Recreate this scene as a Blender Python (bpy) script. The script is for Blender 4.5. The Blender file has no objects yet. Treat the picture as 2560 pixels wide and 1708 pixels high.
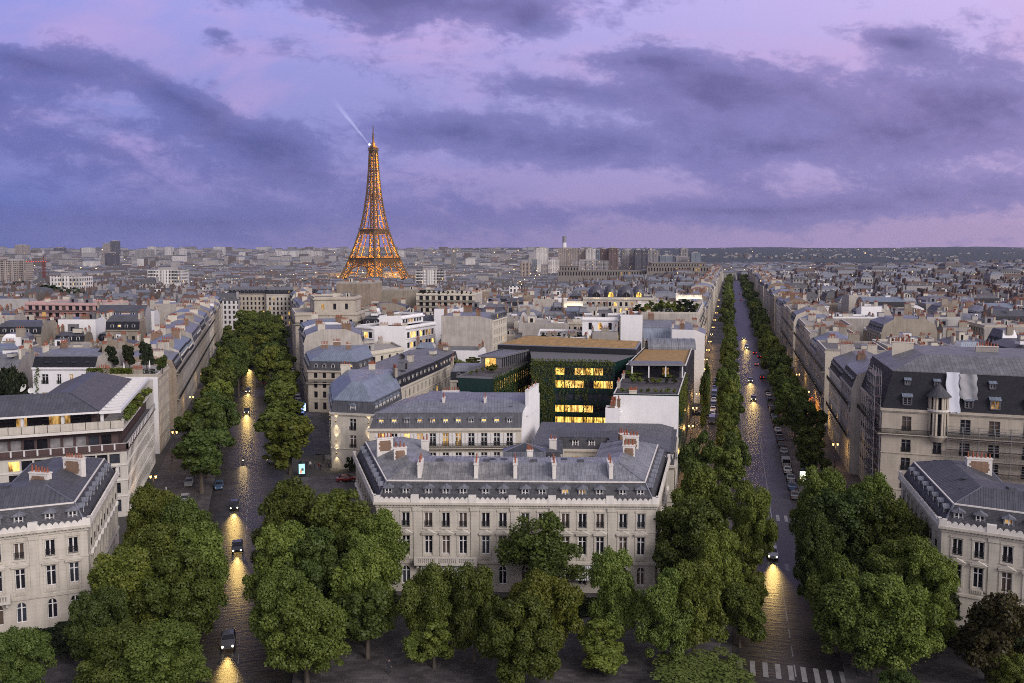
import bpy, bmesh, math, random
from mathutils import Vector, Matrix, noise
R = math.radians
sc = bpy.context.scene
col = sc.collection
rnd = random.Random(7)

# ---------------------------------------------------------------- camera
CAM_Z = 50.0
PITCH = R(4.2)
cd = bpy.data.cameras.new("camera")
cd.sensor_width = 36.0
cd.lens = 0.81 * 36.0
cd.shift_y = -0.0308
cd.clip_start = 1.0
cd.clip_end = 60000.0
cam = bpy.data.objects.new("camera", cd)
cam.location = (0, 0, CAM_Z)
cam.rotation_euler = (R(90) - PITCH, 0, 0)
col.objects.link(cam)
sc.camera = cam
FPX = 0.81 * 2560

def ray(px, py):
    u = (px - 1280) / FPX
    v = (854 - py) / FPX - 0.038
    c, s = math.cos(PITCH), math.sin(PITCH)
    return u, c + v * s, -s + v * c
def at(px, py, z=0.0):          # the point at height z seen at a photo pixel
    d = ray(px, py); t = (z - CAM_Z) / d[2]
    return d[0] * t, d[1] * t
def atd(px, py, y):             # (x, z) of a photo pixel at distance y
    d = ray(px, py); t = y / d[1]
    return d[0] * t, CAM_Z + d[2] * t

# ---------------------------------------------------------------- dusk sky, soft afterglow, exposure
SKY_STRENGTH = 1.06
w = bpy.data.worlds.new("World"); sc.world = w; w.use_nodes = True
nt = w.node_tree
nt.nodes.clear()
def N(tree, typ, **kw):
    n = tree.nodes.new(typ)
    for k, v in kw.items():
        if k == 'op': n.operation = v
        elif k == 'ins':
            for i, x in v.items(): n.inputs[i].default_value = x
        else: setattr(n, k, v)
    return n
class G:                        # tiny expression helper over shader nodes
    def __init__(s, tree): s.t = tree
    def link(s, a, sock):
        if isinstance(a, (int, float)): sock.default_value = a
        elif isinstance(a, (tuple, list)): sock.default_value = tuple(a) if len(a) != 3 or sock.type != 'RGBA' else (*a, 1)
        else: s.t.links.new(a, sock)
    def m(s, op, a, b=0.0, c=0.0, clamp=False):
        n = s.t.nodes.new('ShaderNodeMath'); n.operation = op; n.use_clamp = clamp
        s.link(a, n.inputs[0]); s.link(b, n.inputs[1]); s.link(c, n.inputs[2])
        return n.outputs[0]
    def mix(s, f, a, b, blend='MIX'):
        n = s.t.nodes.new('ShaderNodeMix'); n.data_type = 'RGBA'; n.blend_type = blend; n.clamp_factor = True
        s.link(f, n.inputs[0]); s.link(a, n.inputs[6]); s.link(b, n.inputs[7])
        return n.outputs[2]
    def ss(s, x, lo, hi):       # smoothstep
        n = s.t.nodes.new('ShaderNodeMapRange'); n.interpolation_type = 'SMOOTHSTEP'
        s.link(x, n.inputs[0]); s.link(lo, n.inputs[1]); s.link(hi, n.inputs[2])
        return n.outputs[0]
    def comb(s, x, y, z=0.0):
        n = s.t.nodes.new('ShaderNodeCombineXYZ')
        s.link(x, n.inputs[0]); s.link(y, n.inputs[1]); s.link(z, n.inputs[2])
        return n.outputs[0]
    def noise(s, vec, scale=1.0, detail=4.0, rough=0.5, dist=0.0, out=0, dim='3D'):
        n = s.t.nodes.new('ShaderNodeTexNoise'); n.noise_dimensions = dim
        if vec is not None: s.link(vec, n.inputs['Vector'])
        n.inputs['Scale'].default_value = scale; n.inputs['Detail'].default_value = detail
        n.inputs['Roughness'].default_value = rough; n.inputs['Distortion'].default_value = dist
        return n.outputs[out]
def srgb(r, g, b):
    f = lambda c: c / 12.92 if c <= 0.04045 else ((c + 0.055) / 1.055) ** 2.4
    return (f(r / 255), f(g / 255), f(b / 255))
g = G(nt)
tc = nt.nodes.new('ShaderNodeTexCoord')
sep = nt.nodes.new('ShaderNodeSeparateXYZ'); nt.links.new(tc.outputs['Generated'], sep.inputs[0])
X, Y, Z = sep.outputs
Yc = g.m('MAXIMUM', Y, 0.15)
u = g.m('DIVIDE', X, Yc)                       # bearing and height over the city ahead
v = g.m('DIVIDE', Z, Yc)
front = g.ss(Y, 0.1, 0.45)
uu = g.m('MULTIPLY_ADD', u, 1.0, 0.62, )       # 0 at the left of the view, 1.24 at the right
un = g.m('DIVIDE', uu, 1.24, clamp=True)
low = g.mix(un, srgb(90, 104, 172), srgb(184, 158, 196))
mid = g.mix(un, srgb(122, 132, 200), srgb(178, 166, 214))
top = g.mix(un, srgb(142, 150, 222), srgb(202, 184, 232))
base = g.mix(g.ss(v, 0.01, 0.15), low, mid)
base = g.mix(g.ss(v, 0.14, 0.32), base, top)
# pink veils
pv = g.noise(g.comb(g.m('MULTIPLY', u, 2.0), g.m('MULTIPLY', v, 6.0), 3.3), 1.8, 5, 0.55, 0.5)
base = g.mix(g.m('MULTIPLY', g.ss(pv, 0.42, 0.68), g.m('MULTIPLY_ADD', g.ss(v, 0.05, 0.16), 0.40, 0.10)), base, srgb(200, 166, 212))
# cloud banks: blobs placed by bearing, broken up by noise
uvec = g.comb(u, v, 0.0)
def blob(cu, cv, ru, rv, amp, tilt, acc):
    mp = nt.nodes.new('ShaderNodeMapping'); mp.vector_type = 'TEXTURE'
    mp.inputs['Location'].default_value = (cu, cv, 0); mp.inputs['Rotation'].default_value = (0, 0, math.atan(tilt)); mp.inputs['Scale'].default_value = (ru * 2.35, rv * 2.25, 1)
    nt.links.new(uvec, mp.inputs[0])
    gr = nt.nodes.new('ShaderNodeTexGradient'); gr.gradient_type = 'QUADRATIC_SPHERE'; nt.links.new(mp.outputs[0], gr.inputs[0])
    return g.m('MULTIPLY_ADD', gr.outputs[1], amp * 1.15, acc)
def vp(px, py): return (px - 1280) / FPX, (623 - py) / FPX * 1.0
blobs = [(1000, 15, 320, 52, .74, .05), (960, 85, 70, 35, .34, 0), (130, 172, 210, 32, .62, .22), (470, 262, 330, 42, .52, .55), (660, 365, 170, 45, .44, .1), (1130, 335, 240, 62, .46, .05),
         (300, 400, 560, 120, .26, .1), (500, 556, 900, 36, .34, 0), (1780, 262, 270, 105, .62, .1), (1830, 222, 150, 38, .34, .05), (1925, 372, 130, 30, .46, .05), (1712, 262, 60, 22, -.22, .3),
         (2400, 262, 240, 115, .74, .05), (2210, 335, 170, 42, .36, .1), (1590, 165, 150, 26, .5, .05), (1390, 228, 160, 28, .44, .1), (1480, 372, 330, 56, .38, .1), (2320, 492, 460, 46, .48, -.05),
         (1850, 528, 560, 24, .34, 0), (1315, 55, 80, 62, .5, 0), (2230, 118, 120, 30, .5, .1), (560, 100, 40, 26, .42, .4), (0, 250, 160, 90, .4, 0), (820, 440, 300, 30, .22, .1), (1880, 90, 200, 40, -.3, 0), (760, 210, 120, 30, -.32, .3), (340, 60, 300, 60, -.2, 0)]
tot = 0.0
for px, py, rx, ry, amp, tilt in blobs:
    cu, cv = vp(px, py)
    tot = blob(cu, cv, rx / FPX, ry / FPX, amp, -tilt, tot)
us = g.m('ADD', u, g.m('MULTIPLY', v, 0.6))
n0 = g.noise(g.comb(g.m('MULTIPLY', us, 2.2), g.m('MULTIPLY', v, 8.0), 5.2), 1.4, 5, 0.55, 0.6)
n1 = g.noise(g.comb(g.m('MULTIPLY', us, 5.5), g.m('MULTIPLY', v, 11.0), 1.7), 2.0, 6, 0.58, 0.3)
n2 = g.noise(g.comb(g.m('MULTIPLY', u, 20.0), g.m('MULTIPLY', v, 34.0), 7.7), 2.0, 8, 0.70, 0.25)
dens = g.m('ADD', g.m('MULTIPLY', g.m('SUBTRACT', n1, 0.5), 1.1), g.m('MULTIPLY', g.m('SUBTRACT', n2, 0.5), 0.80))
dens = g.m('ADD', dens, g.m('MULTIPLY', g.m('SUBTRACT', n0, 0.49), 0.6))
dens = g.m('ADD', dens, g.m('MULTIPLY', tot, 1.2))
cov = g.ss(dens, 0.03, 0.40)
core = g.ss(dens, 0.30, 1.05)
cl_edge = g.mix(un, srgb(96, 103, 168), srgb(128, 122, 178))
cl_core = g.mix(un, srgb(72, 79, 138), srgb(80, 81, 136))
cl = g.mix(core, cl_edge, cl_core)
lit_rim = g.m('MULTIPLY', g.ss(n2, 0.5, 0.72), g.m('SUBTRACT', 1.0, core))
cl = g.mix(g.m('MULTIPLY', lit_rim, 0.35), cl, base)
skyc = g.mix(g.m('MULTIPLY', cov, 0.82), base, cl)
# overhead and behind the viewer the clouds thin out and the afterglow stands in the north-west
over = g.mix(g.ss(Z, 0.25, 0.8), (0.24, 0.24, 0.36), (0.29, 0.29, 0.38))
glow = g.ss(g.m('ADD', g.m('MULTIPLY', X, 0.62), g.m('MULTIPLY', Y, -0.78)), -0.25, 1.0)
back = g.mix(glow, over, (1.08, 0.98, 1.0))
vis = g.m('MULTIPLY', front, g.m('SUBTRACT', 1.0, g.ss(v, 0.34, 0.75)))
skyall = g.mix(vis, back, skyc)
nis = nt.nodes.new('ShaderNodeTexSky'); nis.sky_type = 'NISHITA'; nis.sun_disc = False
nis.sun_elevation = R(1.0); nis.sun_rotation = R(140); nis.air_density = 2.0; nis.ozone_density = 3.0
w.cycles.sampling_method = 'MANUAL'; w.cycles.sample_map_resolution = 256
add = nt.nodes.new('ShaderNodeMix'); add.data_type = 'RGBA'; add.blend_type = 'ADD'; add.clamp_factor = False
add.inputs[0].default_value = 0.0015
nt.links.new(skyall, add.inputs[6]); nt.links.new(nis.outputs[0], add.inputs[7])
bg = nt.nodes.new('ShaderNodeBackground'); bg.inputs[1].default_value = SKY_STRENGTH
nt.links.new(add.outputs[2], bg.inputs[0])
wo = nt.nodes.new('ShaderNodeOutputWorld'); nt.links.new(bg.outputs[0], wo.inputs[0])

sl = bpy.data.lights.new("sun", 'SUN'); sl.energy = 2.05; sl.angle = R(24); sl.color = (1.0, 0.92, 0.87)
sun = bpy.data.objects.new("sun", sl); col.objects.link(sun)
# low behind the viewer's right shoulder
sun.rotation_euler = Vector((-0.55, 0.62, -0.50)).to_track_quat('-Z', 'Y').to_euler()

sc.view_settings.view_transform = 'Standard'
sc.view_settings.look = 'None'
sc.view_settings.gamma = 1.0
sc.view_settings.exposure = 0.06
sc.cycles.use_denoising = False
sc.cycles.filter_width = 1.0
sc.cycles.max_bounces = 5
sc.cycles.diffuse_bounces = 2
sc.cycles.glossy_bounces = 2
sc.cycles.transmission_bounces = 3
sc.cycles.transparent_max_bounces = 6
sc.cycles.volume_bounces = 0
sc.cycles.caustics_reflective = False
sc.cycles.caustics_refractive = False
sc.cycles.sample_clamp_indirect = 1.0
sc.cycles.sample_clamp_direct = 12.0

# ---------------------------------------------------------------- materials
MATS = {}
def newmat(name):
    m = bpy.data.materials.new(name); m.use_nodes = True
    t = m.node_tree; t.nodes.clear()
    out = t.nodes.new('ShaderNodeOutputMaterial'); b = t.nodes.new('ShaderNodeBsdfPrincipled')
    t.links.new(b.outputs[0], out.inputs[0])
    MATS[name] = m
    return m, t, b, G(t), out
def pos(t): return t.nodes.new('ShaderNodeNewGeometry').outputs['Position']
def uvs(t):
    n = t.nodes.new('ShaderNodeUVMap'); n.uv_map = 'uv'
    s = t.nodes.new('ShaderNodeSeparateXYZ'); t.links.new(n.outputs[0], s.inputs[0])
    return n.outputs[0], s.outputs[0], s.outputs[1]
def stain(gg, t, colr, amt=0.28, scale=0.35):
    """weathering: broad blotches, fine grain and rain streaks"""
    p = pos(t)
    a = gg.noise(p, scale, 5, 0.6)
    mp = t.nodes.new('ShaderNodeMapping'); mp.inputs['Scale'].default_value = (1.6, 1.6, 0.12); t.links.new(p, mp.inputs[0])
    b = gg.noise(mp.outputs[0], 1.1, 4, 0.6)
    f = gg.m('MULTIPLY_ADD', gg.m('SUBTRACT', gg.m('ADD', a, b), 1.0), amt * 2.2, 1.0)
    return gg.mix(1.0, colr, gg.comb(f, f, f), 'MULTIPLY')
def wall_mat(name, c, amt=0.25, course=0.0, rough=0.85):
    m, t, b, gg, o = newmat(name)
    cc = stain(gg, t, c, amt)
    if course:
        _, uu_, vv_ = uvs(t)
        fr = gg.m('FRACT', gg.m('DIVIDE', vv_, course))
        line = gg.ss(gg.m('ABSOLUTE', gg.m('SUBTRACT', fr, 0.5)), 0.44, 0.49)
        cc = gg.mix(gg.m('MULTIPLY', line, 0.28), cc, (c[0] * .45, c[1] * .43, c[2] * .42))
    t.links.new(cc, b.inputs['Base Color']); b.inputs['Roughness'].default_value = rough
    return m
def brick_mat(name, c1, c2, mortar, sc_=1.0, bw=0.5, bh=0.22):
    m, t, b, gg, o = newmat(name)
    uvv, _, _ = uvs(t)
    br = t.nodes.new('ShaderNodeTexBrick'); t.links.new(uvv, br.inputs['Vector'])
    br.inputs['Scale'].default_value = sc_; br.inputs['Brick Width'].default_value = bw; br.inputs['Row Height'].default_value = bh
    br.inputs['Mortar Size'].default_value = 0.02
    br.inputs['Color1'].default_value = (*c1, 1); br.inputs['Color2'].default_value = (*c2, 1); br.inputs['Mortar'].default_value = (*mortar, 1)
    cc = stain(gg, t, br.outputs[0], 0.42, 0.25)
    t.links.new(cc, b.inputs['Base Color']); b.inputs['Roughness'].default_value = 0.9
    return m
def roof_mat(name, c, seam=0.65, rough=0.5, tile=False, amt=0.3):
    m, t, b, gg, o = newmat(name)
    uvv, uu_, vv_ = uvs(t)
    cc = stain(gg, t, c, amt, 0.5)
    if tile:
        br = t.nodes.new('ShaderNodeTexBrick'); t.links.new(uvv, br.inputs['Vector'])
        br.inputs['Scale'].default_value = 1.0; br.inputs['Brick Width'].default_value = 0.3; br.inputs['Row Height'].default_value = 0.2
        br.inputs['Mortar Size'].default_value = 0.02
        for k, f in (('Color1', .8), ('Color2', 1.2), ('Mortar', .5)): br.inputs[k].default_value = (f, f, f, 1)
        cc = gg.mix(1.0, cc, br.outputs[0], 'MULTIPLY')
    elif seam:
        fr = gg.m('FRACT', gg.m('DIVIDE', uu_, seam))
        rib = gg.ss(gg.m('ABSOLUTE', gg.m('SUBTRACT', fr, 0.5)), 0.40, 0.47)
        fr2 = gg.m('FRACT', gg.m('DIVIDE', vv_, 2.1))
        lap = gg.ss(gg.m('ABSOLUTE', gg.m('SUBTRACT', fr2, 0.5)), 0.475, 0.495)
        pid = t.nodes.new('ShaderNodeTexWhiteNoise'); pid.noise_dimensions = '2D'
        t.links.new(gg.comb(gg.m('FLOOR', gg.m('ADD', gg.m('DIVIDE', uu_, seam), 0.0)), gg.m('FLOOR', gg.m('DIVIDE', vv_, 2.1))), pid.inputs[0])
        f = gg.m('MULTIPLY_ADD', pid.outputs[0], 0.22, 0.89)
        cc = gg.mix(1.0, cc, gg.comb(f, f, f), 'MULTIPLY')
        cc = gg.mix(gg.m('MULTIPLY', gg.m('MAXIMUM', rib, lap), 0.42), cc, (c[0] * .3, c[1] * .3, c[2] * .32))
        bp = t.nodes.new('ShaderNodeBump'); bp.inputs['Strength'].default_value = 0.5; bp.inputs['Distance'].default_value = 0.05
        t.links.new(rib, bp.inputs['Height']); t.links.new(bp.outputs[0], b.inputs['Normal'])
    t.links.new(cc, b.inputs['Base Color']); b.inputs['Roughness'].default_value = rough
    b.inputs['Metallic'].default_value = 0.0 if tile else 0.15
    b.inputs['Specular IOR Level'].default_value = 0.2 if tile else 0.4
    return m
def plain(name, c, rough=0.6, metal=0.0, var=0.12, spec=None):
    m, t, b, gg, o = newmat(name)
    cc = stain(gg, t, c, var, 0.9)
    t.links.new(cc, b.inputs['Base Color']); b.inputs['Roughness'].default_value = rough; b.inputs['Metallic'].default_value = metal
    return m
def emit(name, c, s):
    m, t, b, gg, o = newmat(name)
    b.inputs['Base Color'].default_value = (*c, 1); b.inputs['Emission Color'].default_value = (*c, 1); b.inputs['Emission Strength'].default_value = s
    return m
def lit_mat(name, c, s):
    """a lit room behind glass: furniture, lamps and curtains make it uneven"""
    m, t, b, gg, o = newmat(name)
    mp = t.nodes.new('ShaderNodeMapping'); mp.inputs['Scale'].default_value = (1.0, 1.0, 0.35); t.links.new(pos(t), mp.inputs[0])
    n = gg.noise(mp.outputs[0], 1.0, 2, 0.5)
    n2 = gg.noise(mp.outputs[0], 2.6, 1, 0.5)
    f = gg.m('ADD', gg.m('MULTIPLY', gg.ss(n, 0.35, 0.62), 0.9), gg.m('MULTIPLY', gg.ss(n2, 0.45, 0.6), 0.35))
    f = gg.m('ADD', f, 0.12)
    t.links.new(gg.mix(1.0, c, gg.comb(f, gg.m('POWER', f, 1.15), gg.m('POWER', f, 1.4)), 'MULTIPLY'), b.inputs['Emission Color'])
    b.inputs['Emission Strength'].default_value = s
    b.inputs['Base Color'].default_value = (0.03, 0.025, 0.02, 1); b.inputs['Roughness'].default_value = 0.15
    return m
STONE = wall_mat('cream_limestone', (0.43, 0.385, 0.325), 0.26, 0.62)
STONE2 = wall_mat('pale_limestone', (0.50, 0.465, 0.41), 0.3, 0.55)
STONE3 = wall_mat('grey_limestone', (0.33, 0.305, 0.285), 0.32, 0.6)
STONE4 = wall_mat('sooty_limestone', (0.29, 0.255, 0.21), 0.34, 0.6)
SMOOTH = wall_mat('smooth_stone', (0.52, 0.49, 0.45), 0.15)
WHITE = wall_mat('white_render', (0.78, 0.775, 0.80), 0.10)
CREAM = wall_mat('cream_render', (0.56, 0.515, 0.44), 0.16)
BLIND = wall_mat('blind_plaster', (0.42, 0.385, 0.35), 0.36)
GREYR = wall_mat('grey_render', (0.40, 0.385, 0.38), 0.25)
PINK = wall_mat('pink_render', (0.52, 0.34, 0.33), 0.2)
TRIM = wall_mat('white_stone_trim', (0.66, 0.63, 0.60), 0.2)
RUBBLE = brick_mat('rubble_stone', (0.28, 0.22, 0.165), (0.22, 0.175, 0.135), (0.33, 0.285, 0.235), 1.0, 0.6, 0.3)
BRICK = brick_mat('brown_brick', (0.17, 0.085, 0.05), (0.22, 0.12, 0.075), (0.24, 0.19, 0.15), 1.0, 0.34, 0.12)
ZINC = roof_mat('zinc_sheet', (0.185, 0.194, 0.232), 0.62, 0.45, False, 0.42)
ZINCL = roof_mat('pale_zinc_sheet', (0.225, 0.232, 0.262), 0.62, 0.45, False, 0.5)
ZINCS = roof_mat('stained_zinc_sheet', (0.215, 0.213, 0.215), 0.62, 0.5, False, 0.6)
ZINC2 = roof_mat('dull_zinc', (0.155, 0.157, 0.175), 0.7, 0.5, False, 0.5)
ZINC3 = roof_mat('blue_zinc', (0.185, 0.22, 0.285), 0.6, 0.42)
ZINC4 = roof_mat('dark_zinc', (0.085, 0.087, 0.105), 0.6, 0.5)
SLATE = roof_mat('slate', (0.020, 0.021, 0.028), 0, 0.6, True)
SLATE2 = roof_mat('weathered_slate', (0.075, 0.075, 0.088), 0, 0.6, True, 0.45)
GRAVEL = plain('roof_gravel', (0.30, 0.28, 0.27), 0.95, 0, 0.35)
BITUMEN = plain('roof_bitumen', (0.12, 0.115, 0.125), 0.9, 0, 0.3)
POT = plain('terracotta', (0.27, 0.085, 0.045), 0.8, 0, 0.3)
IRON = plain('black_iron', (0.018, 0.018, 0.02), 0.5)
WPAINT = plain('white_paint', (0.72, 0.71, 0.72), 0.45, 0, 0.08)
DARKWOOD = plain('dark_cladding', (0.075, 0.045, 0.045), 0.6, 0, 0.3)
METAL = plain('grey_metal', (0.24, 0.24, 0.26), 0.45, 0.5)
BLACKM = plain('black_cladding', (0.010, 0.011, 0.019), 0.75)
GREENP = plain('green_glass_panel', (0.009, 0.030, 0.026), 0.3)
def glass_mat(name, c, rough=0.08):
    m, t, b, gg, o = newmat(name)
    n = gg.noise(pos(t), 0.9, 2, 0.5)
    f = gg.m('MULTIPLY_ADD', n, 1.4, 0.3)
    t.links.new(gg.mix(1.0, c, gg.comb(f, f, f), 'MULTIPLY'), b.inputs['Base Color'])
    b.inputs['Roughness'].default_value = rough; b.inputs['IOR'].default_value = 1.45
    return m
GLASS = glass_mat('dark_window', (0.016, 0.016, 0.021))
GLASSB = glass_mat('blue_window', (0.04, 0.045, 0.06))
CURT = glass_mat('curtained_window', (0.10, 0.075, 0.06), 0.2)
BLINDW = glass_mat('blind_window', (0.26, 0.25, 0.26), 0.3)
LIT = lit_mat('lit_window', (1.0, 0.60, 0.16), 1.5)
LITY = lit_mat('bright_lit_window', (1.0, 0.64, 0.13), 1.55)
LITD = lit_mat('dim_lit_window', (0.9, 0.52, 0.16), 0.55)

# ---------------------------------------------------------------- mesh builder
UPV = Vector((0, 0, 1))
class MB:
    def __init__(s, M=None):
        s.v = []; s.f = []; s.m = []; s.uv = []; s.ix = {}; s.M = M; s.mats = []
    def mi(s, mat):
        if mat not in s.mats: s.mats.append(mat)
        return s.mats.index(mat)
    def vert(s, p):
        k = (round(p[0], 3), round(p[1], 3), round(p[2], 3))
        i = s.ix.get(k)
        if i is None:
            i = len(s.v); s.ix[k] = i; s.v.append(k)
        return i
    def face(s, pts, mat, uv=None):
        P = [Vector(p) for p in pts]
        if s.M is not None: P = [s.M @ p for p in P]
        idx = [s.vert(p) for p in P]
        if len(set(idx)) < 3: return
        if len(set(idx)) != len(idx):
            keep = [i for i in range(len(idx)) if idx[i] != idx[i - 1]]
            P = [P[i] for i in keep]; idx = [idx[i] for i in keep]
            if uv: uv = [uv[i] for i in keep]
            if len(idx) < 3: return
        if uv is None:
            n = (P[1] - P[0]).cross(P[2] - P[0])
            if n.length < 1e-9 and len(P) > 3: n = (P[2] - P[0]).cross(P[3] - P[0])
            if n.length < 1e-12: return
            n.normalize()
            if abs(n.z) > 0.985: uv = [(p.x, p.y) for p in P]
            else:
                h = UPV.cross(n).normalized(); q = n.cross(h)
                uv = [(p.dot(h), p.dot(q)) for p in P]
        s.f.append(idx); s.m.append(s.mi(mat)); s.uv.extend(uv)
    def hexa(s, o, a, b, c, mat, skip=''):
        """box from corner o with edge vectors a, b, c (right-handed)"""
        o, a, b, c = Vector(o), Vector(a), Vector(b), Vector(c)
        q = {'d': (o, o + b, o + a + b, o + a), 'u': (o + c, o + a + c, o + a + b + c, o + b + c),
             'f': (o, o + a, o + a + c, o + c), 'k': (o + b, o + b + c, o + a + b + c, o + a + b),
             'l': (o, o + c, o + b + c, o + b), 'r': (o + a, o + a + b, o + a + b + c, o + a + c)}
        for k, p in q.items():
            if k not in skip: s.face(p, mat)
    def box(s, x0, x1, y0, y1, z0, z1, mat, skip=''):
        s.hexa((x0, y0, z0), (x1 - x0, 0, 0), (0, y1 - y0, 0), (0, 0, z1 - z0), mat, skip)
    def bar(s, p, q, r, mat, r2=None):
        """square bar from p to q"""
        p, q = Vector(p), Vector(q); d = (q - p)
        if d.length < 1e-6: return
        d.normalize(); a = d.orthogonal().normalized() if abs(d.z) < 0.9 else Vector((1, 0, 0))
        if abs(d.z) < 0.9: a = UPV.cross(d).normalized()
        b = d.cross(a).normalized(); a = b.cross(d).normalized(); r2 = r if r2 is None else r2
        c = [(1, 1), (-1, 1), (-1, -1), (1, -1)]
        A = [p + a * x * r + b * y * r for x, y in c]; B = [q + a * x * r2 + b * y * r2 for x, y in c]
        for i in range(4):
            j = (i + 1) % 4; s.face((A[i], A[j], B[j], B[i]), mat)
        s.face(A[::-1], mat); s.face(B, mat)
    def lathe(s, prof, mat, n=10, c=(0, 0, 0), caps=True):
        c = Vector(c)
        rings = [[c + Vector((r * math.cos(2 * math.pi * k / n), r * math.sin(2 * math.pi * k / n), z)) for k in range(n)] for r, z in prof]
        for A, B in zip(rings, rings[1:]):
            for k in range(n):
                j = (k + 1) % n; s.face((A[k], A[j], B[j], B[k]), mat)
        if caps:
            s.face(rings[0][::-1], mat); s.face(rings[-1], mat)
    def prism(s, poly, z0, z1, mat, top=None, bottom=False):
        n = len(poly)
        for i in range(n):
            a, b = poly[i], poly[(i + 1) % n]
            s.face(((a[0], a[1], z0), (b[0], b[1], z0), (b[0], b[1], z1), (a[0], a[1], z1)), mat)
        s.face([(p[0], p[1], z1) for p in poly], top or mat)
        if bottom: s.face([(p[0], p[1], z0) for p in poly][::-1], mat)
    def mesh(s, name):
        me = bpy.data.meshes.new(name)
        me.from_pydata(s.v, [], s.f)
        for m in s.mats: me.materials.append(m)
        me.polygons.foreach_set('material_index', s.m)
        l = me.uv_layers.new(name='uv')
        l.data.foreach_set('uv', [c for q in s.uv for c in q])
        me.update()
        return me
    def build(s, name, parent=None, smooth=False, loc=None, rz=None):
        me = s.mesh(name)
        if smooth: me.polygons.foreach_set('use_smooth', [True] * len(me.polygons))
        return put(name, me, parent, loc, rz)
def put(name, me, parent=None, loc=None, rz=None):
    o = bpy.data.objects.new(name, me); col.objects.link(o)
    if parent is not None: o.parent = parent
    if loc is not None: o.location = loc
    if rz is not None: o.rotation_euler = (0, 0, rz)
    return o
LABELS = {}
def tag(o, label, cat, group=None, kind=None):
    if label is not None: o['label'] = label
    if cat is not None: o['category'] = cat
    if group: o['group'] = group
    if kind: o['kind'] = kind
    return o
def thing(name, label, cat, loc=(0, 0, 0), rz=0.0, group=None):
    o = bpy.data.objects.new(name, None); col.objects.link(o); o.empty_display_size = 0.5
    o.location = loc; o.rotation_euler = (0, 0, rz)
    return tag(o, label, cat, group)
def struct(o): o['kind'] = 'structure'; return o
def dup(root, loc, rz=0.0, label=None, scale=None):
    r = root.copy(); col.objects.link(r); r.location = loc; r.rotation_euler = (0, 0, rz)
    if scale is not None: r.scale = scale if not isinstance(scale, (int, float)) else (scale,) * 3
    if label: r['label'] = label
    for ch in root.children:
        c = ch.copy(); col.objects.link(c); c.parent = r
        for gch in ch.children:
            d = gch.copy(); col.objects.link(d); d.parent = c
    return r
ORD = ['nearest', 'second', 'third', 'fourth', 'fifth', 'sixth', 'seventh', 'eighth', 'ninth', 'tenth', 'eleventh', 'twelfth', 'thirteenth', 'fourteenth',
       'fifteenth', 'sixteenth', 'seventeenth', 'eighteenth', 'nineteenth', 'twentieth', 'twenty-first', 'twenty-second', 'twenty-third', 'twenty-fourth', 'twenty-fifth', 'twenty-sixth', 'twenty-seventh',
       'twenty-eighth', 'twenty-ninth', 'thirtieth', 'thirty-first', 'thirty-second', 'thirty-third', 'thirty-fourth', 'thirty-fifth', 'thirty-sixth', 'thirty-seventh', 'thirty-eighth', 'thirty-ninth', 'fortieth'] + [f'{k}th' for k in range(41, 140)]
def smooth(a, b, x):
    t = min(1, max(0, (x - a) / (b - a))); return t * t * (3 - 2 * t)

# avenues: s along, l to the right of the centre line
def avL(s, l=0.0): return (-4.1 - 0.2869 * s + 0.958 * l, 0.958 * s + 0.2869 * l)
def avR(s, l=0.0): return (8.6 + 0.2544 * s + 0.967 * l, 0.967 * s - 0.2544 * l)
AL = math.atan2(0.958, -0.2869); AR = math.atan2(0.967, 0.2544)
def gz(x, y):
    """ground height: flat plateau, falling to the river ahead and left, rising again far off"""
    keep = smooth(-120, 60, x - 0.263 * y + 120)
    drop = smooth(560, 1350, y) * (1 - keep) + smooth(1330, 1750, y) * keep
    return -25 * drop + 48 * smooth(2600, 7500, y)

# ---------------------------------------------------------------- ground, avenues, pavements
def road_mat(name, c, rough, cob=True, sc_=(0.22, 0.16)):
    m, t, b, gg, o = newmat(name)
    uvv, uu_, vv_ = uvs(t)
    p = pos(t)
    big = gg.noise(p, 0.18, 5, 0.65)
    cc = gg.mix(gg.ss(big, 0.3, 0.75), tuple(x * .7 for x in c), tuple(x * 1.5 for x in c))
    if cob:
        br = t.nodes.new('ShaderNodeTexBrick'); t.links.new(uvv, br.inputs['Vector'])
        br.inputs['Scale'].default_value = 1.0; br.inputs['Brick Width'].default_value = sc_[0]; br.inputs['Row Height'].default_value = sc_[1]; br.inputs['Mortar Size'].default_value = 0.016
        for k, f in (('Color1', .75), ('Color2', 1.25), ('Mortar', .45)): br.inputs[k].default_value = (f, f, f, 1)
        cc = gg.mix(1.0, cc, br.outputs[0], 'MULTIPLY')
        mp = t.nodes.new('ShaderNodeMapping'); mp.inputs['Scale'].default_value = (0.5, 2.2, 1); t.links.new(uvv, mp.inputs[0])
        n = gg.noise(mp.outputs[0], 0.8, 2, 0.5)
        bp = t.nodes.new('ShaderNodeBump'); bp.inputs['Strength'].default_value = 0.55; bp.inputs['Distance'].default_value = 0.035
        t.links.new(n, bp.inputs['Height']); t.links.new(bp.outputs[0], b.inputs['Normal'])
    t.links.new(cc, b.inputs['Base Color'])
    t.links.new(gg.m('MULTIPLY_ADD', big, 0.3, rough - 0.15), b.inputs['Roughness'])
    b.inputs['Specular IOR Level'].default_value = 0.22
    return m
COBBLE = road_mat('cobbled_road', (0.036, 0.033, 0.036), 0.42)
ASPH = road_mat('asphalt', (0.045, 0.043, 0.048), 0.6, False)
PAVE = road_mat('pavement_slabs', (0.075, 0.068, 0.072), 0.7, True, (1.0, 0.6))
KERB = plain('granite_kerb', (0.22, 0.21, 0.21), 0.7)
GROUND = plain('city_ground', (0.05, 0.048, 0.047), 0.95, 0, 0.4)
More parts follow.
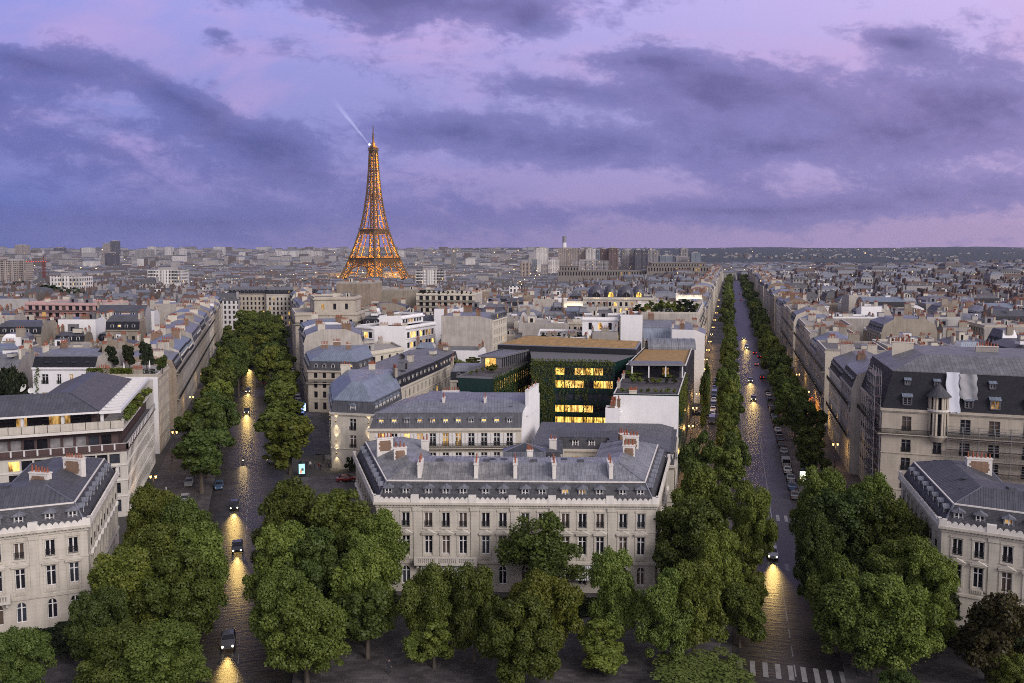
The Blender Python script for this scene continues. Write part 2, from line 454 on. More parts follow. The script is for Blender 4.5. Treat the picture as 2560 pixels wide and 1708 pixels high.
MARK = plain('road_paint', (0.20, 0.195, 0.20), 0.6, 0, 0.35)
HEDGE = None

mb = MB()
ys = [-60, -20, 20, 60, 100, 140, 180, 240, 300, 400, 500, 600, 700, 800, 900, 1000, 1100, 1200, 1300, 1400, 1600, 1800, 2000, 2300, 2600, 3000, 3500, 4000, 5000, 6000, 7000, 8500, 10500]
fr = [-2.2, -1.6, -1.2, -.9, -.7, -.55, -.4, -.3, -.2, -.1, 0, .1, .2, .3, .4, .55, .7, .9, 1.2, 1.6, 2.2]
gp = {}
for i, y in enumerate(ys):
    for j, f in enumerate(fr):
        x = f * (max(y, 0) + 160); gp[i, j] = (x, y, gz(x, y) - 0.02)
for i in range(len(ys) - 1):
    for j in range(len(fr) - 1):
        mb.face((gp[i, j], gp[i, j + 1], gp[i + 1, j + 1], gp[i + 1, j]), GROUND)
struct(mb.build('ground'))

def strip(name, av, s0, s1, l0, l1, z, mat, step=40, kerb=None):
    mb = MB(); n = max(1, int((s1 - s0) / step)); pts = []
    for k in range(n + 1):
        s = s0 + (s1 - s0) * k / n
        a, b = av(s, l0), av(s, l1)
        za, zb = gz(*a) + z, gz(*b) + z
        pts.append(((a[0], a[1], za), (b[0], b[1], zb), s))
    for A, B in zip(pts, pts[1:]):
        mb.face((A[0], A[1], B[1], B[0]), mat, [(l0, A[2]), (l1, A[2]), (l1, B[2]), (l0, B[2])])
        if kerb:
            for i, sg in ((0, 1), (1, -1)):
                p, q = A[i], B[i]
                lo = lambda P: (P[0], P[1], P[2] - z - 0.02)
                f = (lo(q), lo(p), p, q) if i == 0 else (lo(p), lo(q), q, p)
                mb.face(f, kerb)
    return struct(mb.build(name))
strip('avenue_road', avL, 70, 530, -7.2, 7.2, 0.012, COBBLE)
strip('avenue_road', avR, 70, 1340, -7.2, 6.2, 0.012, COBBLE)
strip('pavement', avL, 128, 530, -19.6, -7.2, 0.14, PAVE, kerb=KERB)
strip('pavement', avL, 128, 183, 7.2, 19.6, 0.14, PAVE, kerb=KERB)
strip('pavement', avL, 203, 530, 7.2, 10.0, 0.14, PAVE, kerb=KERB)
strip('side_lane', avL, 203, 530, 10.0, 15.2, 0.016, ASPH)
strip('pavement', avL, 203, 530, 15.2, 19.6, 0.14, PAVE, kerb=KERB)
strip('pavement', avR, 126, 1340, -11.6, -7.2, 0.14, PAVE, kerb=KERB)
strip('side_lane', avR, 126, 1340, -16.6, -11.6, 0.016, ASPH)
strip('pavement', avR, 126, 1340, -19.6, -16.6, 0.14, PAVE, kerb=KERB)
strip('pavement', avR, 126, 1340, 6.2, 19.6, 0.14, PAVE, kerb=KERB)
# side street running off behind the lit townhouse
def street(name, p, q, wd, z, mat):
    mb = MB(); d = (Vector(q) - Vector(p)).normalized(); n = Vector((-d.y, d.x)) * wd / 2; p, q = Vector(p), Vector(q); L = (q - p).length
    mb.face(((p - n).to_3d() + UPV * z, (q - n).to_3d() + UPV * z, (q + n).to_3d() + UPV * z, (p + n).to_3d() + UPV * z), mat, [(0, 0), (0, L), (wd, L), (wd, 0)])
    return struct(mb.build(name))
street('side_street', avL(236, 7.0), avL(245, 60), 16, 0.02, ASPH)
# pavements of the round place
def plaza(name, pts, z, mat, kerb):
    mb = MB(); mb.prism(pts, -0.02, z, kerb, mat); return struct(mb.build(name))
plaza('place_pavement', [(-24.5, 88), (22.5, 88), (24.5, 97), (30.5, 112), (30.0, 124), (22, 125.5), (-24, 125.5), (-36, 127), (-31.5, 112), (-26.5, 98)], 0.14, PAVE, KERB)
plaza('place_pavement', [(-90, 88), (-39.5, 88), (-43, 100), (-52, 127), (-52, 131), (-95, 131)], 0.14, PAVE, KERB)
plaza('place_pavement', [(37.5, 88), (92, 88), (95, 131), (60, 131), (48, 127), (43, 108)], 0.14, PAVE, KERB)
street('place_road', (-120, 80), (120, 80), 38, 0.006, COBBLE)

# road markings
def marks(name, quads):
    mb = MB()
    for q in quads: mb.face(q, MARK)
    return struct(mb.build(name))
def mk(av, s0, s1, l0, l1, z=0.018):
    a, b, c, d = av(s0, l0), av(s0, l1), av(s1, l1), av(s1, l0)
    return tuple((p[0], p[1], z + gz(*p)) for p in (a, b, c, d))
marks('lane_dashes', [mk(avL, s, s + 2.6, -.07, .07) for s in range(96, 500, 5)])
marks('lane_dashes', [mk(avR, s, s + 2.8, -.08, .08) for s in range(92, 112, 5)])
marks('lane_line', [mk(avR, 112 + k * 1.5, 113.5 + k * 1.5, -.08, .08) for k in range(9)] + [mk(avR, 140 + k * 12, 152 + k * 12, -.08, .08) for k in range(20)])
marks('lane_line', [mk(avR, 150 + k * 15, 165 + k * 15, -4.6, -4.35) for k in range(12)])
def zebra(av, s, l0, l1, n_w=0.55, gap=0.75, L=3.0):
    q = []; l = l0
    while l < l1:
        q.append(mk(av, s, s + L, l, l + n_w)); l += n_w + gap
    return q
marks('zebra_crossing', zebra(avR, 130.5, .9, 6.0, .6, .85))
marks('zebra_crossing', zebra(avR, 155, .8, 6.0, .6, .85, 3.6))
marks('zebra_crossing', zebra(avR, 96.0, -6.6, 6.5, .6, .85, 3.6))
def zebra2(p, d, n, L):   # stripes stepping along d, each of length L across
    d = Vector(d).normalized(); e = Vector((-d.y, d.x)); q = []
    for k in range(n):
        o = Vector(p) + d * 1.15 * k
        q.append([((o + d * a + e * b).to_3d() + UPV * 0.03) for a, b in ((0, 0), (.6, 0), (.6, L), (0, L))])
    return q
marks('zebra_crossing', zebra2((-46.5, 203), (0.25, -1), 9, 6))

# ---------------------------------------------------------------- building kit
def offset(poly, d):
    """move every edge inward by d[i] (negative: outward)"""
    n = len(poly); d = [d] * n if isinstance(d, (int, float)) else list(d); L = []
    for i in range(n):
        a, b = Vector(poly[i][:2]), Vector(poly[(i + 1) % n][:2]); t = (b - a).normalized(); nn = Vector((-t.y, t.x))
        L.append((a + nn * d[i], t))
    out = []
    for i in range(n):
        (p, r), (q, s_) = L[i - 1], L[i]
        cr = r.x * s_.y - r.y * s_.x
        if abs(cr) < 0.02: out.append((q.x, q.y)); continue
        k = ((q.x - p.x) * s_.y - (q.y - p.y) * s_.x) / cr
        e = p + r * k; out.append((e.x, e.y))
    return out
def ring(mb, poly, z0, z1, out, mat, edges=None):
    """a band standing proud of the wall by out (only along edges, if given)"""
    n = len(poly); ds = [-out if edges is None or i in edges else 0.0 for i in range(n)]
    o = offset(poly, ds)
    for i in range(n):
        if ds[i] == 0: continue
        a, b, A, B = poly[i], poly[(i + 1) % n], o[i], o[(i + 1) % n]
        mb.face(((*A, z0), (*B, z0), (*B, z1), (*A, z1)), mat)
        mb.face(((*A, z1), (*B, z1), (*b[:2], z1), (*a[:2], z1)), mat)
        mb.face(((*a[:2], z0), (*b[:2], z0), (*B, z0), (*A, z0)), mat)
        if ds[i - 1] == 0: mb.face(((*a[:2], z0), (*A, z0), (*A, z1), (*a[:2], z1)), mat)
        if ds[(i + 1) % n] == 0: mb.face(((*b[:2], z0), (*b[:2], z1), (*B, z1), (*B, z0)), mat)
def facade(mb, p0, p1, z0, z1, cols, rows, wall, dp=0.28, back=None, arch=()):
    """wall from p0 to p1 with real recessed openings at cols x rows; returns the openings"""
    p0, p1 = Vector(p0[:2]), Vector(p1[:2]); L = (p1 - p0).length; t = (p1 - p0) / L; nin = Vector((-t.y, t.x))
    P = lambda u, z, d=0.0: (p0.x + t.x * u + nin.x * d, p0.y + t.y * u + nin.y * d, z)
    cols = [c for c in cols if c[0] > 0.05 and c[1] < L - 0.05]
    ub = sorted({0.0, L} | {x for c in cols for x in c}); zb = sorted({z0, z1} | {x for r in rows for x in r})
    ops = []
    for ri in range(len(zb) - 1):
        za, zc = zb[ri], zb[ri + 1]; inrow = next((k for k, r in enumerate(rows) if abs(r[0] - za) < 1e-6), None)
        for ci in range(len(ub) - 1):
            ua, uc = ub[ci], ub[ci + 1]; isc = any(abs(c[0] - ua) < 1e-6 for c in cols)
            if inrow is not None and isc:
                a = inrow in arch; r = (uc - ua) / 2; zs = zc - r if a else zc
                mb.face((P(ua, za), P(ua, za, dp), P(ua, zs, dp), P(ua, zs)), wall)
                mb.face((P(uc, za, dp), P(uc, za), P(uc, zs), P(uc, zs, dp)), wall)
                mb.face((P(ua, za), P(uc, za), P(uc, za, dp), P(ua, za, dp)), wall)
                if a:
                    m_ = 8; arc = [(ua + r - r * math.cos(math.pi * k / m_), zs + r * math.sin(math.pi * k / m_)) for k in range(m_ + 1)]
                    for k in range(m_):
                        (x0, y0), (x1, y1) = arc[k], arc[k + 1]
                        mb.face((P(x0, y0), P(x0, y0, dp), P(x1, y1, dp), P(x1, y1)), wall)
                        c_ = ua if k < m_ // 2 else uc
                        mb.face((P(c_, zc), P(x0, y0), P(x1, y1)), wall)
                else:
                    mb.face((P(ua, zc, dp), P(uc, zc, dp), P(uc, zc), P(ua, zc)), wall)
                bk = back(inrow, ci) if back else None
                if bk is not None: mb.face((P(ua, za, dp), P(uc, za, dp), P(uc, zc, dp), P(ua, zc, dp)), bk)
                ops.append((inrow, P((ua + uc) / 2, za, dp), uc - ua, zc - za, math.atan2(t.y, t.x), a))
            else:
                mb.face((P(ua, za), P(uc, za), P(uc, zc), P(ua, zc)), wall)
    return ops
def bays(L, n=None, sp=2.5, w=1.15, margin=1.0):
    n = max(1, int((L - 2 * margin + sp * .4) / sp)) if n is None else n
    return [((k + .5) / n * (L - 2 * margin) + margin - w / 2, (k + .5) / n * (L - 2 * margin) + margin + w / 2) for k in range(n)]
def dist(a, b): return math.hypot(a[0] - b[0], a[1] - b[1])

# windows: white french casements, arched ones, with iron rails or shutters
WINC = {}
def window_mesh(w, h, style):
    key = ('f', round(w, 2), round(h, 2), style)
    if key in WINC: return WINC[key]
    mb = MB(); fm = WPAINT if 'grey' not in style else METAL
    if 'brown' in style: fm = DARKWOOD
    b = 0.085; y0, y1 = -0.10, -0.03
    arch = 'arch' in style; r = w / 2; hs = h - r if arch else h
    mb.box(-w / 2, -w / 2 + b, y0, y1, 0, hs, fm); mb.box(w / 2 - b, w / 2, y0, y1, 0, hs, fm)
    mb.box(-w / 2 + b, w / 2 - b, y0, y1, 0, b, fm)
    if arch:
        for k in range(8):
            a0, a1 = math.pi * k / 8, math.pi * (k + 1) / 8
            mb.bar((r * math.cos(a0) * .93, -.065, hs + r * math.sin(a0) * .93), (r * math.cos(a1) * .93, -.065, hs + r * math.sin(a1) * .93), 0.05, fm)
    else: mb.box(-w / 2 + b, w / 2 - b, y0, y1, h - b, h, fm)
    if 'plain' not in style:
        mb.box(-0.075, 0.075, y0 - .02, y1, b, (h - .03 if arch else h - b), fm)
        if 'cross' in style: mb.box(-w / 2 + b, w / 2 - b, y0 - .01, y1, h * .70, h * .70 + .09, fm)
        if 'bars' in style:
            for f in (.3, .6): mb.box(-w / 2 + b, w / 2 - b, y0 + .02, y1, h * f, h * f + .05, fm)
    WINC[key] = mb.mesh('window_frame'); return WINC[key]
def pane_mesh(w, h, mat, arch=False):
    key = ('p', round(w, 2), round(h, 2), mat.name, arch)
    if key in WINC: return WINC[key]
    mb = MB()
    if arch:
        r = w / 2; hs = h - r
        pts = [(-r, -.02, 0), (r, -.02, 0)] + [(r * math.cos(math.pi * k / 10), -.02, hs + r * math.sin(math.pi * k / 10)) for k in range(11)]
        mb.face(pts, mat)
    else: mb.face(((-w / 2, -.02, 0), (w / 2, -.02, 0), (w / 2, -.02, h), (-w / 2, -.02, h)), mat)
    WINC[key] = mb.mesh('window_pane'); return WINC[key]
def rail_mesh(w, h=0.95, solid=False):
    key = ('r', round(w, 2), h, solid)
    if key in WINC: return WINC[key]
    mb = MB(); y = -0.34
    mb.box(-w / 2 - .05, w / 2 + .05, y - .03, y + .03, h - .05, h, IRON); mb.box(-w / 2 - .05, w / 2 + .05, y - .02, y + .02, .06, .1, IRON)
    mb.box(-w / 2 - .05, w / 2 + .05, y - .02, y + .02, h * .62, h * .62 + .04, IRON)
    n = int(w / .11)
    for k in range(n + 1):
        x = -w / 2 + w * k / n; mb.box(x - .018, x + .018, y - .015, y + .015, .06, h, IRON)
    WINC[key] = mb.mesh('window_rail'); return WINC[key]
def shutter_mesh(h, w=.52):
    key = ('s', round(h, 2), w)
    if key in WINC: return WINC[key]
    mb = MB(); mb.box(0, w, -.33, -.29, 0.02, h, WPAINT)
    n = int(h / .16)
    for k in range(n): mb.box(.07, w - .07, -.345, -.33, .1 + k * (h - .2) / n, .1 + k * (h - .2) / n + .07, WPAINT)
    WINC[key] = mb.mesh('window_shutter'); return WINC[key]
def add_window(root, op, style, pane, rail=False, shutter=False):
    row, p, w, h, rz, arch = op
    loc = Vector(p) - root.location
    o = put('window', window_mesh(w, h, style), root, loc, rz)
    put('pane', pane_mesh(w, h, pane, arch), o)
    if rail: put('rail', rail_mesh(w), o)
    if shutter:
        put('shutter', shutter_mesh(h), o, (w / 2 + .03, 0, 0)); put('shutter', shutter_mesh(h), o, (-w / 2 - .55, 0, 0))
    return o

# dormers: origin at the foot of the slope, front facing -y
DORM = {}
def dormer_mesh(w, h, depth, style, body, roof):
    key = (w, h, depth, style, body.name, roof.name)
    if key in DORM: return DORM[key]
    mb = MB(); a = .16
    # cheeks and surround
    mb.box(-w / 2 - a, -w / 2, 0, depth, 0, h, body); mb.box(w / 2, w / 2 + a, 0, depth, 0, h, body)
    mb.box(-w / 2, w / 2, 0, .12, -.12, 0.02, body); mb.box(-w / 2, w / 2, 0, depth, h - .12, h, body)
    e = .2
    if style == 'round':
        n = 6; pts = [((w / 2 + a + .12) * math.cos(math.pi * k / n), h + (w / 2 + .1) * .75 * math.sin(math.pi * k / n)) for k in range(n + 1)]
        for (x0, y0), (x1, y1) in zip(pts, pts[1:]): mb.face(((x0, -.14, y0), (x0, depth + .5, y0), (x1, depth + .5, y1), (x1, -.14, y1)), roof)
        mb.face([(x, -.14, y) for x, y in pts][::-1], roof)
        mb.face([(x, -.1, y) for x, y in pts], body)
    elif style == 'shed':
        mb.hexa((-w / 2 - a - .1, -.25, h), (w + 2 * a + .2, 0, 0), (0, depth + .6, .75), (0, 0, .08), roof)
    else:
        rise = .42 if style == 'gable' else .3
        x = w / 2 + a + e
        mb.face(((-x, -e, h), (0, -e, h + rise), (0, depth + .7, h + rise), (-x, depth + .7, h)), roof)
        mb.face(((0, -e, h + rise), (x, -e, h), (x, depth + .7, h), (0, depth + .7, h + rise)), roof)
        mb.face(((-x, -e, h - .1), (x, -e, h - .1), (x, -e, h), (0, -e, h + rise), (-x, -e, h)), roof)
        mb.face(((-x, -e, h - .1), (-x, depth, h - .1), (x, depth, h - .1), (x, -e, h - .1)), roof)
        mb.face(((-x, -e, h - .1), (-x, -e, h), (-x, depth, h), (-x, depth, h - .1)), roof); mb.face(((x, -e, h), (x, -e, h - .1), (x, depth, h - .1), (x, depth, h)), roof)
    DORM[key] = mb.mesh('dormer'); return DORM[key]
def lod_dormer(w, h, depth, body, roof, glass, style='gable'):
    key = ('lod', w, h, depth, body.name, roof.name, glass.name, style)
    if key in DORM: return DORM[key]
    mb = MB(); x = w / 2 + .12
    mb.box(-x, x, 0, depth, 0, h, body, 'f')
    F = [(-x, 0, 0), (x, 0, 0), (x, 0, h), (-x, 0, h)]; Gq = [(-w / 2, 0, .12), (w / 2, 0, .12), (w / 2, 0, h - .12), (-w / 2, 0, h - .12)]
    K = [(p[0], .12, p[2]) for p in Gq]
    for i in range(4):
        j = (i + 1) % 4
        mb.face((F[i], F[j], Gq[j], Gq[i]), body); mb.face((Gq[i], Gq[j], K[j], K[i]), body)
    mb.face(K, glass)
    if style == 'gable':
        mb.face(((-x - .1, -.12, h), (0, -.12, h + .4), (0, depth + .5, h + .4), (-x - .1, depth + .5, h)), roof)
        mb.face(((0, -.12, h + .4), (x + .1, -.12, h), (x + .1, depth + .5, h), (0, depth + .5, h + .4)), roof)
        mb.face(((-x - .1, -.12, h), (x + .1, -.12, h), (0, -.12, h + .4)), roof)
    else: mb.hexa((-x - .1, -.15, h), (2 * x + .2, 0, 0), (0, depth + .5, .3), (0, 0, .08), roof)
    DORM[key] = mb.mesh('dormer'); return DORM[key]
CHIM = {}
def chimney_mesh(L, T, h, pots, wall, cap=None, panel=None, deep=1.2):
    key = (round(L, 1), round(T, 1), round(h, 1), pots, wall.name, panel.name if panel else None, deep)
    if key in CHIM: return CHIM[key]
    mb = MB(); cap = cap or wall
    mb.box(-L / 2, L / 2, -T / 2, T / 2, -deep, h, wall)
    mb.box(-L / 2 - .08, L / 2 + .08, -T / 2 - .08, T / 2 + .08, h, h + .16, cap)
    if panel:
        for k, (x0, x1) in enumerate(((-L * .34, L * .34), (-L * .40, L * .40), (-L * .33, L * .36), (-L * .41, L * .38), (-L * .35, L * .34))):
            z0 = -.1 + (h - .2) * k / 5; z1 = -.1 + (h - .2) * (k + 1) / 5
            for sg in (-1, 1): mb.box(x0, x1, *(sorted((sg * T / 2, sg * (T / 2 + .025)))), z0, z1, panel)
    rr = random.Random(hash((round(L, 1), pots)) & 255)
    for k in range(pots):
        x = -L / 2 + L * (k + .5) / pots + rr.uniform(-.06, .06); hh = rr.uniform(.45, .95)
        mb.lathe([(.13, h + .14), (.15, h + .2), (.105, h + .2 + hh * .6), (.12, h + .16 + hh)], POT, 6, (x, rr.uniform(-.05, .05), 0))
    CHIM[key] = mb.mesh('chimney'); return CHIM[key]

def haus(name, label, cat, poly, ze, z0=0.0, wall=STONE, rows=None, fh=3.05, gf=4.0, cols=None, blank=(), sp=2.5, ww=1.15, wh=1.95, party=None, lit=.06, seed=0,
         roof='mansard', mh=2.6, inset=1.3, rh=1.6, in2=4.0, lower=SLATE, upper=ZINC, deck=GRAVEL, cornice=.35, balc=(), dorm=True, dstyle='gable', dbody=None, chim=None,
         win=False, wstyle='french', rail=False, shutter=False, group=None, boxes=0, wallo=None, chwall=None, glass=None, parapet=.7):
    """a town house on footprint poly (counter-clockwise): walls with recessed windows, roof, dormers, chimneys"""
    rr = random.Random(seed * 31 + int(poly[0][0] * 7) + int(poly[0][1] * 13))
    n = len(poly); cx = sum(p[0] for p in poly) / n; cy = sum(p[1] for p in poly) / n
    root = thing(name, label, cat, (cx, cy, z0), 0, group)
    pl = [(p[0] - cx, p[1] - cy) for p in poly]; H_ = ze - z0
    if rows is None:
        rows = [(0.9, 3.1)]; z = gf
        while z + wh + .5 < H_: rows.append((z + .55, z + .55 + wh)); z += fh
    wb = MB(); party = party or BLIND; glass = glass or GLASS
    pick = lambda *_: (LIT if rr.random() < lit * .6 else LITD if rr.random() < lit * .5 else CURT if rr.random() < .14 else glass)
    for i in range(n):
        a, b = pl[i], pl[(i + 1) % n]
        if i in blank:
            wb.face(((*a, 0), (*b, 0), (*b, H_), (*a, H_)), party); continue
        L = dist(a, b); cs = cols[i] if cols and i in cols else bays(L, None, sp, ww)
        ops = facade(wb, a, b, 0, H_, cs, rows, wall, .28, None if win else pick)
        if win:
            for op in ops:
                pm = pick(); add_window_local(root, op, wstyle, pm, rail and op[0] > 0, shutter and op[0] > 0)
    if cornice:
        ed = [i for i in range(n) if i not in blank]
        ring(wb, pl, H_ - .45, H_, cornice, wall, ed); ring(wb, pl, H_ - .7, H_ - .45, cornice * .45, wall, ed)
        for r in rows[1::2]: ring(wb, pl, r[0] - .34, r[0] - .18, .12, wall, ed)
    if roof == 'flat' or roof == 'none': wb.face([(*p, H_ - .02) for p in pl], deck)
    wb.build('wall', root)
    for zb in balc:
        bb = MB()
        ed = [i for i in range(n) if i not in blank]
        ring(bb, pl, zb - .16, zb, .75, wall, ed); 
        o = offset(pl, [-.7 if i in ed else 0 for i in range(n)])
        for i in ed:
            a, b = o[i], o[(i + 1) % n]; bb.bar((*a, zb + .9), (*b, zb + .9), .04, IRON); bb.bar((*a, zb + .12), (*b, zb + .12), .03, IRON)
            L = dist(a, b); m_ = int(L / .16)
            for k in range(m_ + 1):
                x, y = a[0] + (b[0] - a[0]) * k / m_, a[1] + (b[1] - a[1]) * k / m_; bb.box(x - .025, x + .025, y - .025, y + .025, zb, zb + .9, IRON, 'ud')
        bb.build('balcony', root)
    rb = MB(); ch = chim
    if roof == 'mansard':
        d1 = [0 if i in blank else inset for i in range(n)]; d2 = [0 if i in blank else inset + in2 for i in range(n)]
        q1 = offset(pl, d1); q2 = offset(pl, d2)
        # keep the upper ring from crossing over itself
        if sum((q2[i][0] * q2[(i + 1) % n][1] - q2[(i + 1) % n][0] * q2[i][1]) for i in range(n)) <= 4:
            q2 = [(a[0] * .75 + (sum(p[0] for p in q1) / n) * .25, a[1] * .75 + (sum(p[1] for p in q1) / n) * .25) for a in q1]
        for i in range(n):
            j = (i + 1) % n; lm = party if i in blank else lower; um = party if i in blank else upper
            rb.face(((*pl[i], H_), (*pl[j], H_), (*q1[j], H_ + mh), (*q1[i], H_ + mh)), lm)
            rb.face(((*q1[i], H_ + mh), (*q1[j], H_ + mh), (*q2[j], H_ + mh + rh), (*q2[i], H_ + mh + rh)), um)
        rb.face([(*p, H_ + mh + rh) for p in q2], upper)
        ring(rb, q1, H_ + mh - .12, H_ + mh + .06, .12, upper, [i for i in range(n) if i not in blank])
        ztop = H_ + mh + rh
    elif roof == 'hip':
        q2 = offset(pl, [0 if i in blank else in2 for i in range(n)])
        o = offset(pl, [0 if i in blank else -.3 for i in range(n)])
        for i in range(n):
            j = (i + 1) % n
            rb.face(((*o[i], H_), (*o[j], H_), (*q2[j], H_ + rh), (*q2[i], H_ + rh)), party if i in blank else upper)
        rb.face([(*p, H_ + rh) for p in q2], upper); ztop = H_ + rh
        rb.face([(*p, H_ - .03) for p in o][::-1], upper)
    else:
        q = offset(pl, .3)
        for i in range(n):
            j = (i + 1) % n
            rb.face(((*pl[i], H_), (*pl[j], H_), (*pl[j], H_ + parapet), (*pl[i], H_ + parapet)), wall)
            rb.face(((*q[j], H_), (*q[i], H_), (*q[i], H_ + parapet), (*q[j], H_ + parapet)), wall)
            rb.face(((*pl[i], H_ + parapet), (*pl[j], H_ + parapet), (*q[j], H_ + parapet), (*q[i], H_ + parapet)), TRIM)
        rb.face([(*p, H_ + .02) for p in q], deck); ztop = H_ + .1
    ro = rb.build('roof', root)
    if roof == 'mansard' and dorm:
        for i in range(n):
            if i in blank: continue
            a, b = Vector(pl[i]), Vector(pl[(i + 1) % n]); L = (b - a).length; t = (b - a) / L; nin = Vector((-t.y, t.x)); rz = math.atan2(t.y, t.x)
            cs = cols[i] if cols and i in cols else bays(L, None, sp, ww)
            for u0, u1 in cs:
                c_ = a + t * (u0 + u1) / 2 + nin * (inset * .28)
                gm = LIT if rr.random() < lit else glass
                if win:
                    d = put('dormer', dormer_mesh(.95, 1.55, 1.1, dstyle, dbody or ZINC2, upper), root, (c_.x, c_.y, H_ + .3), rz)
                    wd = put('window', window_mesh(.95, 1.5, 'bars'), d, (0, .16, 0)); put('pane', pane_mesh(.95, 1.5, gm), d, (0, .17, 0))
                else:
                    put('dormer', lod_dormer(.85, 1.5, 1.0, dbody or ZINC2, upper, gm, dstyle if dstyle == 'gable' else 'shed'), root, (c_.x, c_.y, H_ + .3), rz)
    if chim is None:
        for i in blank:
            a, b = Vector(pl[i]), Vector(pl[(i + 1) % n]); L = (b - a).length; t = (b - a) / L; nin = Vector((-t.y, t.x))
            for f in ((.3, .72) if L > 9 else (.5,)):
                if rr.random() < .22: continue
                c_ = a + t * L * f + nin * .36
                put('chimney', chimney_mesh(min(L * .3, rr.choice((1.6, 2.4, 3.2))), .6, rr.choice((.9, 1.3, 1.8)), rr.choice((4, 6, 8)), chwall or rr.choice((BLIND, BRICK, STONE4, CREAM))), ro, (c_.x, c_.y, ztop - .1), math.atan2(t.y, t.x))
    else:
        for (fx, fy, rz, L, T, h, pots, wl, panel) in chim:
            put('chimney', chimney_mesh(L, T, h, pots, wl, TRIM, panel, 2.5), ro, (fx - cx, fy - cy, ztop - .2 - (0 if len(()) else 0)), rz)
    if boxes:
        q = offset(pl, 2.2)
        for k in range(boxes):
            f1, f2 = rr.random(), rr.random()
            c_ = (Vector(q[0]) * (1 - f1) + Vector(q[1 % n]) * f1) * (1 - f2) + (Vector(q[3 % n]) * (1 - f1) + Vector(q[2 % n]) * f1) * f2
            w_, d_, h_ = rr.uniform(1.2, 3.6), rr.uniform(1, 2.6), rr.uniform(.8, 2.6)
            t = Vector(pl[1]) - Vector(pl[0]); key = ('bx', round(w_, 0), round(d_, 0), round(h_, 0))
            if key not in CHIM:
                m2 = MB(); wm = rr.choice((WHITE, GREYR, CREAM, METAL))
                m2.box(-w_ / 2, w_ / 2, -d_ / 2, d_ / 2, 0, h_, wm); m2.box(-w_ / 2 - .08, w_ / 2 + .08, -d_ / 2 - .08, d_ / 2 + .08, h_, h_ + .1, rr.choice((ZINC, BITUMEN)))
                if h_ > 1.8: m2.box(-w_ * .2, w_ * .2, -d_ / 2 - .02, -d_ / 2, .1, 1.7, GLASS)
                CHIM[key] = m2.mesh('roof_cabin')
            put('roof_cabin', CHIM[key], ro, (c_.x, c_.y, ztop - .05), math.atan2(t.y, t.x))
    return root
def add_window_local(root, op, style, pane, rail, shutter):
    row, p, w, h, rz, arch = op
    o = put('window', window_mesh(w, h, style + (' arch' if arch else '')), root, p, rz)
    put('pane', pane_mesh(w, h, pane, arch), o)
    if rail: put('rail', rail_mesh(w), o)
    if shutter:
        put('shutter', shutter_mesh(h), o, (w / 2 + .03, 0, 0)); put('shutter', shutter_mesh(h), o, (-w / 2 - .55, 0, 0))
    return o

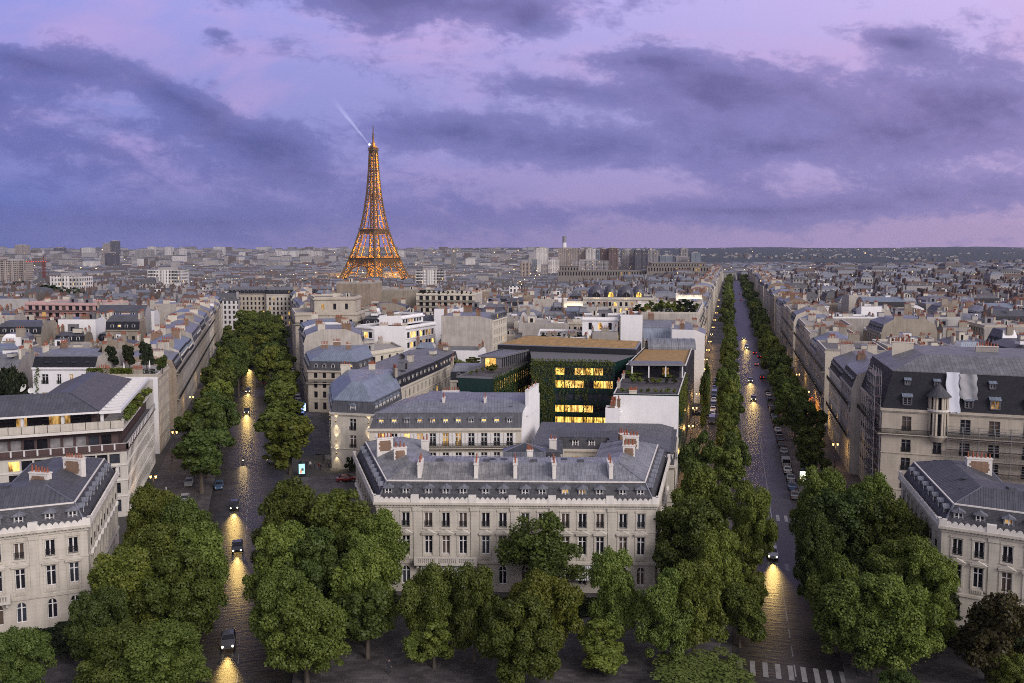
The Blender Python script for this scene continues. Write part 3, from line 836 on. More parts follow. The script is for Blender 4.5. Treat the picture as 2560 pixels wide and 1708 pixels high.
# ---------------------------------------------------------------- the three stone mansions round the place
EXPL = []                       # footprints already taken
def mansion(label, poly, cols, edges, pil, ze=13.5, mh=2.6, inset=1.7, rh=1.7, in2=4.2, chims=(), slabs=(), lits=(), seed=1, crest='scallop', awn=(), balc3=None, upper=(ZINCL, ZINCS)):
    EXPL.append(poly)
    rr = random.Random(seed)
    n = len(poly); cx = sum(p[0] for p in poly) / n; cy = sum(p[1] for p in poly) / n
    root = thing('stone_mansion', label, 'mansion', (cx, cy, 0))
    pl = [(p[0] - cx, p[1] - cy) for p in poly]
    rows = [(1.3, 4.0), (5.75, 8.45), (9.75, 11.9)]
    wb = MB()
    allops = []
    for i in range(n):
        a, b = pl[i], pl[(i + 1) % n]; L = dist(a, b)
        if i in cols:
            cs = [(u - .58, u + .58) for u in cols[i]]
        elif i in edges: cs = bays(L, None, 2.6, 1.15)
        else:
            wb.face(((*a, 0), (*b, 0), (*b, ze), (*a, ze)), STONE2); continue
        ops = facade(wb, a, b, 0, ze, cs, rows, STONE2, .34, None, (0,))
        for op in ops:
            st = ('arch cross', 'french cross', 'french')[op[0]]
            pm = rr.choice((GLASS, GLASS, CURT, GLASS, GLASSB, CURT)) if i in cols else GLASS
            if (i, op[0]) in lits: pm = LIT
            add_window_local(root, op, st, pm, op[0] == 2, False)
        # pediments and surrounds
        t = (Vector(b) - Vector(a)).normalized(); no = Vector((t.y, -t.x))
        def hx(u0, u1, z0, z1, out): wb.hexa((a[0] + t.x * u0 + no.x * 0, a[1] + t.y * u0 + no.y * 0, z0), (t.x * (u1 - u0), t.y * (u1 - u0), 0), (-no.x * -out * -1, -no.y * -out * -1, 0), (0, 0, z1 - z0), TR)
        TR = STONE2
        def slab(u0, u1, z0, z1, out, mat=None):
            o = Vector((a[0] + t.x * u0 + no.x * out, a[1] + t.y * u0 + no.y * out, z0))
            wb.hexa(o, (t.x * (u1 - u0), t.y * (u1 - u0), 0), (-no.x * out, -no.y * out, 0), (0, 0, z1 - z0), mat or TR, 'k')
        for u0, u1 in cs:
            slab(u0 - .28, u0 - .02, 5.55, 8.7, .10); slab(u1 + .02, u1 + .28, 5.55, 8.7, .10)
            slab(u0 - .38, u1 + .38, 8.72, 8.95, .36)
            A = Vector((a[0], a[1], 0)); T3 = Vector((t.x, t.y, 0)); N3 = Vector((no.x, no.y, 0))
            p0 = A + T3 * (u0 - .45) + UPV * 8.96; p1 = A + T3 * (u1 + .45) + UPV * 8.96; pk = (p0 + p1) / 2 + UPV * .55
            o_ = N3 * .42
            wb.face((p0 + o_, p1 + o_, pk + o_), TR)
            wb.face((p0 + o_, pk + o_, pk, p0), TRIM); wb.face((pk + o_, p1 + o_, p1, pk), TRIM)
            slab(u0 - .22, u0 - .02, 9.6, 12.1, .07); slab(u1 + .02, u1 + .22, 9.6, 12.1, .07); slab(u0 - .26, u1 + .26, 12.12, 12.35, .14)
            slab(u0 - .2, u1 + .2, 9.55, 9.72, .18)
            k_ = int((u1 - u0) / .2)
            slab(u0 - .25, u1 + .25, 4.95, 5.55, .07)
            for k in range(6): slab(u0 + k * .2, u0 + k * .2 + .1, 5.05, 5.45, .15)
        for u in pil.get(i, ()):
            slab(u - .5, u + .5, 4.9, 12.2, .14); slab(u - .62, u + .62, 12.2, 12.75, .24); slab(u - .62, u + .62, 4.5, 4.9, .22)
        # dentils
        k_ = int(L / .42)
        if i in cols or i in edges:
            for k in range(k_): slab(.1 + k * L / k_, .32 + k * L / k_, 12.95, 13.15, .30)
    ed = [i for i in range(n) if i in cols or i in edges]
    ring(wb, pl, 4.35, 4.7, .16, STONE2, ed); ring(wb, pl, 9.15, 9.3, .10, STONE2, ed); ring(wb, pl, 12.7, 12.95, .16, STONE2, ed)
    ring(wb, pl, 13.15, 13.5, .5, STONE2, ed)
    wb.build('wall', root)
    # pale parapet with its row of small crests
    pb = MB(); po = offset(pl, [-.38 if i in ed else 0 for i in range(n)]); pi = offset(pl, [-.12 if i in ed else 0 for i in range(n)])
    for i in ed:
        a, b = Vector(po[i]), Vector(po[(i + 1) % n]); L = (b - a).length; t = (b - a) / L; no = Vector((t.y, -t.x))
        def pslab(u0, u1, z0, z1, d0, d1):
            o = Vector((a.x + t.x * u0 + no.x * d0, a.y + t.y * u0 + no.y * d0, z0))
            pb.hexa(o, (t.x * (u1 - u0), t.y * (u1 - u0), 0), (-no.x * (d0 - d1), -no.y * (d0 - d1), 0), (0, 0, z1 - z0), TRIM)
        pslab(0, L, ze, ze + .42, 0, -.24)
        m_ = int(L / .72)
        for k in range(m_):
            u = (k + .5) * L / m_; w_ = .30
            for (d, zz) in ((w_, .16), (w_ * .62, .27), (w_ * .25, .33)): pslab(u - d, u + d, ze + .42, ze + .42 + zz, -.02 - .002 * d, -.2)
        for u in pil.get(i, ()): pslab(u - .55, u + .55, ze, ze + 1.05, .1, -.5)
        pslab(0, .9, ze, ze + .95, .06, -.4); pslab(L - .9, L, ze, ze + .95, .06, -.4)
    pb.build('parapet', root)
    # mansard
    rb = MB(); d1 = [inset if i in ed else .3 for i in range(n)]; d2 = [d + in2 for d in d1]
    q0 = offset(pl, [.25 if i in ed else 0 for i in range(n)]); q1 = offset(pl, d1); q2 = offset(pl, d2)
    for i in range(n):
        j = (i + 1) % n
        rb.face(((*q0[i], ze), (*q0[j], ze), (*q1[j], ze + mh), (*q1[i], ze + mh)), SLATE2)
        if i == 0:   # the front slope is sheeted in two tones
            m1 = (Vector(q1[i]) + Vector(q1[j])) / 2; m2 = (Vector(q2[i]) + Vector(q2[j])) / 2
            rb.face(((*q1[i], ze + mh), (*m1, ze + mh), (*m2, ze + mh + rh), (*q2[i], ze + mh + rh)), upper[1])
            rb.face(((*m1, ze + mh), (*q1[j], ze + mh), (*q2[j], ze + mh + rh), (*m2, ze + mh + rh)), upper[0])
        else: rb.face(((*q1[i], ze + mh), (*q1[j], ze + mh), (*q2[j], ze + mh + rh), (*q2[i], ze + mh + rh)), upper[1] if i == n - 1 else upper[0])
        a, b = q1[i], q1[j]; rb.bar((*a, ze + mh), (*b, ze + mh), .09, TRIM if i in ed else ZINC)
        rb.bar((*q0[i], ze), (*q1[i], ze + mh), .09, ZINC); rb.bar((*q1[i], ze + mh), (*q2[i], ze + mh + rh), .06, ZINC)
        # standing seams
        A, B, C_, D_ = Vector(q1[i]), Vector(q1[j]), Vector(q2[j]), Vector(q2[i]); L = (B - A).length; m_ = int(L / .62)
        for k in range(1, m_):
            f = k / m_; p = A.lerp(B, f); t = (B - A) / L; nin = Vector((-t.y, t.x))
            # clip against the hips
            uA = (D_ - A).dot(t); uB = L - (C_ - B).dot(-t); u = f * L; lim = 1.0
            if uA > 0 and u < uA: lim = u / uA
            e2 = (B - C_).dot(t)
            if e2 > 0 and u > L - e2: lim = min(lim, (L - u) / e2)
            if lim > .06: rb.bar((p.x, p.y, ze + mh + .015), (p.x + nin.x * in2 * lim, p.y + nin.y * in2 * lim, ze + mh + rh * lim + .015), .022, upper[0], .022)
    rb.face([(*p, ze + mh + rh) for p in q2], upper[0])
    for s_ in range(4):
        e_ = q2[0], q2[1]; f = (s_ + .6) / 4.4
        x, y = e_[0][0] + (e_[1][0] - e_[0][0]) * f, e_[0][1] + (e_[1][1] - e_[0][1]) * f + .8
        rb.box(x - .5, x + .5, y - .3, y + .5, ze + mh + rh, ze + mh + rh + .28, ZINC4)
    ro = rb.build('roof', root)
    for i in range(n):
        if i not in ed: continue
        a, b = Vector(pl[i]), Vector(pl[(i + 1) % n]); L = (b - a).length; t = (b - a) / L; nin = Vector((-t.y, t.x)); rz = math.atan2(t.y, t.x)
        us = cols[i] if i in cols else [(c[0] + c[1]) / 2 for c in bays(L, None, 2.6, 1.15)]
        for u in us:
            c_ = a + t * u + nin * .75
            d = put('dormer', dormer_mesh(.95, 1.62, .9, 'gable', ZINC2 if i == 0 else ZINC4, ZINC), root, (c_.x, c_.y, ze + .25), rz)
            wd = put('window', window_mesh(.95, 1.5, 'bars'), d, (0, .16, 0))
            put('pane', pane_mesh(.95, 1.5, LITD if rr.random() < .14 else GLASS), wd)
    for (x, y, rz, L, T, h, pots, panel, zb) in chims:
        put('chimney', chimney_mesh(L, T, h, pots, TRIM, TRIM, BRICK if panel else None, 1.6), ro, (x - cx, y - cy, zb), rz)
    for (x, y, rz, L, T, h, pots, zb) in slabs:
        put('chimney', chimney_mesh(L, T, h, pots, TRIM, TRIM, None, 3.2), ro, (x - cx, y - cy, zb), rz)
    for (i, u0, u1, z0, z1) in awn:
        a, b = Vector(pl[i]), Vector(pl[(i + 1) % n]); t = (b - a).normalized(); no = Vector((t.y, -t.x)); ab = MB(); k_ = int((u1 - u0) / .16)
        for k in range(k_):
            x0, x1 = u0 + (u1 - u0) * k / k_, u0 + (u1 - u0) * (k + 1) / k_
            P = lambda u, d, z: (a.x + t.x * u + no.x * d, a.y + t.y * u + no.y * d, z)
            ab.face((P(x0, 1.7, z0), P(x1, 1.7, z0), P(x1, .3, z1), P(x0, .3, z1)), (AWN1, AWN2)[k % 2])
        ab.build('awning', root)
    for (i, u0, u1) in (balc3 or ()):
        a, b = Vector(pl[i]), Vector(pl[(i + 1) % n]); t = (b - a).normalized(); no = Vector((t.y, -t.x)); bb = MB()
        def bs(p0, p1, z0, z1, d0, d1):
            o = Vector((a.x + t.x * p0 + no.x * d1, a.y + t.y * p0 + no.y * d1, z0)); bb.hexa(o, (t.x * (p1 - p0), t.y * (p1 - p0), 0), (-no.x * (d1 - d0), -no.y * (d1 - d0), 0), (0, 0, z1 - z0), SMOOTH)
        bs(u0, u1, 4.45, 4.8, 0.03, 1.2); bs(u0, u1, 5.5, 5.64, .95, 1.2)
        k_ = int((u1 - u0) / .3)
        for k in range(k_): bs(u0 + k * .3 + .06, u0 + k * .3 + .2, 4.8, 5.5, 1.02, 1.14)
        for u in (u0, u0 + (u1 - u0) / 3, u0 + 2 * (u1 - u0) / 3, u1 - .35): bs(u, u + .35, 4.8, 5.66, .94, 1.215)
        for u in (u0 + .3, u0 + (u1 - u0) / 2, u1 - .6): bs(u, u + .3, 3.9, 4.45, 0.03, .8)
        bb.build('balcony', root)
    return root
AWN1 = plain('awning_white', (.5, .5, .52), .8); AWN2 = plain('awning_grey', (.16, .16, .18), .8)
PA = [(-19.7, 118.0), (20.7, 117.0), (27.1, 142.0), (15.5, 143.5), (13.0, 131.2), (-12.5, 131.8), (-15.5, 145.5), (-27.6, 144.1)]
LA = dist(PA[0], PA[1])
ua = [(x - 345) / 1710 * LA for x in (415, 525, 665, 772, 878, 1017, 1122, 1260, 1365, 1505, 1610, 1717, 1858, 1967)]
pa = [(x - 345) / 1710 * LA for x in (595, 948, 1193, 1435, 1787)]
ZR = 13.5 + 2.6
mansion('central cream stone mansion with a long row of gabled dormers over a scalloped parapet', PA, {0: ua}, (1, 7), {0: pa},
        chims=[(-20.8, 133.5, R(20), 2.6, .9, 1.9, 5, True, ZR + 1.2), (-17.6, 128.5, R(12), 2.0, .8, 1.7, 3, True, ZR + 1.0), (19.6, 135.0, R(-8), 2.6, .9, 1.9, 5, True, ZR + 1.2), (18.6, 130.0, R(-6), 1.9, .8, 1.6, 3, True, ZR + 1.1),
               (-14.6, 137.5, 0, 1.2, .9, 1.0, 2, False, ZR + .8), (2.8, 127.6, 0, .9, .8, 1.2, 3, False, ZR + 1.3)],
        slabs=[(-19.7 + u + .15, 121.9 - u * .02, R(90), 3.4, .55, 1.5, 2, ZR + .75) for u in pa], seed=3, awn=[(0, pa[0] + .6, pa[1] - .6, 2.7, 4.3), (0, pa[4] - 5.2, pa[4] - 1.9, 2.7, 4.3)], balc3=[(0, pa[0] - .3, pa[1] + .4)])
PBm = [(-92.0, 93.6), (-56.6, 108.1), (-64.6, 133.2), (-76.5, 129.5), (-72.4, 116.5), (-97.0, 106.5)]
LB = dist(PBm[0], PBm[1])
ub = sorted([LB - x for x in (1.75, 4.45, 8.0, 10.6, 13.3, 17.0, 19.6, 23.3, 26, 29.5)])
mansion('left corner stone mansion with dark slate roof and two brick panelled chimney blocks', PBm, {0: ub}, (1,), {0: [LB - 6.3, LB - 15.2, LB - 21.5]},
        chims=[(-66.3, 114.6, R(-14), 3.0, .9, 1.9, 6, True, ZR + .6), (-64.8, 120.8, R(-14), 3.2, .9, 2.0, 6, True, ZR + 1.0), (-73, 112.5, R(20), 1.6, 1.0, 1.3, 2, False, ZR + 1.0)], slabs=[], seed=5, upper=(ZINC4, ZINC4), balc3=[(0, LB - 20, LB - 9)])
PCm = [(57.0, 107.6), (90.0, 89.4), (96.5, 101.5), (71.0, 116.4), (74.5, 127.5), (62.6, 131.0)]
LC = dist(PCm[0], PCm[1])
mansion('right corner stone mansion beside the right avenue, dark roof with cresting and rooflights', PCm, {0: [1.9, 4.4, 7.6, 10.2, 12.8, 16, 18.6, 21.5, 24.5, 28, 31]}, (5,), {0: [6.0, 14.4, 20]},
        chims=[(69.5, 121.5, R(-12), 3.4, .9, 1.9, 6, True, ZR + .9), (77.5, 113.2, R(-28), 3.2, .9, 1.8, 5, True, ZR + 1.1), (69.5, 106.5, R(62), 2.6, .6, 1.4, 2, False, ZR + .8)], slabs=[], seed=8, upper=(ZINC4, ZINC4), lits=[])

# ---------------------------------------------------------------- modern office block with planted terraces on the left avenue
def tri_roof(mb, base, ridge, mat, e=.0): pass
def office():
    A0 = (-72.0, 152.5); d = Vector((-18.6, -6.9)).normalized(); F = Vector(A0) + d * 46
    sd = Vector((-.2869, .958)); Bk = Vector(A0) + sd * 41
    inn = Vector((-sd.y, sd.x))
    ic = Vector(A0) + d * 18.5 + sd * 15.5
    poly = [tuple(F), A0, tuple(Bk), tuple(Bk + d * 18.5), tuple(ic), tuple(Vector(F) + sd * 15.5)]
    EXPL.append(poly)
    n = 6; cx = sum(p[0] for p in poly) / n; cy = sum(p[1] for p in poly) / n
    root = thing('office_block', 'pale modern office block with brown recessed floors, planted roof terrace and grey folded roof', 'office building', (cx, cy, 0))
    pl = [(p[0] - cx, p[1] - cy) for p in poly]
    rr = random.Random(4)
    ze = 12.8; wb = MB()
    rows = [(1, 3.3), (4.5, 6.5), (7.5, 9.5), (10.2, 12.0)]
    L0 = dist(pl[0], pl[1]); L1 = dist(pl[1], pl[2])
    cs0 = []
    u = L0 - 1.0
    while u > 6:
        for k in range(4): cs0.append((u - 2.05 * (k + 1) + .15, u - 2.05 * k - .15))
        u -= 10.2
    cs0.sort()
    cs1 = bays(L1, 26, 1.7, 1.2, .8)
    lit0 = {(2, 0), (2, 1), (2, 2)}
    cnt = [0]
    def bk(r, c):
        cnt[0] += 1
        return LIT if rr.random() < .10 else (GLASSB if rr.random() < .3 else GLASS)
    f0 = facade(wb, pl[0], pl[1], 0, ze, cs0, rows, SMOOTH, .3, bk)
    f1 = facade(wb, pl[1], pl[2], 0, ze, cs1, rows, SMOOTH, .08, lambda *_: GLASS)
    for i in (2, 3, 4, 5): wb.face(((*pl[i], 0), (*pl[(i + 1) % 6], 0), (*pl[(i + 1) % 6], 19.7), (*pl[i], 19.7)), GREYR)
    wb.face([(*p, ze) for p in pl], BITUMEN)
    for z in (4.0, 7.0, 9.9): ring(wb, pl, z - .12, z + .1, .12, TRIM, (0, 1))
    ring(wb, pl, ze - .25, ze + .05, .35, DARKWOOD, (0, 1))
    # white blades along the avenue side
    a, b = Vector(pl[1]), Vector(pl[2]); t = (b - a).normalized(); no = Vector((t.y, -t.x))
    for k in range(27):
        p = a + t * (k * L1 / 27 + .2); wb.hexa((p.x + no.x * .1, p.y + no.y * .1, 0), (t.x * .26, t.y * .26, 0), (-no.x * .1, -no.y * .1, 0), (0, 0, ze), TRIM)
    wb.build('wall', root)
    # brown recessed storey with its rail
    q = offset(pl, [2.2, 1.6, 0, 0, 0, 0]); mb = MB()
    r2 = [(ze + .6, ze + 2.5)]
    facade(mb, q[0], q[1], ze, 16.2, bays(dist(q[0], q[1]), 20, 2.2, 1.7), r2, DARKWOOD, .2, lambda *_: rr.choice((BLINDW, BLINDW, GLASS, GLASSB)))
    facade(mb, q[1], q[2], ze, 16.2, bays(dist(q[1], q[2]), 18, 2.2, 1.6), r2, DARKWOOD, .2, lambda *_: GLASS)
    mb.build('recessed_storey', root)
    rl = MB(); o = offset(pl, [-.2, -.2, 0, 0, 0, 0])
    for i in (0, 1):
        a, b = Vector(o[i]), Vector(o[i + 1]); L = (b - a).length; t = (b - a) / L; m_ = int(L / 2.05); no = Vector((t.y, -t.x))
        rl.bar((*a, ze + 1.15), (*b, ze + 1.15), .07, GREYR)
        for k in range(m_ + 1):
            p = a + t * (L * k / m_); rl.box(p.x - .12, p.x + .12, p.y - .12, p.y + .12, ze, ze + 1.1, WPAINT)
        rl.hexa((*a, ze + .1), (t.x * L, t.y * L, 0), (-no.x * .05, -no.y * .05, 0), (0, 0, .9), DARKWOOD)
    rl.build('terrace_rail', root)
    # upper slab with a row of planter panels
    pb = MB(); s0 = offset(pl, [.3, .5, 0.05, 0.05, 0.05, 0.05])
    pb.prism(s0, 16.2, 16.75, TRIM, GRAVEL, True)
    for i in (0, 1):
        a, b = Vector(s0[i]), Vector(s0[i + 1]); L = (b - a).length; t = (b - a) / L; no = Vector((t.y, -t.x)); m_ = int(L / 2.0)
        for k in range(m_):
            p = a + t * (L * k / m_ + .06) + no * .12
            pb.hexa((p.x, p.y, 16.8), (t.x * (L / m_ - .12), t.y * (L / m_ - .12), 0), (-no.x * .55, -no.y * .55, 0), (0, 0, 1.35), STONE2)
    pb.build('planter_parapet', root)
    # glazed top floor
    tb = MB(); q = offset(pl, [3.2, 5.2, 0, 0, 0, 0]); zt = 16.75
    k0 = bays(dist(q[0], q[1]), 22, 2.0, 1.75)
    facade(tb, q[0], q[1], zt, 19.6, k0, [(zt + .15, 19.3)], DARKWOOD, .12, lambda r, c: (LITD if (c // 2) % 7 in (1, 4, 5) else GLASS))
    facade(tb, q[1], q[2], zt, 19.6, bays(dist(q[1], q[2]), 14, 2.4, 1.8), [(zt + .3, 19.2)], DARKWOOD, .12, lambda *_: GLASS)
    for k in range(7):
        a, b = Vector(s0[0]), Vector(s0[1]); p = a.lerp(b, (k + .4) / 7); tb.box(p.x - .22, p.x + .22, p.y + .9, p.y + 1.3, 16.75, 19.7, WPAINT)
    tb.build('glazed_storey', root)
    # folded roof and its white fascia, with the open beams of the pergola over the avenue side
    rb = MB(); e = offset(pl, [.6, 4.4, 0, 0, 0, 0]); r_ = offset(pl, [7.8, 10.5, 5, 6, 6.4, .1])
    zf = 19.7
    for i in range(6):
        j = (i + 1) % 6
        if i != 5: rb.face(((*e[i], zf + .35), (*e[j], zf + .35), (*r_[j], 22.7), (*r_[i], 22.7)), ZINC4 if i == 0 else TILEG)
        rb.face(((*e[i], zf), (*e[j], zf), (*e[j], zf + .35), (*e[i], zf + .35)), WPAINT)
    rb.face([(*p, 22.7) for p in r_], ZINC4); rb.face([(*p, zf) for p in e][::-1], WPAINT)
    rb.bar((*e[1], zf + .4), (*r_[1], 22.72), .08, ZINC4); rb.bar((*r_[0], 22.72), (*r_[1], 22.72), .08, ZINC4)
    rb.build('roof', root)
    gb = MB(); og = offset(pl, [.6, 1.0, 0, 0, 0, 0])
    a, b, a2, b2 = Vector(e[1]), Vector(e[2]), Vector(og[1]), Vector(og[2])
    gb.bar((*a2, zf + .15), (*b2, zf + .15), .26, WPAINT)
    for k in range(13):
        f = k / 12; p, q_ = a.lerp(b, f), a2.lerp(b2, f); gb.bar((*p, zf + .15), (*q_, zf + .15), .24, WPAINT)
    gb.build('pergola', root)
    return root, (cx, cy), pl, s0, og
TILEG = roof_mat('grey_roof_tile', (0.115, 0.108, 0.122), 0, 0.6, True)
ofc, ofo, ofpl, ofs, ofg = office()

# ---------------------------------------------------------------- neighbours along the left avenue and behind
def H(name, label, cat, poly, ze, **k):
    EXPL.append(poly); return haus(name, label, cat, poly, ze, **k)
H('white_house', 'white house with dark slate mansard, four rooflights and tall windows behind the grey folded roof', 'house',
  [(-119.5, 205), (-103.8, 205), (-101, 219), (-117, 221)], 20.6, wall=WHITE, rows=[(1, 3), (5, 7), (8.6, 10.6), (12.1, 14.3), (16.4, 18.9)], cols={0: [(2.2, 3.9), (6.0, 7.1), (9.1, 10.1), (12.1, 13.2)]}, blank=(1, 3), party=STONE3,
  mh=2.7, inset=1.1, rh=.9, in2=4, upper=ZINC, dorm=False, win=True, wstyle='french cross', rail=True, lit=.14, seed=2)
gt = H('garden_house', 'flat roofed house with a hedge edged roof garden of dark trees and closed white parasols', 'house',
  [(-104, 200), (-86.2, 200), (-90.6, 217), (-100, 222)], 19.0, wall=STONE, blank=(0, 3), party=WHITE, roof='flat', deck=GRAVEL, seed=3, sp=2.2)

# lit white townhouse at the corner of the left avenue
PG = [(-41.2, 186.5), (-31.0, 184.2), (-27.2, 203), (-31.0, 211), (-47.0, 210.5)]
town = H('corner_townhouse', 'white corner townhouse with blue grey domed zinc roof and wall lamps shining up its front', 'townhouse', PG, 13.0, wall=STONE2, rows=[(.6, 3.0), (5.0, 7.9), (9.0, 11.7)],
  cols={0: [(4.5, 6.1)], 4: bays(24, 8, 2.6, 1.2)}, blank=(2, 3), party=WHITE, win=True, wstyle='french cross', rail=True, mh=2.7, inset=.55, rh=3.6, in2=4.2, lower=ZINC4, upper=ZINC3, dstyle='gable', dbody=TRIM, seed=6, lit=0)
# hotel-like range with white shutters behind the central mansion
PF = [(-28.3, 162.2), (1.9, 163.0), (6.0, 178.5), (-24, 179)]
H('shuttered_house', 'cream apartment house with white shutters and lit oval dormers behind the central mansion', 'apartment house', PF, 14.5, wall=CREAM, rows=[(.8, 3.0), (4.0, 6.2), (7.2, 9.6), (10.9, 13.5)],
  cols={0: bays(30.2, 11, 2.7, 1.25, 1.1)}, blank=(1, 2), party=WHITE, win=True, wstyle='french cross bars', rail=True, shutter=True, balc=(10.6,), mh=3.0, inset=.9, rh=1.4, in2=5, lower=ZINC4, upper=ZINC, dstyle='round', seed=11, lit=.30,
  chim=[(4.2, 171, R(75), 9, .7, 2.6, 3, WHITE, None), (-14, 168.5, R(90), 1.6, .5, .8, 2, TRIM, None), (-5.5, 168.5, R(90), 1.6, .5, .8, 2, TRIM, None)])
PH = [(3.0, 147.5), (9.3, 147.5), (9.8, 160), (18.2, 159.5), (18.4, 150.5), (29.3, 147.5), (34.2, 169.5), (6.2, 171.5)]
H('courtyard_house', 'grey roofed house round a small court, pointed dormers facing in', 'house', PH, 11.0, wall=CREAM, win=True, wstyle='french', mh=2.2, inset=.8, rh=.7, in2=2.6, lower=SLATE2, upper=ZINC4, blank=(6, 7), dstyle='gable', dbody=TRIM, seed=13,
  chim=[(20.5, 150.5, R(15), 1.7, 1, 2.4, 4, BRICK, None), (7.5, 150, 0, 1.3, .8, 1.4, 2, TRIM, None)])
H('low_zinc_house', 'low house with shallow zinc roof and a dark box dormer behind the shuttered house', 'house', [(-21, 184), (-5, 184), (-3, 201), (-19, 203)], 13.6, wall=CREAM, roof='hip', rh=2.6, in2=6.5, upper=ZINC, seed=17, blank=(3,),
  chim=[(-14, 188, 0, 3.8, .6, 1.6, 6, WHITE, None), (-17, 186, 0, 2.6, .6, .8, 5, CREAM, None)])
PQ = [(-29.6, 212.0), (-21.5, 246), (-17.5, 268), (-34, 272), (-45.5, 217)]
H('slate_range', 'long range with a dark slate slope of oval and square dormers and flat grey top', 'apartment house', PQ, 14.0, wall=CREAM, blank=(2, 4), mh=2.9, inset=.8, rh=.7, in2=5.5, lower=SLATE, upper=ZINC2, dbody=TRIM, dstyle='round', sp=3.2, seed=19, lit=.12, boxes=4)
# planted dark building with green glass front
GRASS = plain('dry_sedum', (0.30, 0.185, 0.075), 0.95, 0, 0.5)
def green_block():
    poly = [(-4.2, 238.4), (34.3, 227.2), (38.6, 246.0), (4.4, 263.5)]; EXPL.append(poly); EXPL.append([(5, 214), (27, 212), (35, 227), (5, 238)])
    rr = random.Random(9)
    root = thing('green_office', 'dark office building with dry grass roof, lit windows and green glass front hung with ivy', 'office building', (16, 232, 0))
    L = lambda p: (p[0] - 16, p[1] - 232)
    pl = [L(p) for p in poly]; wb = MB()
    ln = dist(pl[0], pl[1])
    cs = [(u, u + .55) for u in [14 + k * 1.25 for k in range(13)]]
    facade(wb, pl[0], pl[1], 0, 22.4, cs, [(18.6, 21.2)], BLACKM, .15, lambda *_: GLASSB)
    for i in (1, 2, 3):
        a, b = pl[i], pl[(i + 1) % 4]; wb.face(((*a, 0), (*b, 0), (*b, 22.4), (*a, 22.4)), BLACKM)
    wb.build('wall', root)
    rb = MB(); q = offset(pl, .5)
    rb.face([(*p, 22.52) for p in q], GRASS)
    for i in range(4):
        j = (i + 1) % 4; rb.face(((*pl[i], 22.4), (*pl[j], 22.4), (*q[j], 22.62), (*q[i], 22.62)), METAL); rb.face(((*q[i], 22.62), (*q[j], 22.62), (*q[j], 22.5), (*q[i], 22.5)), METAL)
    n_ = 34
    P = lambda u, v_: Vector(q[0]).lerp(Vector(q[1]), u).lerp(Vector(q[3]).lerp(Vector(q[2]), u), v_)
    hh = {}
    for i in range(n_ + 1):
        for j in range(13):
            p = P(.01 + .98 * i / n_, .02 + .96 * j / 12); hh[i, j] = (p.x, p.y, 22.54 + (0 if i in (0, n_) or j in (0, 12) else rr.uniform(.05, .4)))
    for i in range(n_):
        for j in range(12): rb.face((hh[i, j], hh[i + 1, j], hh[i + 1, j + 1], hh[i, j + 1]), GRASS)
    rb.build('roof', root)
    # glass front: four lit storeys over a bright hall
    gb = MB(); a, b = L((5.2, 215.6)), L((26.6, 213.0)); c_ = L((34.0, 226.8)); d_ = L((5.2, 236))
    rows = [(3.6, 6.2), (7.5, 9.3), (10.6, 12.5), (13.9, 15.8), (17.3, 19.1)]
    cols_ = [(6.2 + k * 2.5, 8.5 + k * 2.5) for k in range(6)]
    def pk(r, c):
        k = (c - 1) // 2
        if r == 0: return LITY
        if r == 2: return GLASSB
        if k == 0: return LITY
        return (LIT if rr.random() < .8 else LITY if rr.random() < .3 else GLASS)
    facade(gb, a, b, 0, 20.8, cols_, rows, GREENP, .2, pk)
    gb.face(((*b, 0), (*c_, 0), (*c_, 20.8), (*b, 20.8)), GREENP); gb.face(((*d_, 0), (*a, 0), (*a, 20.8), (*d_, 20.8)), GREENP)
    gb.face(((*a, 20.8), (*b, 20.8), (*c_, 20.8), (*d_, 20.8)), BITUMEN)
    for z in (6.6, 9.7, 13, 16.4, 19.5):
        ring(gb, [a, b, c_, d_], z, z + .14, .1, GREENP, (0,))
    t = (Vector(b) - Vector(a)).normalized(); no = Vector((t.y, -t.x))
    for k in range(60):
        u = 6.4 + k * .25
        if k % 2 == 0:
            for r in (0,): 
                p = Vector(a) + t * u; gb.box(p.x - .035, p.x + .035, p.y - .06, p.y + .05, 3.6, 6.2, BLACKM)
    gb.build('glass_front', root)
    return root
green_block()
def wing():
    poly = [(-13.5, 206), (-4.6, 203.5), (4.9, 232), (-3.2, 237.5)]; EXPL.append(poly)
    rr = random.Random(21)
    root = thing('terrace_wing', 'green glass wing with lit slots and a garden terrace on its roof', 'office building', (-4, 220, 0))
    pl = [(p[0] + 4, p[1] - 220) for p in poly]; wb = MB()
    facade(wb, pl[0], pl[1], 0, 18, [], [], GREENP); L1 = dist(pl[1], pl[2])
    facade(wb, pl[1], pl[2], 0, 18, bays(L1, 16, 1.8, .9), [(5, 7), (10, 12), (14.6, 16.8)], GREENP, .2, lambda *_: LIT if rr.random() < .45 else LITD)
    for i in (2, 3): a, b = pl[i], pl[(i + 1) % 4]; wb.face(((*a, 0), (*b, 0), (*b, 18), (*a, 18)), GREENP)
    wb.face([(*p, 18) for p in pl], PAVE); ring(wb, pl, 17.9, 18.4, .1, METAL)
    wb.build('wall', root)
    pb = MB(); q = [(-4.5, 3), (1.2, 1.5), (8.2, 15.5), (1.5, 18)]
    pb.prism(q, 18.02, 21.2, METAL, ZINC2); ring(pb, q, 20.9, 21.35, .5, METAL)
    for k in range(12):
        f = (k + .3) / 12.5; x, y = q[1][0] + (q[2][0] - q[1][0]) * f, q[1][1] + (q[2][1] - q[1][1]) * f; pb.box(x - .05, x + .25, y - .25, y + .1, 18.3, 20.8, BLACKM)
    pb.box(-3.2, .4, 1.9, 2.3, 18.3, 20.6, LIT)
    pb.build('pavilion', root)
wing()
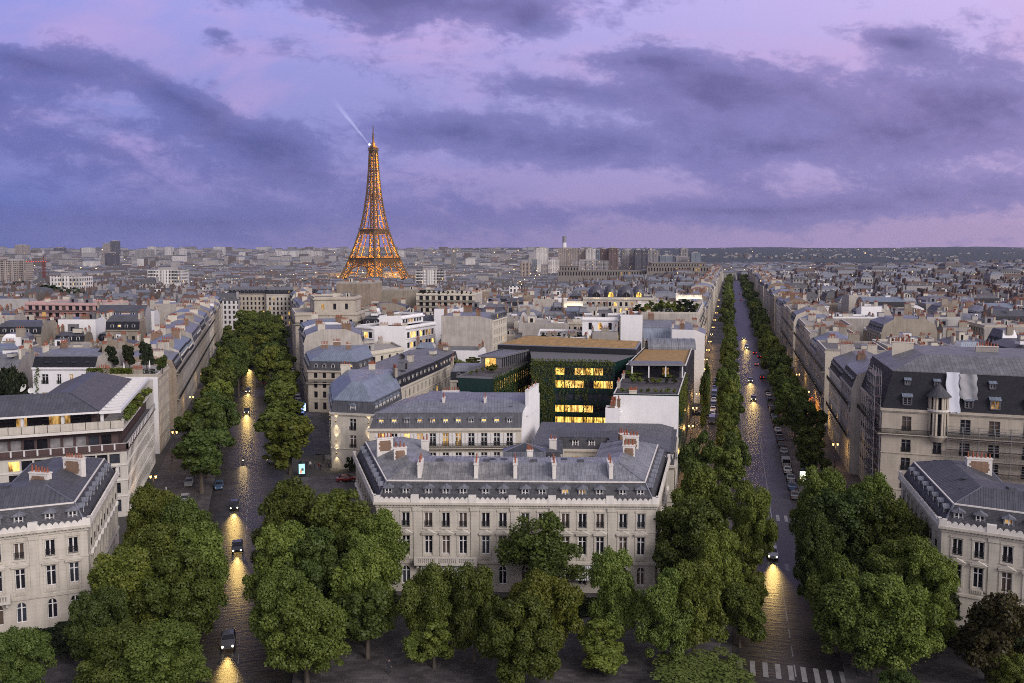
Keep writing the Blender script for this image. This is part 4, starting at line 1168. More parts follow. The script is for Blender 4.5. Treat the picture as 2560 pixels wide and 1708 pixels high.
H('terrace_house', 'white blind walled house below a planted roof terrace, two satellite dishes at its side', 'house', [(21.6, 175), (35.2, 173.2), (43.6, 206), (28.6, 208)], 19.0, wall=GREENP, blank=(0, 3), party=WHITE, roof='flat', deck=PAVE, seed=23, parapet=.3, cornice=0, sp=3, ww=1.6)
H('white_annex', 'small white annex with flat roof leaning on the blind white wall', 'annex', [(19.6, 172.2), (22.6, 171.8), (23.2, 174.7), (20.2, 175.4)], 16.4, wall=WHITE, blank=(0, 1, 2, 3), party=WHITE, roof='flat', deck=BITUMEN, seed=24, cornice=0, parapet=.3)
H('grass_roof_house', 'flat house with rectangular dry grass roof, grey barrel vault on top', 'office building', [(28.8, 208.2), (43.6, 206.2), (58, 262), (45, 266)], 20.3, wall=BLACKM, blank=(3,), party=BLACKM, roof='flat', deck=GRASS, seed=25, parapet=.5, cornice=0, sp=2.6)
# mid-distance houses one can tell apart
H('stepped_house', 'white modern house with a bare stepped side wall and terraced window bands', 'apartment house', [(-50, 300), (-38.6, 299), (-29.5, 318), (-44, 326), (-57, 304)], 21.5, wall=WHITE, blank=(0, 2), party=WHITE, roof='flat', deck=BITUMEN, rows=[(1, 3), (4, 6), (7.3, 9.3), (10.6, 12.6), (14, 16), (17.6, 19.8)], sp=2.1, ww=1.75, lit=.3, boxes=3, seed=31, cornice=.5)
H('roof_penthouse', 'dark roofed upper storey set back on the white stepped house', 'penthouse', [(-48.5, 302), (-40.5, 301.5), (-34, 316), (-44, 322)], 25.0, z0=22.3, wall=WHITE, blank=(0,), party=WHITE, roof='flat', deck=BITUMEN, rows=[(.6, 2.3)], sp=2, ww=1.6, boxes=2, seed=32, cornice=.6)
H('blind_wall_house', 'tall bare grey plaster gable wall with dark streaks and a mansard on its right', 'apartment house', [(-24.8, 290), (-6.8, 288), (-2, 306), (-22, 309)], 25.2, wall=CREAM, blank=(0, 2, 3), party=BLIND, roof='mansard', mh=.3, inset=.1, rh=1.2, in2=5, seed=33)
H('white_cabin_house', 'low white house with glazed lean-to against the bare grey gable', 'house', [(-26, 270), (-11, 268.5), (-9, 284), (-24, 286)], 15.5, wall=WHITE, blank=(0, 1), party=WHITE, roof='hip', rh=1.5, in2=4, upper=ZINC2, seed=34)
H('cream_terrace_house', 'cream house with a curved parapet and tall arched doors below the white stepped wall', 'house', [(-59, 268), (-46.5, 266), (-37, 280), (-43, 296), (-57, 297)], 16.2, wall=CREAM, blank=(3, 4), party=CREAM, roof='flat', deck=GRAVEL, rows=[(1, 3.5), (5, 7.5), (9, 11), (12.3, 15)], seed=35, sp=3.4, boxes=1)
PN1 = [(-62.5, 252), (-46.8, 250), (-44, 262), (-50, 278), (-69.8, 276)]
H('blue_zinc_house', 'corner house with pale blue zinc hip roof and three brick chimney stacks beside left avenue', 'apartment house', PN1, 13.0, wall=STONE, blank=(2,), mh=2.8, inset=.7, rh=2.6, in2=4.6, lower=SLATE2, upper=ZINC3, dbody=TRIM, seed=36, sp=3,
  chim=[(-60, 264, R(10), 2.2, .8, 1.4, 5, BRICK, None), (-52, 262, R(10), 1.6, .8, 1.4, 4, BRICK, None), (-57.5, 271, R(10), 2.4, .8, 1.5, 6, BRICK, None)], balc=(9.2,))
H('tan_gable_house', 'house with tan party wall gables and a tall pot-lined chimney by left avenue', 'apartment house', [(-70.2, 278), (-50.6, 280), (-53, 296), (-75.5, 297)], 18.4, wall=STONE3, blank=(0, 2), party=BLIND, mh=2.6, inset=.8, rh=2, in2=5, upper=ZINC, seed=37)
H('white_gable_house', 'house with white party wall stub above blue zinc roofs by left avenue', 'apartment house', [(-75.8, 299), (-58, 301), (-60, 318), (-81.5, 316)], 19.5, wall=STONE3, blank=(0, 2), party=WHITE, mh=2.4, inset=.8, rh=1.6, in2=5, upper=ZINC3, seed=38)
H('rounded_house', 'limestone corner block with a set back rounded attic and white cabins beside left avenue', 'apartment house', [(-86.5, 330), (-62.5, 333), (-61, 352), (-71, 362), (-95, 357)], 24.0, z0=0, wall=STONE, blank=(2,), roof='flat', deck=GRAVEL, seed=39, balc=(20,), sp=2.8, boxes=1)
H('attic_block', 'set back limestone attic block with white cabins on the limestone corner house', 'penthouse', [(-80, 335), (-64, 337), (-64, 350), (-72, 357), (-86, 352)], 30.0, z0=24.3, wall=STONE, roof='flat', deck=BITUMEN, seed=40, rows=[(1.2, 3.6)], sp=4.5, boxes=3, cornice=.6)
H('bare_brick_block', 'broad block with bare stained brick side wall left of the iron tower foot', 'apartment house', [(-89, 420), (-71.5, 418), (-69, 440), (-90, 444)], 32.5, wall=STONE3, blank=(0, 1, 2), party=RUBBLE, roof='flat', deck=GRAVEL, seed=41, boxes=2)
H('brown_wall_block', 'long block with dark brown bare wall and one pale chimney breast', 'apartment house', [(-71, 452), (-46, 450), (-44, 470), (-70, 474)], 27.5, wall=STONE3, blank=(0, 2, 3), party=STONE4, roof='flat', deck=GRAVEL, seed=42, boxes=2)
H('planted_terrace_block', 'long beige block with three planted balcony floors facing the place', 'apartment house', [(-50, 432), (-19, 428), (-16, 446), (-48, 450)], 26.5, wall=CREAM, blank=(1, 3), roof='flat', deck=GRAVEL, seed=43, balc=(20.2, 22.7), sp=3.4, ww=1.9, rows=[(8, 10), (11, 13), (14, 16), (17.3, 19.3), (20.4, 22.6), (23.6, 25.7)], boxes=4)
H('white_box_house', 'plain white blind block behind the bare grey gable', 'apartment house', [(-32, 340), (-22, 339), (-20, 354), (-31, 356)], 24.0, wall=WHITE, blank=(0, 1, 3), party=WHITE, roof='hip', rh=1.5, in2=3.5, upper=ZINC3, seed=44)
H('villa_with_tower', 'white house with round headed windows and a stepped white chimney wall', 'house', [(24, 282), (36, 280.5), (39, 298), (26, 300)], 26.2, wall=WHITE, blank=(3,), party=WHITE, roof='flat', deck=GRAVEL, seed=45, rows=[(8, 10), (11.5, 13.5), (15, 17), (18.5, 20.6), (22.6, 25)], sp=3, lit=.4, boxes=2)
H('white_chimney_block', 'tall plain white stair block beside the round windowed white house', 'house', [(36.4, 277), (43.6, 276), (45, 292), (38.6, 293.5)], 27.4, wall=WHITE, blank=(0, 1, 2, 3), party=WHITE, roof='flat', deck=BITUMEN, seed=46, cornice=0, boxes=1)
H('white_terrace_step', 'low white stepped terrace wall with clipped hedge left of the white house', 'house', [(8.5, 272), (24, 270), (26, 279), (24, 296), (10, 298)], 20.6, wall=WHITE, blank=(0, 1), party=WHITE, roof='flat', deck=GRAVEL, seed=47, boxes=1)
H('palace_hotel', 'grand hotel with bare pale wall, lit cornices and a planted roof terrace', 'hotel', [(44, 316), (70.5, 312.5), (86, 372), (58, 378)], 25.5, wall=STONE2, blank=(0, 3), party=BLIND, roof='flat', deck=GRAVEL, seed=48, sp=2.8, lit=.3, balc=(19, 22.2), rows=[(1, 3.4), (4.6, 7), (8.2, 10.2), (11.4, 13.4), (14.6, 16.6), (17.8, 18.9), (19.4, 21.4), (22.5, 24.6)])
H('zinc_lean_house', 'low house with steep blue zinc back slope against the bare pale hotel wall', 'house', [(46, 288), (64, 286), (69.5, 310), (45.8, 313)], 18.5, wall=STONE, blank=(3, 2), mh=4, inset=2.2, rh=1, in2=4, lower=ZINC3, upper=ZINC, seed=49, dorm=False)
H('vaulted_gable_house', 'house with a white concave gable wall and green fascia behind the grass roof', 'house', [(52, 268), (62, 265.5), (66, 283), (55, 286)], 22.6, wall=STONE2, blank=(0, 2, 3), party=WHITE, roof='hip', rh=1.4, in2=3, seed=50)
H('pink_terrace_block', 'low pink terraced block with white balcony bands on the far left', 'apartment house', [(-219, 372), (-181, 366), (-178, 384), (-216, 392)], 25.5, wall=PINK, blank=(1, 3), roof='flat', deck=GRAVEL, seed=51, balc=(19, 22), sp=3.2, ww=2, boxes=3)
# heavy limestone block under repair on the right avenue
PJ = [(70.2, 155.5), (113, 141.2), (121, 165), (76.5, 180.0)]
J = H('repair_block', 'big limestone apartment block under repair, steep dark mansard with hanging white sheeting', 'apartment block', PJ, 20.0, wall=STONE, rows=[(1, 3.4), (4.8, 7.2), (8.3, 10.7), (11.8, 14.2), (15.8, 18.6)],
  cols={0: [(3.5, 5.1), (8.9, 10.3), (13.3, 15.0), (18.0, 19.8), (23.5, 25.3), (29, 30.8), (35, 37)], 3: bays(24, 9, 2.4, 1.0)}, blank=(1, 2), party=STONE3, win=True, wstyle='french cross grey', rail=True, mh=6.9, inset=2.1, rh=2.6, in2=6.5, lower=SLATE, upper=ZINC2, dorm=False, balc=(15.3,), seed=60, lit=.05, chim=[(81, 171, R(-20), 4, .8, 1.4, 8, CREAM, None), (95, 165, R(-20), 4, .8, 1.2, 8, STONE3, None)])

DB = H('domed_block', 'flat topped block carrying four dark glazed roof domes', 'apartment block', [(34, 396), (67, 392), (71, 418), (38, 422)], 26.4, wall=STONE2, blank=(3,), roof='flat', deck=BITUMEN, seed=61, lit=.2)

# ---------------------------------------------------------------- trees
def leaf_mat(name, c, c2):
    m, t, b, gg, o = newmat(name)
    geo = t.nodes.new('ShaderNodeNewGeometry'); oi = t.nodes.new('ShaderNodeObjectInfo')
    tcx = t.nodes.new('ShaderNodeTexCoord')
    n = gg.noise(tcx.outputs['Object'], 0.45, 3, 0.6)
    f = gg.m('ADD', gg.m('MULTIPLY', geo.outputs['Random Per Island'], 0.55), gg.m('MULTIPLY', gg.ss(n, 0.3, 0.7), 0.45))
    cc = gg.mix(f, c, c2)
    v_ = gg.m('MULTIPLY_ADD', oi.outputs['Random'], 0.60, 0.62)
    h_ = gg.m('FRACT', gg.m('MULTIPLY', oi.outputs['Random'], 17.3))
    cc = gg.mix(1.0, cc, gg.comb(gg.m('MULTIPLY', v_, gg.m('MULTIPLY_ADD', h_, .26, .92)), v_, gg.m('MULTIPLY', v_, gg.m('MULTIPLY_ADD', h_, -.3, 1.0))), 'MULTIPLY')
    t.nodes.remove(b)
    d = t.nodes.new('ShaderNodeBsdfDiffuse'); tr = t.nodes.new('ShaderNodeBsdfTranslucent'); gl = t.nodes.new('ShaderNodeBsdfGlossy')
    gl.inputs['Roughness'].default_value = 0.5; gl.inputs['Color'].default_value = (.5, .5, .5, 1)
    t.links.new(cc, d.inputs[0]); t.links.new(gg.mix(1.0, cc, (1.1, 1.25, .5), 'MULTIPLY'), tr.inputs[0])
    mx = t.nodes.new('ShaderNodeMixShader'); mx.inputs[0].default_value = 0.25; t.links.new(d.outputs[0], mx.inputs[1]); t.links.new(tr.outputs[0], mx.inputs[2])
    m2 = t.nodes.new('ShaderNodeMixShader'); m2.inputs[0].default_value = 0.03; t.links.new(mx.outputs[0], m2.inputs[1]); t.links.new(gl.outputs[0], m2.inputs[2])
    t.links.new(m2.outputs[0], o.inputs[0])
    return m
LEAF = leaf_mat('plane_leaves', (0.054, 0.085, 0.018), (0.185, 0.225, 0.050))
LEAF2 = leaf_mat('chestnut_leaves', (0.043, 0.073, 0.018), (0.13, 0.172, 0.042))
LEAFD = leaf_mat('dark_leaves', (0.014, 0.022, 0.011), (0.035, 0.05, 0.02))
LEAFR = leaf_mat('bronze_leaves', (0.028, 0.026, 0.013), (0.06, 0.055, 0.024))
LEAFY = leaf_mat('pale_leaves', (0.065, 0.09, 0.022), (0.14, 0.165, 0.05))
BARK = plain('bark', (0.075, 0.062, 0.048), 0.9, 0, 0.4)
def leaf_cloud(lobes, n, size, rr, fill=.35, loose=False):
    """leaf quads on the shells of overlapping clumps; returns vertex and face lists"""
    V = []; F = []
    wts = [r * r for _, r in lobes]; tot = sum(wts)
    for (c, r), w_ in zip(lobes, wts):
        k = int(n * w_ / tot)
        for _ in range(k):
            z = rr.uniform(-.75, 1); a = rr.uniform(0, 2 * math.pi); q = math.sqrt(max(0, 1 - z * z))
            nrm = Vector((q * math.cos(a), q * math.sin(a), z))
            rad = r * (rr.uniform(.3, 1.0) if rr.random() < fill else rr.uniform(.84, 1.14))
            if rr.random() < .07: rad = r * rr.uniform(1.1, 1.42)
            p = c + nrm * rad
            if any((p - c2).length < r2 * .62 for c2, r2 in lobes if c2 is not c and abs(c2.x - p.x) < r2): continue
            d = (nrm + Vector((rr.gauss(0, .62), rr.gauss(0, .62), rr.gauss(.22, .5)))).normalized()
            t1 = d.orthogonal().normalized(); ang = rr.uniform(0, 6.28); t1 = (t1 * math.cos(ang) + d.cross(t1) * math.sin(ang)); t2 = d.cross(t1)
            s = size * rr.uniform(.6, 1.35); i = len(V)
            V += [p - t1 * s * .5 - t2 * s * .12, p - t2 * s * .42 + t1 * s * .08, p + t1 * s * .55, p + t2 * s * .42 - t1 * s * .05]
            F.append((i, i + 1, i + 2, i + 3))
    return V, F
def crown_mesh(name, R_, H_, z0, n, size, nl, seed, mat, shape='dome', loose=0.0):
    """a crown of a few main boughs, each carrying rounded leaf clumps, with gaps between them"""
    rr = random.Random(seed); lobes = []; subs = []
    ns = max(3, int(nl / 13))
    for k in range(ns):
        best = None
        for _ in range(30):
            z = rr.uniform(-.75, 1); a = rr.uniform(0, 6.283); q = math.sqrt(max(0, 1 - z * z)); rad = rr.uniform(.38, .70) if k else .15
            if shape == 'dome': p = Vector((q * math.cos(a) * rad, q * math.sin(a) * rad, z * rad * (1 if z > 0 else .8)))
            else: p = Vector((q * math.cos(a) * rad * .88, q * math.sin(a) * rad * .88, z * rad * 1.08))
            d = min([(p - c).length for c, _ in subs], default=9)
            if best is None or d > best[0]: best = (d, p)
        subs.append((best[1], rr.uniform(.30, .47)))
    for k in range(nl):
        c, r = subs[k % ns]
        for _ in range(40):
            z = rr.uniform(-.8, 1); a = rr.uniform(0, 6.283); q = math.sqrt(max(0, 1 - z * z))
            p = c + Vector((q * math.cos(a), q * math.sin(a), z)) * r * rr.uniform(.75, 1.0)
            P = Vector((p.x * R_, p.y * R_, z0 + H_ / 2 + p.z * H_ / 2))
            if P.z > z0 and all((P - c2).length > .55 * r2 for c2, r2 in lobes): break
        lobes.append((P, R_ * rr.uniform(.10, .225)))
    # let the clumps fill the crown's whole width and height
    ex = max(max(math.hypot(c.x, c.y) + r for c, r in lobes), .1); zl = min(c.z - r for c, r in lobes); zh = max(c.z + r for c, r in lobes)
    lobes = [(Vector((c.x * R_ * 1.03 / ex, c.y * R_ * 1.03 / ex, z0 + (c.z - zl) * H_ / (zh - zl))), r * R_ * 1.03 / ex) for c, r in lobes]
    V, F = leaf_cloud(lobes, n, size, rr)
    me = bpy.data.meshes.new(name); me.from_pydata([tuple(v_) for v_ in V], [], F); me.materials.append(mat); me.update()
    return me, lobes
def limb(mb, p, q, r0, r1, n=6):
    p, q = Vector(p), Vector(q); d = (q - p).normalized(); a = d.orthogonal().normalized(); b = d.cross(a)
    A = [p + (a * math.cos(6.283 * k / n) + b * math.sin(6.283 * k / n)) * r0 for k in range(n)]
    B = [q + (a * math.cos(6.283 * k / n) + b * math.sin(6.283 * k / n)) * r1 for k in range(n)]
    for k in range(n): mb.face((A[k], A[(k + 1) % n], B[(k + 1) % n], B[k]), BARK)
    mb.face(B, BARK)
def trunk_mesh(R_, H_, z0, lobes, seed):
    rr = random.Random(seed); mb = MB(); r = .045 * R_ + .06
    fork = z0 + H_ * .22
    limb(mb, (0, 0, -.1), (.05, 0, z0 * .6), r * 1.25, r); limb(mb, (.05, 0, z0 * .6), (0, .05, fork), r, r * .8)
    for c, lr in sorted(lobes, key=lambda t: rr.random())[:9]:
        mid = Vector((c.x * .45, c.y * .45, fork + (c.z - fork) * .5 + .3))
        limb(mb, (0, .05, fork - rr.uniform(0, .8)), mid, r * .5, r * .3, 5); limb(mb, mid, c, r * .3, r * .1, 5)
    return mb.mesh('trunk')
PROTO = {}
def proto(key, R_, H_, z0, n, size, nl, seed, mat, shape='dome', name='plane_tree'):
    me, lobes = crown_mesh(name + '_crown', R_, H_, z0, n, size, nl, seed, mat, shape)
    PROTO[key] = (me, trunk_mesh(R_, H_, z0, lobes, seed), R_, H_ + z0, name)
big = []
for k in range(6): proto(f'L{k}', 6.0, 13.0, 1.6, 50000, .31, 150, 100 + k, LEAF if k % 3 else LEAF2, 'egg' if k % 3 else 'dome')
for k in range(3): proto(f'M{k}', 3.6, 8.0, 1.4, 16000, .32, 66, 120 + k, LEAF if k else LEAF2, 'egg')
for k in range(5): proto(f'A{k}', 4.6, 10.2, 2.4, 12500, .50, 66, 130 + k, LEAF if k % 2 else LEAF2, 'egg')
for k in range(2): proto(f'F{k}', 4.6, 9.6, 3.0, 2800, 1.0, 40, 140 + k, LEAF2 if k else LEAF, 'egg')
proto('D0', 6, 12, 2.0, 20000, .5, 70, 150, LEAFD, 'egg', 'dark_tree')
proto('B0', 6, 11, 2.0, 20000, .42, 90, 151, LEAFR, 'egg', 'bronze_tree')
proto('Y0', 5.2, 8, 4.0, 9000, .34, 90, 152, LEAFY, 'dome', 'acacia_tree')
proto('Y1', 5.2, 9.2, 4.0, 20000, .28, 90, 153, LEAF2, 'dome', 'acacia_tree')
proto('S0', 1.2, 2.2, .3, 1400, .26, 18, 154, LEAFD, 'egg', 'garden_shrub')
proto('S1', 1.2, 1.9, .2, 1300, .28, 18, 155, LEAF, 'egg', 'garden_shrub')
def tree(key, x, y, r, top, label, group=None, z=0.0, cat='tree', rz=None):
    cm, tm, R_, T_, name = PROTO[key]
    root = thing(name, label, cat, (x, y, z), rnd.uniform(0, 6.28) if rz is None else rz, group)
    root.scale = (r / R_, r / R_, (top - z) / T_)
    put('crown', cm, root); put('trunk', tm, root)
    return root
def tpix(key, px, py, wpx, y, label, z=0.0, **k):
    """a tree whose crown top stands at a photo pixel (2350-wide scale) at distance y"""
    px, py, wpx = px * 1.0894, py * 1.0894, wpx * 1.0894
    x, zt = atd(px, py, y); t = y / ray(px, py)[1]
    return tree(key, x, y, wpx / 2 / FPX * t, zt, label, z=z, **k)
near = [
 ('L0', 40, 1440, 150, 90, 'rounded green tree cut by the left edge beneath the corner mansion'),
 ('L1', 275, 1435, 190, 90, 'low green tree at the bottom left beside the dark gap'),
 ('L2', 375, 1432, 200, 90, 'low broad tree at the bottom left nearest the left avenue kerb'),
 ('L2', 345, 1112, 130, 145, 'tree top nearest the office block wall left of the left avenue'),
 ('L3', 425, 1135, 160, 136, 'tree with a ragged top beside the parked cars left of the left avenue'),
 ('L4', 345, 1195, 190, 125, 'bright crowned tree beside the left mansion side wall'),
 ('L5', 435, 1205, 190, 122, 'tree overhanging the headlight glow on the left avenue'),
 ('L1', 290, 1262, 190, 114, 'lower tree touching the front corner of the left mansion'),
 ('L3', 400, 1262, 200, 112, 'lower dark green tree at the left kerb of the left avenue'),
 ('L0', 225, 1345, 150, 107, 'shaded tree under the arched windows of the left mansion'),
 ('L5', 655, 1100, 165, 143, 'tree beside the junction right of the left avenue'),
 ('L0', 775, 1122, 200, 124, 'huge yellow green tree hiding the left end of the central mansion'),
 ('L4', 860, 1165, 150, 119, 'tree with reddish flecks covering the mansion corner windows'),
 ('L1', 645, 1200, 160, 127, 'darker tree leaning over the right kerb of the left avenue'),
 ('L3', 725, 1215, 190, 117, 'dense tree between the junction tree and the grey green corner tree'),
 ('L5', 840, 1255, 160, 112, 'lower green tree standing at the mansion garden corner'),
 ('L2', 650, 1300, 140, 113, 'shaded tree at the kerb below the leaning darker tree'),
 ('L2', 700, 1352, 190, 99, 'grey green tree at the near corner of the left avenue'),
 ('M0', 842, 1340, 125, 98, 'narrow tree right of the grey green corner tree'),
 ('M1', 996, 1416, 108, 95.5, 'small isolated tree standing in front of the central mansion'),
 ('L3', 1192, 1370, 200, 92.5, 'large pale green tree at the front of the place'),
 ('M2', 1382, 1432, 125, 95.5, 'small round tree right of the large pale front tree'),
 ('Y1', 1255, 1175, 225, 113, 'airy fine leaved tree covering the middle windows of the mansion'),
 ('L4', 985, 1285, 145, 108, 'dim tree below the mansion balcony, first from the left in the second row'),
 ('L2', 1088, 1292, 125, 108, 'dim tree under the striped awning in the second row'),
 ('L4', 1245, 1300, 175, 102, 'green tree just below the airy fine leaved tree'),
 ('L1', 1408, 1258, 135, 108, 'upright bright tree before the right windows of the mansion'),
 ('L5', 1520, 1300, 140, 101, 'dim tree in the second row, left one of two near the right avenue'),
 ('L1', 1595, 1285, 150, 101, 'dim tree in the second row, right one of two near the right avenue'),
 ('L0', 1590, 1140, 190, 122, 'tall bright tree at the right end of the central mansion'),
 ('L2', 1650, 1210, 120, 117, 'green tree between the tall bright one and the right avenue kerb'),
 ('L3', 1618, 1062, 155, 137, 'bright tree behind the tall one at the mansion end'),
 ('M1', 1600, 988, 84, 152, 'slim tree beside the courtyard house wall on the right avenue'),
 ('L2', 1728, 1105, 105, 130, 'dark tree hanging over the left kerb of the right avenue'),
 ('M2', 1716, 1252, 100, 112, 'roundish dark tree beside the car on the right avenue'),
 ('M0', 1700, 1340, 96, 101, 'thin sparse tree on the left corner of the right avenue'),
 ('L1', 1885, 1070, 130, 142, 'tree in front of the scaffolded wall right of the right avenue'),
 ('L4', 2000, 1082, 130, 137, 'tree against the bottom of the limestone block under repair'),
 ('L0', 1945, 1118, 200, 126, 'huge bright crowned tree right of the right avenue'),
 ('L5', 2040, 1130, 170, 125, 'bright tree right of the huge bright crown'),
 ('L3', 1880, 1165, 110, 128, 'dark tree leaning over the right kerb of the right avenue'),
 ('L4', 2075, 1222, 190, 115, 'large tree touching the right corner mansion'),
 ('L1', 2135, 1262, 150, 112, 'tree nearest the windows of the right corner mansion'),
 ('L5', 1965, 1305, 190, 101, 'large dark green tree at the near right corner of the right avenue'),
 ('L2', 2060, 1322, 190, 99, 'green tree beside the large dark one at the near right corner'),
 ('L3', 1925, 1265, 130, 114, 'shaded tree overhanging the right kerb by the zebra crossing'),
 ('B0', 2275, 1345, 190, 95.5, 'bronze brown tree below the right corner mansion'),
 ('D0', 2320, 1440, 180, 96, 'very dark tree in the bottom right corner'),
 ('L3', 2062, 1537, 110, 91, 'tree top rising from the bottom edge at right'),
 ('L0', 2330, 1500, 130, 92, 'green crown cut by the right end of the bottom edge'),
 ('Y0', 1600, 1520, 250, 91, 'pale yellowish tree top rising at the bottom edge'),
 ('D0', 455, 1300, 110, 118, 'shadowed tree just left of the headlight glow on the left avenue'),  # shadowed trees from here: shade under the crowns put into dark leaf colour
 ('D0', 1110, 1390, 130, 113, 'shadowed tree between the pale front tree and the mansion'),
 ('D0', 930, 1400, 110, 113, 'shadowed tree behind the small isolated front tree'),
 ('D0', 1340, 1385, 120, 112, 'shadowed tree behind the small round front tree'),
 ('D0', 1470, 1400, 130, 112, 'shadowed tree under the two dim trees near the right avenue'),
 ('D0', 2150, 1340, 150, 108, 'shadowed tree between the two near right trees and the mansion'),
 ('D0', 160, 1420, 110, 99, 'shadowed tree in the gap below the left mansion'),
]
for a in near:
    if a[0][0] in 'LBD' and a[4] < 146:
        zt = 16.8 - (a[2] - 1060) * .0155 if a[0][0] != 'D' else a[4] and 50 - (a[2] - 572) / 1900 * a[4]
        yy = (50 - zt) * 1900 / (a[2] - 572) if a[0][0] != 'D' else a[4]
        a = (*a[:4], min(a[4], max(88, yy)), a[5])
    a = (*a[:3], a[3] * (1.32 if a[0][0] == 'M' else 1.08), *a[4:])
    tpix(*a)
# avenue rows: clear of the carriageway, one beyond the other
def row(av, l, s_list, key, r, top, where, group, jit=.6, far=False):
    n = len(s_list)
    for k, s in enumerate(s_list):
        x, y = av(s + rnd.uniform(-1, 1), l + rnd.uniform(-jit, jit))
        f = rnd.uniform(.82, 1.16)
        kk = f'{key}{rnd.randrange(5 if key == "A" else 2)}'
        lab = f'{ORD[k]} avenue tree from the place in the {where}' if k else f'avenue tree nearest the place in the {where}'
        tree(kk, x, y, r * f, top * rnd.uniform(.82, 1.14) + gz(x, y), lab, group, gz(x, y))
row(avL, -9.2, [176, 188, 200, 213, 227, 241, 256, 271, 287, 303, 320, 337, 355, 373, 392], 'A', 6.4, 14.5, 'left row of the left avenue', 'trees lining the left avenue', .8)
row(avL, -5.0, [292, 318, 340, 362, 385, 405, 425, 445, 465, 485, 505], 'A', 7.0, 15.0, 'inner left line of the left avenue', 'trees lining the left avenue', .8)
row(avL, 9.0, [186, 214, 232, 248, 266, 284, 302, 322, 342, 362, 384, 404, 424, 446, 470, 496], 'A', 6.3, 13.5, 'right row of the left avenue', 'trees lining the left avenue', .8)
row(avL, 5.2, [300, 330, 352, 374, 396, 418, 440, 462, 486], 'A', 7.0, 14.5, 'inner right line of the left avenue', 'trees lining the left avenue', .8)
row(avR, -8.2, [166, 175, 185, 196, 207, 218, 229, 241, 253, 265, 278, 291, 305, 319, 333, 348, 363, 379, 395, 412, 430, 448, 467, 487, 508, 530], 'A', 4.1, 12.8, 'left row of the right avenue', 'trees lining the right avenue')
row(avR, 9.0, [184, 205, 226, 240, 254, 268, 282, 296, 310, 325, 340, 356, 372, 388, 405, 422, 440, 458, 477, 497, 518], 'A', 5.1, 13.0, 'right row of the right avenue', 'trees lining the right avenue')
row(avR, -9.3, [553 + 26 * k for k in range(28)], 'F', 5.6, 13.5, 'distant left row of the right avenue', 'trees lining the right avenue', .8)
row(avR, 9.6, [541 + 26 * k for k in range(28)], 'F', 5.8, 13.5, 'distant right row of the right avenue', 'trees lining the right avenue', .8)
# garden trees on roofs and in courts
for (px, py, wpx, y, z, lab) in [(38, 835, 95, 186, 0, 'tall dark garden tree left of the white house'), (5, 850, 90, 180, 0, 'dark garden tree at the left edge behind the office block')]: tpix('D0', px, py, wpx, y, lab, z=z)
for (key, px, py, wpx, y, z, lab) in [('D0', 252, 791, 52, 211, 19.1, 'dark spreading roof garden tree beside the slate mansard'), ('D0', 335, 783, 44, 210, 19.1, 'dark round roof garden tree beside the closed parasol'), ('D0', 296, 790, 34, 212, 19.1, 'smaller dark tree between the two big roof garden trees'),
     ('M0', 372, 815, 34, 205, 19.1, 'green shrub tree at the corner of the roof garden'), ('M1', 1052, 826, 58, 246, 14.5, 'bushy tree on the terrace beside the slate range'), ('M2', 1085, 820, 55, 250, 14.5, 'round bushy tree right of its twin on the terrace'), ('M1', 1132, 836, 30, 214, 18.1, 'small tree before the grey pavilion'),
     ('M1', 1445, 850, 60, 200, 19.1, 'bushy tree at the left of the planted roof terrace'), ('M2', 1530, 856, 52, 200, 19.1, 'bushy tree at the right of the planted roof terrace'), ('M0', 1622, 830, 30, 214, 0, 'dark street tree against the green facade on the right avenue')]:
    tpix(key, px, py, wpx, y, lab, z=z)
sh = 0
def shrubs(pts, where, group, keys=('S0', 'S1'), lo=1.0, hi=1.9):
    for k, (x, y, z) in enumerate(pts):
        h = rnd.uniform(lo, hi); tree(rnd.choice(keys), x, y, h * rnd.uniform(.5, .8), z + h, f'low shrub, {ORD[k] if k else "first"} from the left {where}', group, z, 'shrub')
P3 = lambda a, b, n, z: [(a[0] + (b[0] - a[0]) * (k + .5) / n, a[1] + (b[1] - a[1]) * (k + .5) / n, z) for k in range(n)]
shrubs(P3((-103, 201), (-87, 201), 11, 19.2), 'along the roof garden edge', 'roof garden shrubs')
shrubs(P3((23, 177), (35.5, 175.5), 9, 19.3), 'along the planted terrace over the white wall', 'planted terrace shrubs', ('S1',), .7, 1.3)
shrubs(P3((27, 190), (38, 189), 7, 19.2), 'at the back of the planted terrace', 'planted terrace shrubs')
shrubs(P3((-11, 209), (2, 233), 10, 18.1), 'on the green wing terrace', 'wing terrace shrubs', ('S1',), .8, 1.4)
shrubs(P3((9.5, 272.5), (23, 270.6), 8, 20.8), 'on the white stepped terrace', 'stepped terrace shrubs', ('S0',), 1.2, 2)
shrubs(P3((46, 317.5), (70, 313.6), 16, 25.7), 'along the hotel roof terrace', 'hotel terrace shrubs', ('S0', 'S1'), 1.5, 3.4)
shrubs(P3((54, 330), (76, 335), 9, 25.7), 'in front of the hotel domes', 'hotel terrace shrubs', ('S0', 'S1'), 2.5, 4.5)
shrubs(P3((-49, 432.6), (-20, 428.8), 12, 26.7), 'on the beige terrace block', 'terrace block shrubs', ('S0',), 1.2, 2.2)
oc = lambda i, f, z, d=.9: (ofo[0] + ofs[i][0] + (ofs[i + 1][0] - ofs[i][0]) * f, ofo[1] + ofs[i][1] + (ofs[i + 1][1] - ofs[i][1]) * f + d, z)
shrubs([oc(0, f, 17.0) for f in (.62, .66, .70, .78, .88, .91, .94, .97)], 'in the office block front planters', 'office planters', ('S1',), .8, 1.3)
shrubs([oc(1, f, 17.2, .4) for f in (.03, .09, .15, .21, .28, .35, .43, .5, .58, .66, .75, .85)], 'in the office block avenue side planters', 'office planters', ('S1',), 1.4, 2.4)
